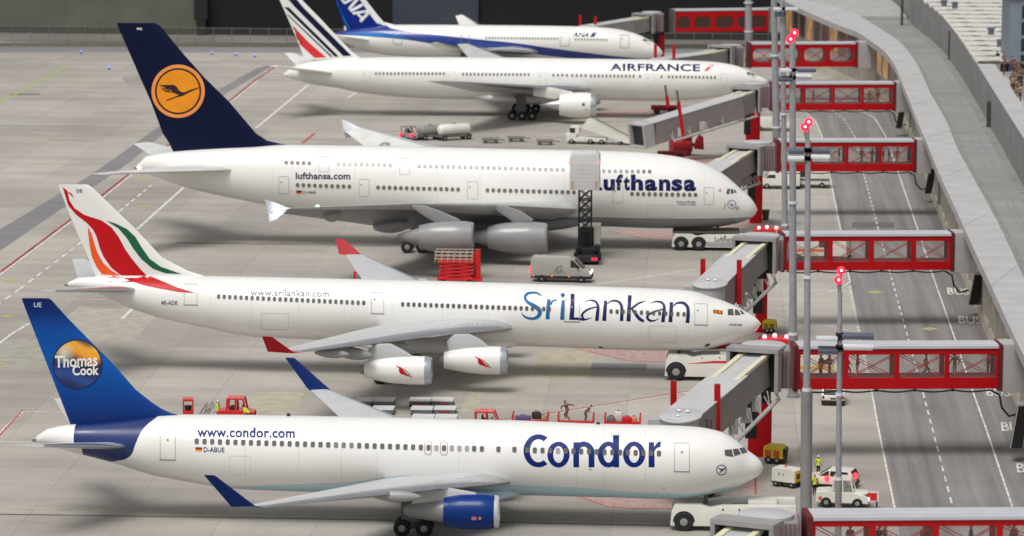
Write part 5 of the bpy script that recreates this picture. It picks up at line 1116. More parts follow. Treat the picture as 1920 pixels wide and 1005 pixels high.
mast('light mast on a thick lower sleeve by the white tractor', 1511, 1046, 1515, 262, 22, 13.5, 733, [(1509, 238), (1516, 229)], [(1478, 1508, 282, FLD, .1), (1477, 1508, 297, FLW, -.2), (1522, 1556, 281, FLD, .1), (1520, 1556, 296, FLW, -.3)])
mast('light mast rising beside the second round bridge roof', 1487, 745, 1486, 78, 18, 14.5, 628, [(1482, 74), (1489.5, 62)], [(1463, 1484, 131, FLW, 0), (1459, 1486, 146, FLD, .2), (1494, 1530, 131, FLD, 0), (1492, 1522, 144, FLW, -.3)])
mast('light mast beside the third round bridge roof', 1473, 505, 1466, -40, 14, 11, 423, None, [(1450, 1466, 16, FLW, 0), (1452, 1470, 26, FLD, .2), (1472, 1496, 16, FLW, 0)])
mast('thick light mast beside the fourth round bridge roof', 1457, 318, 1450, -60, 15, 14, 240)
mast('light mast in front of the second farthest bridge', 1404, 126, 1403, -60, 15, 14, 60)
mast('pale thin mast at the left end of the farthest bridge', 1243, 62, 1243, -60, 8, 7, 20); mast('pale thin mast right of the palest boarding bridge', 1259, 63, 1259, -60, 9, 8, 20)
# ================================================================== people
SKIN = mat('skin', (198, 150, 122), .6, noise=.05); HAIRD = mat('dark hair', (50, 36, 28), .7)
def skin_mesh(chains, name, sub=2):
    """one continuous surface grown over a branching skeleton; chains = lists of (x, y, z, r) sharing joints"""
    vs, es, rs, ix = [], [], [], {}
    for ch in chains:
        pv = None
        for x, y, z, r in ch:
            k = (round(x, 3), round(y, 3), round(z, 3))
            if k not in ix: ix[k] = len(vs); vs.append((x, y, z)); rs.append(r)
            if pv is not None and pv != ix[k]: es.append((pv, ix[k]))
            pv = ix[k]
    me = bpy.data.meshes.new(name); me.from_pydata(vs, es, []); o = bpy.data.objects.new(name, me); COL.objects.link(o)
    md = o.modifiers.new('s', 'SKIN'); 
    for v, r in zip(me.skin_vertices[0].data, rs): v.radius = (r, r)
    me.skin_vertices[0].data[0].use_root = True
    sb = o.modifiers.new('d', 'SUBSURF'); sb.levels = sub; sb.render_levels = sub
    dg = bpy.context.evaluated_depsgraph_get(); dg.update(); m2 = bpy.data.meshes.new_from_object(o.evaluated_get(dg)); bpy.data.objects.remove(o)
    for p in m2.polygons: p.use_smooth = True
    m2.name = name; return m2
def person_proto(pose, top, trous, hair=HAIRD, hat=None):
    """faces +x; pose gives limb joints. returns an Empty with body, top, trousers, hair"""
    P = dict(lk=(.03, .09, .5), la=(-.02, .10, .08), rk=(.03, -.09, .5), ra=(-.02, -.10, .08), le=(-.02, .26, 1.16), lw=(.08, .27, .93), re=(-.02, -.26, 1.16), rw=(.08, -.27, .93), lean=0., dz=0.)
    P.update(pose); ln, dz = P['lean'], P['dz']
    up_ = lambda x, y, z: (x+ln*(z-.95), y, z+dz-abs(ln)*.25*(z-.95))
    pel = up_(0, 0, .95); wai = up_(0, 0, 1.1); che = up_(.01, 0, 1.33); nec = up_(.0, 0, 1.5); hb = up_(.015, 0, 1.58); ht = up_(.01, 0, 1.68); hc = up_(.0, 0, 1.73)
    arms, hands, sleeves, legs, shoes = [], [], [], [], []
    for s, e, w_ in ((1, P['le'], P['lw']), (-1, P['re'], P['rw'])):
        sh = up_(0, s*.185, 1.42); ev, wv = Vector(up_(*e)) if ln else Vector((e[0], e[1], e[2]+dz)), Vector(up_(*w_)) if ln else Vector((w_[0], w_[1], w_[2]+dz))
        hd = (wv-ev).normalized(); side = hd.cross(Vector((0, s, .2))).normalized(); pm = wv+hd*.09
        arms.append([che+(.12,), sh+(.062,), tuple(ev)+(.043,), tuple(wv)+(.028,), tuple(pm)+(.03,)])
        for i, (f, l) in enumerate(((-.03, .07), (-.011, .085), (.010, .08), (.028, .06))):
            a = pm+side*f; b = a+hd*l*.6+Vector((.008, -s*.012, 0)); c_ = b+hd*l*.4+Vector((.012, -s*.022, 0)); arms.append([tuple(pm)+(.03,), tuple(a+hd*.015)+(.0095,), tuple(b)+(.009,), tuple(c_)+(.007,)])
        th = wv+hd*.03; arms.append([tuple(wv)+(.028,), tuple(th+side*-.04)+(.011,), tuple(th+side*-.055+hd*.045)+(.009,)])
        sleeves.append([che+(.155,), sh+(.088,), tuple(ev)+(.062,), tuple(ev.lerp(wv, .88))+(.05,)])
    for s, kn, an in ((1, P['lk'], P['la']), (-1, P['rk'], P['ra'])):
        hp = (pel[0], s*.09, pel[2]-.04); legs.append([pel+(.135,), hp+(.085,), kn+(.058,), an+(.038,), (an[0]+.11, an[1]+s*.015, an[2]-.045, .035)])
        shoes.append([pel+(.165,), hp+(.108,), kn+(.078,), (an[0], an[1], an[2]+.05, .066)])
    t = thing('person', (0, 0, 0))
    head = [[nec+(.055,), hb+(.078,), ht+(.1,), hc+(.075,)], [ht+(.1,), (ht[0]+.105, ht[1], ht[2]-.02, .018)], [hb+(.078,), (hb[0]+.07, hb[1], hb[2]+.01, .03)]]
    for s in (1, -1): head.append([ht+(.1,), (ht[0]-.005, ht[1]+s*.1, ht[2]-.01, .02)])
    body = skin_mesh([[pel+(.135,), wai+(.12,), che+(.12,), nec+(.055,)]]+head+arms+legs, 'body', 1); o = bpy.data.objects.new('body', body); body.materials.append(SKIN); COL.objects.link(o); o.parent = t
    bm = new()
    for s in (1, -1): bmesh.ops.create_uvsphere(bm, u_segments=8, v_segments=6, radius=.013, matrix=Matrix.Translation((ht[0]+.093, s*.034, ht[2]+.012)))
    obj('eyes', bm, BLACK, o)
    for nm, ch, mm in (('shirt', [[wai+(.15,), che+(.155,), (nec[0], nec[1], nec[2]-.02, .075)], [wai+(.15,), (pel[0], pel[1], pel[2]+.02, .15)]]+sleeves, top), ('trousers', [[pel+(.165,), (wai[0], wai[1], wai[2]-.05, .15)]]+shoes, trous)):
        m2 = skin_mesh(ch, nm, 1); m2.materials.append(mm); c = bpy.data.objects.new(nm, m2); COL.objects.link(c); c.parent = t
    bm = new(); bmesh.ops.create_uvsphere(bm, u_segments=14, v_segments=9, radius=.128, matrix=Matrix.Translation((ht[0]-.018, 0, ht[2]+.025)) @ Matrix.Diagonal((1, .93, 1.02, 1)))
    bmesh.ops.delete(bm, geom=[v for v in bm.verts if v.co.z < ht[2]-.04 or (v.co.x > ht[0]+.06 and v.co.z < ht[2]+.07)], context='VERTS'); obj('cap' if hat else 'hair', bm, hat or hair, t, smooth=True)
    return t
def cloth(n, rgb): return mat('cloth '+n, rgb, .85, noise=.12, nscale=9)
HIVIS = mat('hi vis yellow green', (196, 216, 40), .6, noise=.08, nscale=6)
WALK = dict(lk=(.22, .09, .53), la=(.30, .09, .09), rk=(.02, -.09, .5), ra=(-.34, -.09, .14), le=(-.16, .25, 1.18), lw=(-.12, .27, .93), re=(.1, -.25, 1.18), rw=(.26, -.24, 1.0))
WALK2 = dict(rk=(.2, -.09, .54), ra=(.24, -.09, .09), lk=(.02, .09, .5), la=(-.3, .09, .13), re=(-.14, -.25, 1.18), rw=(-.06, -.27, .93), le=(.1, .25, 1.18), lw=(.3, .2, 1.08))
STAND = {}; AKIM = dict(le=(-.12, .4, 1.2), lw=(.1, .3, 1.02), re=(.02, -.34, 1.15), rw=(.1, -.45, .92))
REACH = dict(re=(.25, -.25, 1.3), rw=(.48, -.25, 1.28), le=(-.1, .36, 1.22), lw=(-.2, .5, 1.0))
RUN = dict(lean=.35, rk=(.28, -.1, .62), ra=(.18, -.1, .2), lk=(.05, .1, .5), la=(-.25, .1, .12), re=(-.4, -.3, 1.42), rw=(-.68, -.34, 1.34), le=(.36, .28, 1.3), lw=(.42, .28, 1.02))
BEND = dict(lean=.9, lk=(.12, .1, .5), rk=(.12, -.1, .5), le=(.1, .24, 1.1), lw=(.35, .2, 1.0), re=(.1, -.24, 1.1), rw=(.35, -.2, 1.0))
protos = {}
def person(key, pose, top, trous, loc, rz, label, group=None, hat=None, scale=1., hair=HAIRD):
    if key not in protos: protos[key] = t = person_proto(pose, top, trous, hair, hat)
    else: t = copy_tree(protos[key])
    t.location = loc; t.rotation_euler = (0, 0, rz); t.scale = (scale,)*3; tag(t, label, 'person', group); return t
PGRP = 'people inside the glazed bridges'
def inbridge(q, px, key, pose, top, trous, rz, label, dy=1.5, scale=1.0):
    lx = q.lx(px); M = Matrix.Translation((q.t.location.x, q.t.location.y, 0)) @ Matrix.Rotation(q.ang, 4, 'Z'); v = M @ Vector((lx, dy-.3, q.z0-.03))
    person(key, pose, top, trous, v, rz, label, PGRP, scale=scale)
tan, dk, rust, pnk, grn, jean, olive, gry, wht = cloth('tan', (176, 150, 120)), cloth('dark', (48, 46, 50)), cloth('rust', (136, 52, 36)), cloth('pink', (206, 140, 112)), cloth('green', (74, 84, 66)), cloth('jeans', (74, 84, 132)), cloth('olive', (112, 104, 82)), cloth('grey', (112, 110, 112)), cloth('white', (206, 202, 192))
brn = cloth('brown', (112, 78, 62))
for a in ((B2, 1544, 'p1', STAND, rust, brn, 2.4, 'person in a rust top behind the nearest mast floodlights in the second bridge'), (B2, 1560, 'p2', AKIM, grn, gry, .4, 'person in a green top left of the first mullion of the second bridge'), (B2, 1594, 'p3', WALK, dk, rust, .1, 'person in dark top just right of the first mullion in the second bridge'), (B2, 1613, 'p4', STAND, rust, tan, 3., 'person in rust coat in the second bay of the second bridge'), (B2, 1686, 'p5', REACH, tan, rust, 3.1, 'person at the middle mullion of the second bridge, hand raised'), (B2, 1742, 'p6', WALK, pnk, jean, 0, 'person in pink top and blue jeans striding in the second bridge'), (B2, 1796, 'p7', AKIM, olive, tan, -1.6, 'person in olive jacket standing near the pier end of the second bridge'), (B2, 1859, 'p8', STAND, rust, dk, 3.1, 'person in dark trousers at the right end of the second bridge'),
          (B4, 1577, 'p4', STAND, rust, tan, 0, 'person in rust coat left in the fourth bridge'), (B4, 1619, 'p1', AKIM, rust, dk, -1.5, 'person in rust top in the middle bay of the fourth bridge'), (B4, 1639, 'p2', STAND, grn, gry, 2, 'person in green top right of the middle bay of the fourth bridge'), (B4, 1660, 'p9', STAND, grn, olive, 0, 'person in green, first of the group at the pier end of the fourth bridge'), (B4, 1671, 'p10', STAND, dk, gry, 3, 'person in black, second of the group in the fourth bridge'), (B4, 1686, 'p11', AKIM, mat('cloth coral', (214, 92, 60), .8), tan, -1.2, 'person in coral shirt in the fourth bridge'), (B4, 1707, 'p12', STAND, jean, dk, 3, 'person in blue jacket at the pier end of the fourth bridge'),
          (B5, 1528, 'p1', STAND, rust, brn, 0, 'person in rust top behind the masts in the fifth bridge'), (B5, 1634, 'p11', STAND, rust, tan, 1, 'person in coral shirt in the fifth bridge'), (B5, 1650, 'p4', STAND, rust, tan, 2, 'person in rust coat in the fifth bridge'),
          (B1, 1528, 'p10', STAND, dk, gry, 0, 'dark figure at the far left of the nearest bridge'), (B1, 1600, 'p8', STAND, rust, dk, 1, 'person right of the double lamp mast inside the nearest bridge'), (B1, 1655, 'p3', STAND, dk, rust, 2, 'person in the second bay of the nearest bridge, left of a pair'), (B1, 1666, 'p2', STAND, grn, gry, 0, 'person in the second bay of the nearest bridge, right of a pair'), (B1, 1740, 'p1', STAND, rust, brn, 1, 'person by the second mullion of the nearest bridge'), (B1, 1828, 'p12', STAND, jean, dk, 0, 'person in the third bay of the nearest bridge'), (B1, 1909, 'p4', STAND, rust, tan, 2, 'person in rust coat at the right edge of the nearest bridge')):
    inbridge(*a)
# crowd on the terrace behind the parapet
rnd = random.Random(5); crowd = [('c1', 'brown clothes', brn, dk), ('p10', 'black clothes', dk, gry), ('c2', 'tan top and brown trousers', tan, brn), ('c3', 'dark top and brown trousers', dk, brn), ('p7', 'olive jacket', olive, tan), ('c4', 'brown top and dark jeans', brn, jean), ('c5', 'grey top', gry, dk)]
for i in range(60):
    y = rnd.uniform(112, 235); x = lerp(1868, 1928, max(0, (y-112)/113))+rnd.uniform(0, 30); p = onZ(x, y+8, ZR-1.0); k, c, ca, cb = crowd[i % 7]
    person(k, STAND, ca, cb, p, rnd.uniform(0, 6.2), 'person in %s in the terrace crowd' % c, 'crowd on the terrace', scale=1.05)
# apron workers
def gp(px, py, z=0.): return onZ(px, py, z)
py_ = onZ(440, 744, 2.12).y
person('w1', REACH, HIVIS, dk, (onY(409, 770, py_).x, py_, 0), 2.9, 'worker in yellow jacket standing left of the red pickup', 'apron workers in yellow', hat=wht)
person('w2', BEND, HIVIS, dk, (onY(471, 770, py_).x, py_-1.4, 0), 2.6, 'worker in yellow jacket bent over in front of the red pickup', 'apron workers in yellow')
person('w3', STAND, HIVIS, dk, gp(1534, 892), 1.2, 'worker in yellow vest and pale cap behind the small white car', 'apron workers in yellow', hat=wht, scale=.9)
person('w4', AKIM, HIVIS, dk, gp(1527, 928), 2.0, 'worker in yellow vest in front of the white tractor', 'apron workers in yellow', hat=mat('orange cap', (226, 120, 60), .6), scale=.9)
person('w5', STAND, HIVIS, gry, gp(821, 259), 0, 'worker in yellow beside the middle far service trailer', 'apron workers in yellow', scale=1.1)
person('w5', STAND, HIVIS, gry, gp(864, 260), 1, 'worker in yellow beside the white far tank trailer', 'apron workers in yellow', scale=1.1)
person('r1', RUN, brn, brn, (onY(1064, 790, onZ(920, 769, 1.95).y).x, onZ(920, 769, 1.95).y, 1.1), 2.9, 'brown figure lunging with one arm out on the middle red dolly', hair=brn)
person('r2', BEND, brn, brn, (onY(1097, 790, onZ(920, 769, 1.95).y).x, onZ(920, 769, 1.95).y, 1.08), .4, 'brown figure crouching at the right end of the middle red dolly', scale=.85)
# ================================================================== vehicles
VRED = mat('vehicle red', (206, 26, 30), .35, coat=.3, noise=.05); VWHT = mat('vehicle white', (222, 220, 210), .35, coat=.3, noise=.05); VYEL = mat('vehicle yellow', (214, 184, 30), .45, noise=.08); VGREY = mat('vehicle grey', (138, 136, 134), .4, noise=.08); VORG = mat('vehicle orange', (226, 96, 30), .4)
VGL = mat('vehicle glass', (46, 50, 54), .1, noise=.05); VBL = mat('vehicle black trim', (28, 28, 30), .6); VSIL = mat('van silver', (176, 172, 164), .3, metal=.25, coat=.4, noise=.05)
def wheels4(t, xs, hw, r, wd=.28):
    for x in xs:
        for s in (-1, 1): wheel(x, s*(hw-wd/2), r, r, wd, t)
def open_cab(t, x0, x1, hw, z0, z1, m, rx=.0, fx=.35, tk=.12, nm='cab'):
    """glassless cab: roof on four pillars"""
    bm = new(); box(bm, x0+rx, x1-fx, -hw, hw, z1-.14, z1, .05)
    for s in (-1, 1):
        y = s*(hw-tk/2)
        beam(bm, (x0+tk/2, y, z0), (x0+rx+tk/2, y, z1-.1), tk, tk); beam(bm, (x1-tk/2, y, z0), (x1-fx-tk/2, y, z1-.1), tk, tk); beam(bm, ((x0+x1)/2, y, z0), ((x0+x1)/2-.05, y, z1-.1), tk, tk)
    return obj(nm, bm, m, t)
def tractor(loc, rz, label, m=VRED, group=None, L=2.9, mw=None, hood=True):
    t = thing('tow_tractor', loc, rz, label, 'tractor', group)
    bm = new(); prism(bm, [(-L/2, .35), (L/2, .35), (L/2, .85), (L/2-.9, 1.0), (L/2-1.0, 1.02), (-L/2, 1.02)], -.75, .75, bev=.06); obj('body', bm, m, t)
    open_cab(t, -L/2+.15, L/2-.75, .72, 1.0, 1.95, m); bm = new(); box(bm, -.7, -.2, -.5, .5, .95, 1.25, .06); box(bm, -.75, -.62, -.5, .5, 1.2, 1.55, .05); obj('seat', bm, VBL, t)
    bm = new(); tube(bm, [(.35, .1, 1.0), (.12, .1, 1.28)], .03, 6); lathe(bm, [(-.02, .17), (.02, .17)], (.1, .1, 1.3), (-.5, 0, 1), 14); obj('steering_wheel', bm, VBL, t)
    wheels4(t, (-L/2+.55, L/2-.5), .78, .36); return t
def dolly(loc, rz, label, m, group, L=2.9, hw=.75, ends=True):
    t = thing('baggage_dolly', loc, rz, label, 'baggage cart', group); bm = new(); dh = .42 if ends else 0; box(bm, -L/2, L/2, -hw, hw, .5+dh, .66+dh, .02); box(bm, -L/2, L/2, -hw, -hw+.05, .66+dh, .86+dh); box(bm, -L/2+.2, L/2-.2, -hw+.1, hw-.1, .3, .5+dh); obj('deck', bm, m, t)
    if ends:
        for s in (-1, 1):
            bm = new(); box(bm, s*L/2-.06, s*L/2+.06, -hw, hw, 1.04, 1.62, .03); 
            for y in (-hw+.06, hw-.06): box(bm, s*L/2-.07, s*L/2+.07, y-.07, y+.07, 1.0, 1.8, .02)
            obj('end_board', bm, m, t)
    wheels4(t, (-L/2+.5, L/2-.5), hw, .24, .2); bm = new(); tube(bm, [(L/2, 0, .5), (L/2+.8, 0, .42)], .05, 6); obj('drawbar', bm, VBL, t); return t
def bags(loc, items, rz=0.):
    for (x, y, z, sx, sy, sz, m, lab, nm) in items:
        bm = new(); M = Matrix.Translation((0, 0, sz/2)); box(bm, -sx/2, sx/2, -sy/2, sy/2, 0, sz, min(sx, sy, sz)*.3)
        o = obj(nm, bm, m, smooth=50); o.location = (loc[0]+x, loc[1]+y, loc[2]+z); tag(o, lab, 'luggage', 'luggage on the red dollies')
        b2 = new(); tube(b2, [(-sx*.2, 0, sz-.02), (-sx*.15, 0, sz+.07), (sx*.15, 0, sz+.07), (sx*.2, 0, sz-.02)], .025, 6); obj('handle', b2, VBL, o)
ty = onZ(920, 769, 1.95).y
tractor((onY(920, 790, ty).x, ty, 0), 0, 'red tow tractor with open cab heading the row of red dollies', group='red tow tractors')
dx = [onY(x, 790, ty).x for x in (994.5, 1080, 1167.5)]
for x, lab in zip(dx, ('red baggage dolly directly behind the red tow tractor, with purple and black bags', 'red baggage dolly carrying two brown figures', 'last red baggage dolly, nearest the boarding bridge, with pale bundle')): dolly((x, ty, 0), 0, lab, VRED, 'red baggage dollies')
bags((dx[0], ty, 1.08), [(-.6, -.2, 0, 1.3, .6, .5, cloth('purple', (96, 84, 128)), 'long purple bag on the first red dolly', 'duffel_bag'), (.5, -.1, .2, .8, .6, .62, dk, 'black lumpy bag on the first red dolly', 'duffel_bag'), (1.05, .1, 0, .5, .7, .5, tan, 'tan case at the right end of the first red dolly', 'suitcase')])
bags((dx[2], ty, 1.08), [(-.95, -.1, 0, .7, .8, .55, gry, 'grey case at the left end of the last red dolly', 'suitcase'), (-.35, 0, .1, .7, .7, .85, wht, 'pale bundle standing out on the last red dolly', 'duffel_bag'), (.35, -.1, 0, .8, .6, .55, VRED, 'red case on the last red dolly', 'suitcase'), (.95, .1, 0, .5, .6, .5, pnk, 'pinkish case at the right end of the last red dolly', 'suitcase')])
# left: red pickup, red booth trolley
t = thing('pickup', (onY(443, 790, py_).x, py_, 0), 0, 'red pickup truck with a square open cab behind the blue-tailed airliner', 'truck'); bm = new()
prism(bm, [(-1.5, .4), (1.6, .4), (1.6, .95), (1.0, 1.08), (-.6, 1.1), (-1.5, 1.0)], -.8, .8, bev=.06); obj('body', bm, VRED, t); open_cab(t, -.8, .95, .78, 1.05, 2.12, VRED, .06, .2, .16)
bm = new(); box(bm, -.5, .0, -.55, .55, 1.0, 1.35, .08); obj('seat', bm, VBL, t); bm = new(); box(bm, 1.58, 1.63, -.6, .6, .6, .85); obj('grille', bm, VBL, t); wheels4(t, (-.95, 1.0), .8, .38)
t = thing('cleaning_trolley', (onY(353, 790, py_).x, py_, 0), .15, 'red booth-shaped trolley with grey poles leaning on it', 'trolley'); bm = new()
box(bm, -.45, .45, -.6, .6, .3, .95, .03); box(bm, -.45, .45, -.6, .6, 1.75, 1.95, .04)
for sx in (-.4, .4):
    for sy in (-.55, .55): box(bm, sx-.06, sx+.06, sy-.06, sy+.06, .9, 1.8)
obj('booth', bm, VRED, t); bm = new(); lathe(bm, [(0, .28), (.35, .34)], (0, 0, .95), (0, 0, 1), 14); obj('bin', bm, VBL, t); wheels4(t, (-.3, .3), .6, .2, .12)
for i in range(9):
    bm = new(); r = random.Random(i); x = .65+.13*i; tube(bm, [(x, -.2+r.random()*.4, .1), (x+.35+r.random()*.6, 0, 1.1+r.random()*.7)], .04, 6); obj('pole', bm, VGREY, t)
# flat containers
for x, y, lab in ((681, 763, 'first of the upper pair beside the far blue winglet'), (718, 763, 'second of the upper pair beside the far blue winglet'), (717, 779, 'single lower one beside the far blue winglet'), (786.5, 763, 'upper left of the six by the red tractor'), (828.5, 763, 'upper right of the six by the red tractor'), (790, 779, 'middle left of the six by the red tractor'), (833, 779, 'middle right of the six by the red tractor'), (792, 795, 'lower left of the six by the red tractor'), (835, 795, 'lower right of the six by the red tractor')):
    g = onZ(x, y, 0); L_ = 1.83 if x != 681 else 1.4; t = thing('cargo_container', (g.x, g.y, 0), 0, 'low white-topped container, '+lab, 'container', 'low white-topped cargo containers')
    bm = new(); box(bm, -L_/2, L_/2, 0, 1.9, .14, .46, .02); obj('box', bm, mat('container slate', (104, 106, 118), .5, noise=.15, nscale=1.5), t)
    bm = new(); box(bm, -L_/2-.02, L_/2+.02, -.03, 1.93, .46, .52, .01); obj('lid', bm, mat('container lid', (206, 206, 202), .5, noise=.06), t)
    bm = new(); box(bm, -L_/2, L_/2, .1, 1.8, .0, .13); obj('pallet', bm, VBL, t)
    if x in (786.5, 828.5, 833): bm = new(); box(bm, -.5, .5, -.012, 0, .24, .38); obj('marking', bm, mat('container red mark', (150, 50, 50), .5), t)
# towbarless tugs under the noses
def nose_tug(label, pl, x0, x1, ytop, ybot, wx, r, hw, m, extra=None, ynear=0.):
    Yn = pl.Y-hw; a, b = onY(x0, ybot, Yn), onY(x1, ybot, Yn); L_ = b.x-a.x; H = onY(x0, ytop, Yn).z; t = thing('pushback_tug', (a.x, pl.Y, 0), 0, label, 'aircraft tug', 'aircraft tugs under the noses')
    for s in (-1, 1):
        bm = new(); y0 = s*hw; y1 = s*(hw-.85); lo, hi = min(y0, y1), max(y0, y1)
        prism(bm, [(0, .38), (.12, H*.75), (.35, H-.02), (L_*.25, H-.05), (L_*.32, H-.28), (L_*.42, H-.1), (L_, H), (L_, .38)], lo, hi, bev=.07); obj('side_body', bm, m, t, smooth=40)
    bm = new(); box(bm, L_*.5, L_-.05, -hw+.86, hw-.86, .4, H*.8, .05); box(bm, .4, L_*.5, -hw+.86, -.6, .35, .7); box(bm, .4, L_*.5, .6, hw-.86, .35, .7); obj('chassis', bm, mat('tug deck grey', (120, 118, 114), .6), t)
    bm = new(); box(bm, L_*.62, L_*.85, -.9, .9, H*.8, H+.12, .05); obj('cabin', bm, VGL if False else m, t)
    for x in wx:
        lx_ = onY(x, ybot, Yn).x-a.x
        for s in (-1, 1):
            wheel(lx_, s*(hw-.12), r, r, .5, t); bm = new(); prism(bm, [(lx_+(r+.1)*math.cos(u), r+(r+.1)*math.sin(u)) for u in np.linspace(0, math.pi, 14)], s*(hw-.02)-.04, s*(hw-.02)+.035); obj('wheel_arch', bm, VBL, t)
    if extra: extra(t, L_, H, hw)
    return t
def ex1(t, L_, H, hw):
    for x in (.42, .55, .72): bm = new(); lathe(bm, [(0, .07), (.04, .07)], (L_*x, -hw+.01, H-.35), (0, -1, 0), 10); obj('side_marker', bm, VBL, t)
    bm = new(); box(bm, L_*.35, L_*.9, -hw-.012, -hw+.01, .85, .88); obj('panel_seam', bm, VGREY, t)
def ex2(t, L_, H, hw):
    bm = new(); prism(bm, [(L_*.25, H-.85), (L_*.55, H-.55), (L_*1., H-.5), (L_*1., H-.78), (L_*.6, H-.74)], -hw-.015, -hw+.01); obj('red_stripe', bm, VRED, t)
    for x in (.42, .62, .88): bm = new(); lathe(bm, [(0, .06), (.04, .06)], (L_*x, -hw+.01, H-.25), (0, -1, 0), 10); obj('side_marker', bm, VBL, t)
def ex3(t, L_, H, hw):
    bm = new(); box(bm, .1, L_*.85, -hw+.1, hw-.1, H+.02, H+.22, .03); obj('top_plate', bm, mat('tug top plate brown', (92, 84, 74), .6), t)
    bm = new(); box(bm, L_*.44, L_, -hw-.012, -hw+.01, .5, H*.52); obj('grey_skirt', bm, mat('tug skirt grey', (160, 162, 166), .5), t)
    vs, fs = text2d('Lufthansa LEOS', .01); xs = [v[0] for v in vs]; bm = new(); sc = (L_*.46)/(max(xs)-min(xs)); bv = [bm.verts.new((L_*.54+x*sc, -hw-.02, H*.56+y*sc*1.15)) for x, y in vs]
    for f in fs: bm.faces.new([bv[i] for i in f])
    obj('lettering', bm, mat('tug lettering', (60, 62, 66), .5), t)
    for x in (.66, .78, .9): bm = new(); box(bm, L_*x, L_*x+.22, -hw-.012, -hw+.01, H-.4, H-.2); obj('side_marker', bm, VBL, t)
nose_tug('white towbarless tug with one big black wheel under the blue-tailed airliner nose', A, 1256, 1492, 945, 992, (1282, 1450), .7, 1.8, VWHT, ex1)
nose_tug('white tug with a red wedge stripe under the ribbon-tailed airliner nose', B, 1246, 1412, 664, 703, (1267.5, 1385), .82, 1.8, VWHT, ex2)
nose_tug('white and grey lettered tug with twin wheels under the double-decker nose', D, 1259, 1408, 437, 470, (1277, 1310, 1388), .76, 1.9, VWHT, ex3)
# silver van
g = onZ(1052, 530, 0); t = thing('van', (g.x, g.y+1, 0), math.radians(-4), 'silver panel van with lit headlamps and red tail lamps between the two middle airliners', 'van')
bm = new(); prism(bm, [(-3.2, .45), (3.15, .45), (3.25, .9), (3.1, 1.25), (2.35, 1.5), (1.35, 2.55), (.9, 2.7), (-3.0, 2.7), (-3.2, 2.5)], -1., 1., bev=.09); obj('body', bm, VSIL, t, smooth=40)
bm = new(); box(bm, -3.15, 2.9, -1.03, 1.03, .42, .72, .04); box(bm, 2.7, 3.3, -1.0, 1.0, .42, .8, .06); obj('skirt', bm, VBL, t)
bm = new(); prism(bm, [(1.05, 1.62), (2.1, 1.62), (1.35, 2.38), (1.05, 2.4)], -1.015, 1.015); obj('side_window', bm, VGL, t); bm = new(); prism(bm, [(1.5, 2.5), (2.38, 1.58), (2.42, 1.6), (1.54, 2.53)], -.85, .85); obj('windscreen', bm, VGL, t)
bm = new(); prism(bm, [(-1.2, .95), (-.7, 1.1), (-.4, 1.7), (.1, 1.9), (.2, 1.4), (.6, .95)], -1.012, -1.0); obj('side_picture', bm, mat('van side picture grey', (142, 140, 138), .5, noise=.4, nscale=3), t)
for s in (-1, 1):
    bm = new(); box(bm, 3.08, 3.24, s*.8-.16, s*.8+.16, .95, 1.25, .05); obj('headlamp', bm, mat('headlamp lit', (225, 240, 255), emit=3), t); bm = new(); box(bm, -3.24, -3.1, s*.9-.12, s*.9+.12, 1.0, 1.7, .04); obj('tail_lamp', bm, mat('tail lamp lit', (255, 20, 50), emit=3.5), t)
for x in (-2.9, -.9, .9): bm = new(); box(bm, x-.09, x+.09, -1.05, -1.02, .6, .7); obj('side_marker', bm, mat('amber marker lit', (255, 70, 20), emit=1.5), t)
bm = new(); box(bm, 1.75, 1.95, -1.25, -1.0, 1.55, 1.9, .05); obj('wing_mirror', bm, VBL, t); wheels4(t, (-2.0, 2.2), 1., .42)
# catering lift truck
g = onZ(1101, 497, 0); cy = g.y; cx = g.x; t = thing('catering_truck', (cx, cy, 0), 0, 'black lift truck with pale box raised high on a lattice mast beside the double-decker', 'truck')
bm = new(); box(bm, -1.15, 1.15, 0, 8.0, .45, .95, .05); box(bm, -1.25, 1.25, -.1, 1.4, .3, .9, .05); obj('chassis', bm, VBL, t)
cz = onY(1095, 421, cy+6.3).z; bm = new(); box(bm, -1.2, 1.2, 6.3, 8.2, .9, cz-.25, .1); obj('cab', bm, VBL, t, smooth=40); bm = new(); box(bm, -1.25, 1.25, 6.2, 8.25, cz-.3, cz, .08); box(bm, .5, 1.22, 6.24, 6.4, 1.2, cz-.2, .03); obj('cab_roof', bm, VWHT, t)
bm = new(); box(bm, -1.5, -1.15, .3, 1.0, .5, 1.3, .05); box(bm, 1.15, 1.5, .3, 1.0, .5, 1.3, .05); box(bm, .75, 1.3, 1.2, 2.6, 1.3, 2.0, .08); box(bm, -1.35, -.8, 1.4, 2.4, 1.2, 1.75, .08); obj('outrigger', bm, BLACK, t)
bm = new(); box(bm, -.95, .95, 1.8, 5.4, .95, 1.5, .06); box(bm, -1.3, -.95, 2, 4.8, .7, 1.5, .05); box(bm, .95, 1.3, 2, 4.8, .7, 1.5, .05); obj('tank', bm, BLACK, t)
Yb = cy+3.2; zb_, zt_ = onY(1095, 356, Yb).z, onY(1095, 288, Yb).z; bw = (onY(1124, 330, Yb).x-onY(1068, 330, Yb).x)/2; bcx = onY(1096, 330, Yb).x-cx
bm = new(); prism(bm, [(bcx-bw, zb_), (bcx+bw, zb_), (bcx+bw, zt_-.55), (bcx+bw-.12, zt_-.2), (bcx+bw-.5, zt_), (bcx-bw+.5, zt_), (bcx-bw+.12, zt_-.2), (bcx-bw, zt_-.55)], 3.0, 6.8, bev=.04); ob = obj('lift_box', bm, mat('lift box pale', (206, 206, 203), .45, noise=.04), t, smooth=30)
bm = new(); 
for z in np.linspace(zb_+.5, zt_-1.3, 6): box(bm, bcx-bw+.1, bcx+bw-.1, 2.985, 3.0, z, z+.03)
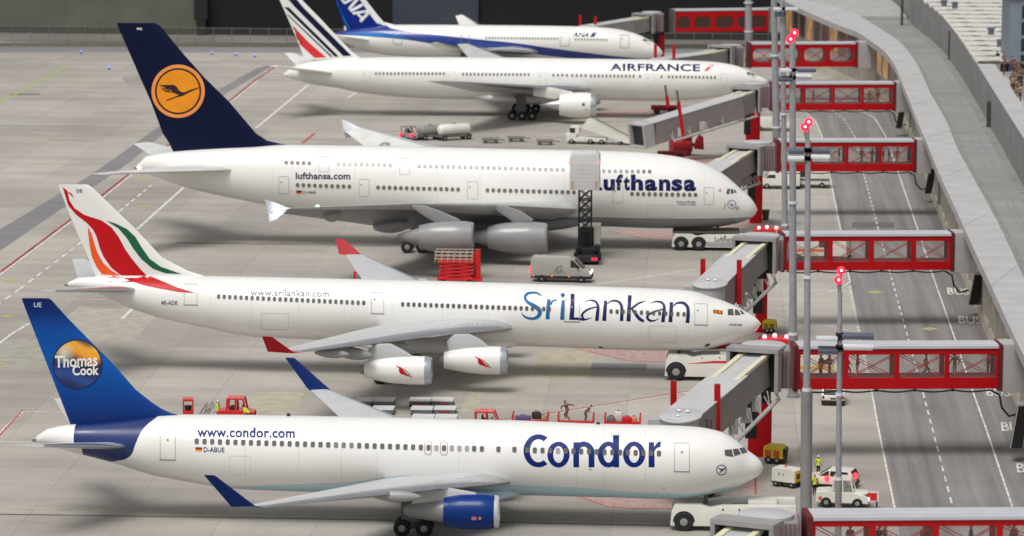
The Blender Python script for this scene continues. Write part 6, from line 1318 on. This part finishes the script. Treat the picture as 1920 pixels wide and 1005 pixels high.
obj('panel_ribs', bm, mat('rib grey', (188, 188, 187), .5), ob)
for s in (-1, 1):
    bm = new(); x = bcx+s*(bw-.32); 
    for k in range(4): prism(bm, [(x-.16, zb_+.1+k*.24), (x+.16, zb_+.2+k*.24), (x+.16, zb_+.32+k*.24), (x-.16, zb_+.22+k*.24)], 2.975, 2.998)
    obj('hazard_stripe', bm, mat('hazard amber', (190, 140, 80), .5), ob); lamp('marker_lamp', Vector((bcx+s*bw, 2.98, zt_-1.0)), .1, mat('marker lamp red', (255, 60, 50), emit=3), ob, world=False)
bm = new(); mx0, mx1 = onY(1085, 420, Yb).x-cx, onY(1108, 420, Yb).x-cx
for x in (mx0, mx1):
    for y in (3.3, 4.7): beam(bm, (x, y, .9), (x, y, zb_), .16, .16)
nz = 6; hz = (zb_-1)/nz
for i in range(nz):
    for y in (3.3, 4.7):
        beam(bm, (mx0, y, 1+i*hz), (mx1, y, 1+(i+1)*hz), .12, .1); beam(bm, (mx1, y+.08, 1+i*hz), (mx0, y+.08, 1+(i+1)*hz), .12, .1); beam(bm, (mx0, y-.06, 1+i*hz), (mx1, y-.06, 1+i*hz), .1, .14)
obj('lattice_mast', bm, BLACK, t)
for x in (.62, .95): bm = new(); box(bm, x-.12, x+.12, -.16, -.08, .55, .8); obj('tail_lamp', bm, mat('tail lamp lit', (255, 20, 50), emit=3.5), t)
for y in (1.2, 2.4, 6.9):
    for s in (-1, 1): wheel(s*1.0, y, .5, .5, .34, t, axis=(1, 0, 0))
# red scissor lift
ly = 388.; cx = onY(856, 527, ly).x; t = thing('scissor_lift', (cx, ly, 0), 0, 'red scissor lift with pale railed platform and tall red post', 'lift')
k = pscale(ly); zp = onY(850, 491, ly).z; bm = new(); box(bm, -2.0, 1.9, -1., 1., .5, .8, .04); obj('base', bm, VRED, t)
bm = new(); n = 4; h = (zp-.85)/n
for i in range(n):
    for y in (-.85, .85):
        beam(bm, (-1.75, y, .85+i*h), (1.65, y, .85+(i+1)*h), .1, .2); beam(bm, (1.65, y*.92, .85+i*h), (-1.75, y*.92, .85+(i+1)*h), .1, .2)
obj('scissor_arms', bm, VRED, t); bm = new(); box(bm, -2.0, 1.8, -1., 1., zp, zp+.16, .03); obj('platform', bm, VRED, t)
bm = new(); RAIL = mat('rail pale steel', (186, 176, 160), .5)
for y in (-1., 1.):
    for z in (.45, .85, 1.2): tube(bm, [(-2.25, y, zp+z), (1.75, y, zp+z)], .045, 6)
    for x in np.linspace(-2.2, 1.7, 7): tube(bm, [(x, y, zp+.1), (x, y, zp+1.2)], .04, 6)
obj('guard_rail', bm, RAIL, t); bm = new(); tube(bm, [(2.25, 0, .4), (2.25, 0, onY(893, 467, ly).z)], .3, 14); tube(bm, [(1.85, 0, .4), (1.85, 0, zp+.9)], .14, 10); box(bm, 1.4, 2.7, -.6, .6, .4, .7); obj('post', bm, VRED, t, smooth=40); wheels4(t, (-1.4, 1.4), 1., .35)
t = thing('red_bollard', (onY(665, 527, 377).x, 377, 0), 0, 'small red hydrant-like post behind the red far winglet', 'post'); zz = onY(665, 509, 377).z
bm = new(); tube(bm, [(0, 0, 0), (0, 0, zz)], .13, 10); tube(bm, [(0, 0, zz-.1), (.5, 0, zz-.1)], .1, 8); lathe(bm, [(0, .26), (.2, .26), (.25, .16)], (0, 0, 0), (0, 0, 1), 12); obj('pipe', bm, VRED, t, smooth=40)
# far row: tug, trailers, dollies, stair truck
t = tractor(gp(771, 262), -.5, 'small grey tug with red lit lamps, leftmost of the far service vehicles', VGREY)
for s in (-1, 1): lamp('tail_lamp', Vector((-.2+s*.95, -1.0, .75)), .24, mat('tail lamp lit', (255, 20, 50), emit=3.5), t, world=False)
def tanker(loc, rz, label, m, L, r, zc):
    t = thing('tank_trailer', loc, rz, label, 'trailer', 'far tank trailers'); bm = new(); lathe(bm, [(-L/2, r*.5), (-L/2+.25, r*.92), (-L/2+.4, r), (L/2-.4, r), (L/2-.25, r*.92), (L/2, r*.5)], (0, 0, zc), (1, 0, 0), 22); obj('tank', bm, m, t, smooth=40)
    bm = new(); box(bm, -L/2, L/2, -.8, .8, .45, .8, .04); obj('chassis', bm, mat('trailer chassis grey', (104, 102, 98), .6), t); wheels4(t, (-L/2+.6, L/2-.6), .9, .4)
    bm = new(); lathe(bm, [(0, .22), (.18, .22), (.22, .02)], (0, 0, zc+r-.04), (0, 0, 1), 12); obj('hatch', bm, VGREY, t); return t
tanker(gp(806, 262), .5, 'grey service tank trailer between the small tug and the white tank trailer', VGREY, 3.4, .75, 1.35); tanker(gp(851, 262), .62, 'white long tank trailer rightmost of the three far service vehicles', VWHT, 5.2, .8, 1.5)
for x, y, lab in ((920, 268, 'left'), (968, 265, 'middle'), (1022, 271, 'right')): dolly(gp(x, y), .05, 'grey flat empty dolly, %s of the three in front of the far engine' % lab, mat('dolly grey', (140, 134, 128), .6), 'grey empty dollies', L=2.5, ends=False)
g = gp(1122, 270); t = thing('stair_truck', (g.x, g.y, 0), -.12, 'white passenger stair truck with its sloped staircase pointing right', 'stairs')
bm = new(); box(bm, -4.4, 1.2, -1., 1., .45, .95, .06); box(bm, -4.6, -3.0, -1., 1., .9, 1.5, .12); obj('chassis', bm, VWHT, t); bm = new(); box(bm, -3.9, -2.6, -.95, .95, 1.4, 2.5, .12); obj('cab', bm, VWHT, t); bm = new(); box(bm, -3.95, -3.2, -.98, -.9, 1.6, 2.3); obj('side_window', bm, VGL, t)
bm = new(); prism(bm, [(-2.4, 2.3), (-1.5, 3.5), (-.9, 3.5), (4.6, .75), (4.6, .3), (4.2, .3)], -.95, -.8); prism(bm, [(-2.4, 2.3), (-1.5, 3.5), (-.9, 3.5), (4.6, .75), (4.6, .3), (4.2, .3)], .8, .95); box(bm, -2.4, -1.2, -.9, .9, 2.3, 2.45)
obj('stair_side', bm, VWHT, t); bm = new()
for i in range(13): box(bm, -1.3+i*.44, -.8+i*.44, -.78, .78, 2.5-i*.18, 2.56-i*.18)
obj('steps', bm, VGREY, t); bm = new(); prism(bm, [(-1.3, 3.5), (-.7, 3.65), (4.7, .95), (4.6, .8), (-.9, 3.48)], .96, 1.02); tube(bm, [(-1.2, -.9, 4.0), (4.5, -.9, 1.3)], .06, 6); obj('handrail', bm, VGREY, t); wheels4(t, (-3.7, -1.0, .6), 1., .42); wheel(3.2, -.7, .25, .25, .2, t); wheel(3.2, .7, .25, .25, .2, t)
# right-hand service vehicles
def cart(loc, rz, label, m, win, L=2.4, H=1.9, hw=.95):
    t = thing('service_cart', loc, rz, label, 'service cart', 'yellow service carts'); bm = new(); prism(bm, [(-L/2, .45), (L/2, .45), (L/2, H-.15), (L/2-.2, H), (-L/2+.2, H), (-L/2, H-.15)], -hw, hw, bev=.05); obj('body', bm, m, t)
    for x in (-.24*L, .2*L): bm = new(); box(bm, x-.16*L, x+.16*L, -hw-.015, -hw+.01, .42*H, .76*H, .01); obj('panel', bm, win, t)
    bm = new(); box(bm, L/2-.02, L/2+.012, -hw*.65, hw*.65, .4*H, .8*H); obj('end_panel', bm, VBL, t); wheels4(t, (-L/2+.45, L/2-.45), hw, .34); return t
WPAN = mat('orange red panel', (196, 84, 40), .5, noise=.2, nscale=2)
cart(gp(1453, 868), -.35, 'yellow service cart with orange panels beside the nearest red column', VYEL, WPAN, 1.6, 1.5, .62); cart(gp(1443, 624), -.1, 'yellow service cart with brown panels in front of the ribbon-tailed airliner nose', VYEL, mat('brown panel', (150, 104, 40), .5, noise=.2, nscale=2), 1.3, 1.3, .6)
def bin_(px, py, label):
    t = thing('waste_bin', gp(px, py), 0, label, 'bin', 'dark waste bins by the red columns'); bm = new(); prism(bm, [(-.34, .12), (.34, .12), (.44, 1.15), (-.44, 1.15)], -.4, .4, bev=.04); obj('tub', bm, mat('bin dark olive', (62, 56, 36), .6, noise=.15), t); bm = new(); box(bm, -.48, .48, -.46, .46, 1.15, 1.28, .04); obj('lid', bm, mat('bin lid olive', (104, 92, 56), .6), t)
    wheel(-.3, 0, .12, .12, .7, t)
bin_(1467, 868, 'dark olive waste bin behind the nearest yellow service cart'); bin_(1435.5, 413, 'dark waste bin right of the double-decker nose')
g = gp(1476, 912); t = thing('ground_power_unit', (g.x, g.y, 0), -.5, 'white boxy ground power unit with a yellow end and red lamp on top', 'power unit'); t.scale = (.78,)*3; bm = new(); prism(bm, [(-1.35, .55), (1.2, .55), (1.2, 1.75), (1.0, 1.9), (-1.2, 1.95), (-1.35, 1.8)], -.8, .8, bev=.05); obj('housing', bm, VWHT, t)
bm = new(); box(bm, 1.2, 1.24, -.7, .7, .6, 1.75, .01); obj('end_panel', bm, VYEL, t); bm = new(); box(bm, 1.24, 1.26, -.4, .3, .9, 1.4); obj('grille', bm, VBL, t); bm = new(); lathe(bm, [(0, .16), (.12, .14), (.16, .02)], (-.3, .2, 1.92), (0, 0, 1), 12); obj('roof_lamp', bm, VORG, t, smooth=True); bm = new(); box(bm, -1.45, 1.3, -.75, .75, .42, .55); obj('chassis', bm, VBL, t); bm = new(); box(bm, -.6, -.45, -.815, -.8, 1.2, 1.5); box(bm, -.1, .0, -.815, -.8, 1.2, 1.5); obj('gauge', bm, VGREY, t); wheels4(t, (-.9, .85), .8, .32, .22)
def car(loc, rz, label, m, L=4.0, hw=.85, group=None):
    t = thing('car', loc, rz, label, 'car', group); bm = new(); prism(bm, [(-L/2, .3), (L/2, .3), (L/2, .72), (L/2-.15, .86), (L/2-1.0, .95), (L/2-1.75, 1.42), (L/2-2.0, 1.48), (-L/2+.35, 1.46), (-L/2+.08, .98), (-L/2, .9)], -hw, hw, bev=.1); obj('body', bm, m, t, smooth=40)
    for s in (-1, 1):
        bm = new(); prism(bm, [(L/2-1.15, .97), (L/2-1.75, 1.36), (.05, 1.38), (.05, .97)], s*hw-.012, s*hw+.012); prism(bm, [(-.05, .97), (-.05, 1.38), (-L/2+.55, 1.36), (-L/2+.35, 1.0)], s*hw-.012, s*hw+.012); obj('side_window', bm, VGL, t)
    bm = new(); prism(bm, [(L/2-1.02, .98), (L/2-1.72, 1.42), (L/2-1.7, 1.45), (L/2-.98, .99)], -hw+.14, hw-.14); obj('windscreen', bm, VGL, t); bm = new(); prism(bm, [(-L/2+.06, 1.0), (-L/2+.3, 1.4), (-L/2+.27, 1.42), (-L/2+.02, 1.0)], -hw+.16, hw-.16); obj('rear_window', bm, VGL, t)
    for s in (-1, 1):
        bm = new(); box(bm, -L/2-.02, -L/2+.06, s*(hw-.15)-.09, s*(hw-.15)+.09, .62, .92, .02); obj('tail_lamp', bm, mat('tail lamp red', (150, 20, 24), .3), t)
        bm = new(); box(bm, L/2-.1, L/2+.015, s*(hw-.25)-.18, s*(hw-.25)+.18, .62, .78, .02); obj('headlamp', bm, FLW, t)
    for q0 in (-L/2-.05, L/2-.1): bm = new(); box(bm, q0, q0+.15, -hw, hw, .26, .51, .04); obj('bumper', bm, VBL, t)
    bm = new(); box(bm, -L/2-.02, -L/2+.01, -.25, .25, .6, .72); obj('number_plate', bm, VBL, t); wheels4(t, (-L/2+.72, L/2-.75), hw+.01, .31, .2); return t
car(gp(1562, 754), math.radians(88), 'small white hatchback seen from behind below the second bridge', VWHT, 4.0, 1.0)
t = car(gp(1560, 912), math.radians(165), 'small white car with bright red lit lamps beside two workers in yellow', VWHT, 3.9, .9)
for x, y, z in ((-1.9, .3, 1.05), (-1.6, .92, .95), (.2, .92, .8)): lamp('warning_lamp', Vector((x, y, z)), .2, mat('bright red lamp', (255, 18, 28), emit=14), t, world=False)
g = gp(1580, 953); t = thing('tow_tractor', (g.x, g.y+.8, 0), -.12, 'white tow tractor with a glazed cab above the nearest bridge', 'tractor'); bm = new(); prism(bm, [(-1.95, .4), (2.0, .4), (2.0, .85), (1.7, 1.05), (.7, 1.25), (-.75, 1.2), (-1.0, 1.3), (-1.95, 1.22)], -.9, .9, bev=.07); obj('body', bm, VWHT, t)
open_cab(t, -.75, .95, .88, 1.15, 2.25, VWHT, .05, .25, .1); bm = new(); prism(bm, [(-.62, 1.2), (.85, 1.22), (.62, 2.1), (-.58, 2.1)], -.845, -.83); prism(bm, [(-.62, 1.2), (.85, 1.22), (.62, 2.1), (-.58, 2.1)], .83, .845); obj('side_window', bm, glassmat('clear cab glass', (150, 156, 156), .35, .05), t)
bm = new(); box(bm, -.4, .05, -.4, .4, 1.2, 1.6, .08); obj('seat', bm, mat('seat dark red', (96, 40, 40), .7), t); bm = new(); box(bm, 1.0, 1.9, -.7, .7, 1.08, 1.2, .04); obj('bonnet', bm, VWHT, t); wheels4(t, (-1.15, 1.2), .92, .42)
lamp('headlamp', Vector((1.98, -.6, .75)), .12, mat('headlamp lit', (225, 240, 255), emit=3), t, world=False); bm = new(); lathe(bm, [(0, .14), (.04, .14)], (-1.6, -.91, .75), (0, -1, 0), 12); obj('side_marker', bm, VORG, t)
def fire(px, py, yy, label, n):
    p = onY(px, py, yy); t = thing('fire_vehicle', (p.x, yy, 0), .1, label, 'fire engine', 'red airport fire vehicles'); h = p.z
    bm = new(); prism(bm, [(-1.9, .5), (1.9, .5), (1.9, h-.5), (1.5, h), (-1.7, h), (-1.9, h-.2)], -1.1, 1.1, bev=.1); obj('body', bm, VRED, t, smooth=40); bm = new(); box(bm, .6, 2.0, -1.12, 1.12, .9, h-.55, .04); obj('yellow_panel', bm, mat('warm yellow panel', (236, 160, 60), .5), t)
    for i in range(n): lamp('beacon_lamp', Vector((-1.3+i*1.0, -.6+.7*(i % 2), h+.14)), .2, mat('hot red lamp', (255, 130, 140), emit=5), t, world=False)
    wheels4(t, (-1.2, 1.2), 1.1, .5)
fire(1443, 428, 428, 'red fire vehicle with four lit lamps behind the third round bridge roof', 4); fire(1459, 632, 334, 'red fire vehicle with lit lamps behind the second round bridge roof', 3)
def boxtruck(px, py, rz, label, m, stripe=None, L=5.5, H=2.6, hw=1.1, group='white airport vans'):
    g = gp(px, py); t = thing('service_van', (g.x, g.y+hw, 0), rz, label, 'van', group); bm = new(); prism(bm, [(-L/2, .45), (L/2, .45), (L/2, 1.2), (L/2-.7, 1.4), (L/2-1.2, H-.25), (L/2-1.5, H), (-L/2, H)], -hw, hw, bev=.09); obj('body', bm, m, t, smooth=40)
    bm = new(); prism(bm, [(L/2-.85, 1.42), (L/2-1.25, H-.35), (L/2-2.1, H-.35), (L/2-2.1, 1.42)], -hw-.012, hw+.012); obj('side_window', bm, VGL, t); bm = new(); prism(bm, [(L/2-.68, 1.44), (L/2-1.16, H-.3), (L/2-1.12, H-.28), (L/2-.62, 1.44)], -hw+.15, hw-.15); obj('windscreen', bm, VGL, t)
    if stripe: bm = new(); box(bm, -L/2+.05, L/2-.8, -hw-.014, hw+.014, .95, 1.25); obj('stripe', bm, stripe, t)
    wheels4(t, (-L/2+1.0, L/2-1.0), hw, .4); bm = new(); box(bm, -L/2-.03, L/2+.03, -hw+.05, hw-.05, .35, .55); obj('bumper', bm, VBL, t); return t
boxtruck(1522, 488, .1, 'white van with orange stripe seen through the third bridge, left one', VWHT, VORG); boxtruck(1574, 487, 1.4, 'white van with orange band seen end-on through the third bridge', VWHT, mat('pale orange', (214, 140, 90), .5), 4.6, 2.4)
boxtruck(1462, 355, math.pi-.05, 'white service van with dark cab windows left of the masts by the fourth bridge', VWHT, None, 5.2, 2.2); boxtruck(1519, 353, math.pi, 'white boxy van right of the masts below the fourth bridge', VWHT, mat('slate stripe', (90, 96, 104), .5), 5., 2.5)
boxtruck(1528, 712, .05, 'white van with a yellow panel seen through the left bay of the second bridge', VWHT, VYEL, 4.8, 2.2); boxtruck(1447, 246, 0, 'white low van beside the red column of the retracted boarding bridge', VWHT, None, 5.5, 2.0); boxtruck(1345, 222, 2.8, 'white van under the retracted boarding bridge', VWHT, None, 5., 2.)
for x, y, m_, lb in ((1468, 228, LBLU, 'blue'),):
    g = gp(x, y+6); t = thing('marker_post', (g.x, g.y, 0), 0, 'low post with a bright blue white lamp between the masts', 'lamp'); z = onY(x+11, y+4, g.y).z; bm = new(); tube(bm, [(0, 0, 0), (0, 0, .9)], .1, 8); obj('stem', bm, VBL, t); lamp('bulb', Vector((0, 0, 1.05)), .34, mat('lit ice blue lamp', (150, 220, 255), emit=9), t, world=False)
t = thing('boundary_sign', gp(1625, 953), .0, 'small red and white barrier board behind the nearest bridge roof', 'barrier'); bm = new(); box(bm, -.9, .9, -.04, .04, .5, 1.3, .02); obj('board', bm, VWHT, t); bm = new(); box(bm, -.75, .75, -.055, -.04, .62, 1.18); obj('panel', bm, VRED, t); bm = new(); box(bm, -.8, -.7, -.3, .3, 0, .55); box(bm, .7, .8, -.3, .3, 0, .55); obj('foot', bm, VBL, t)
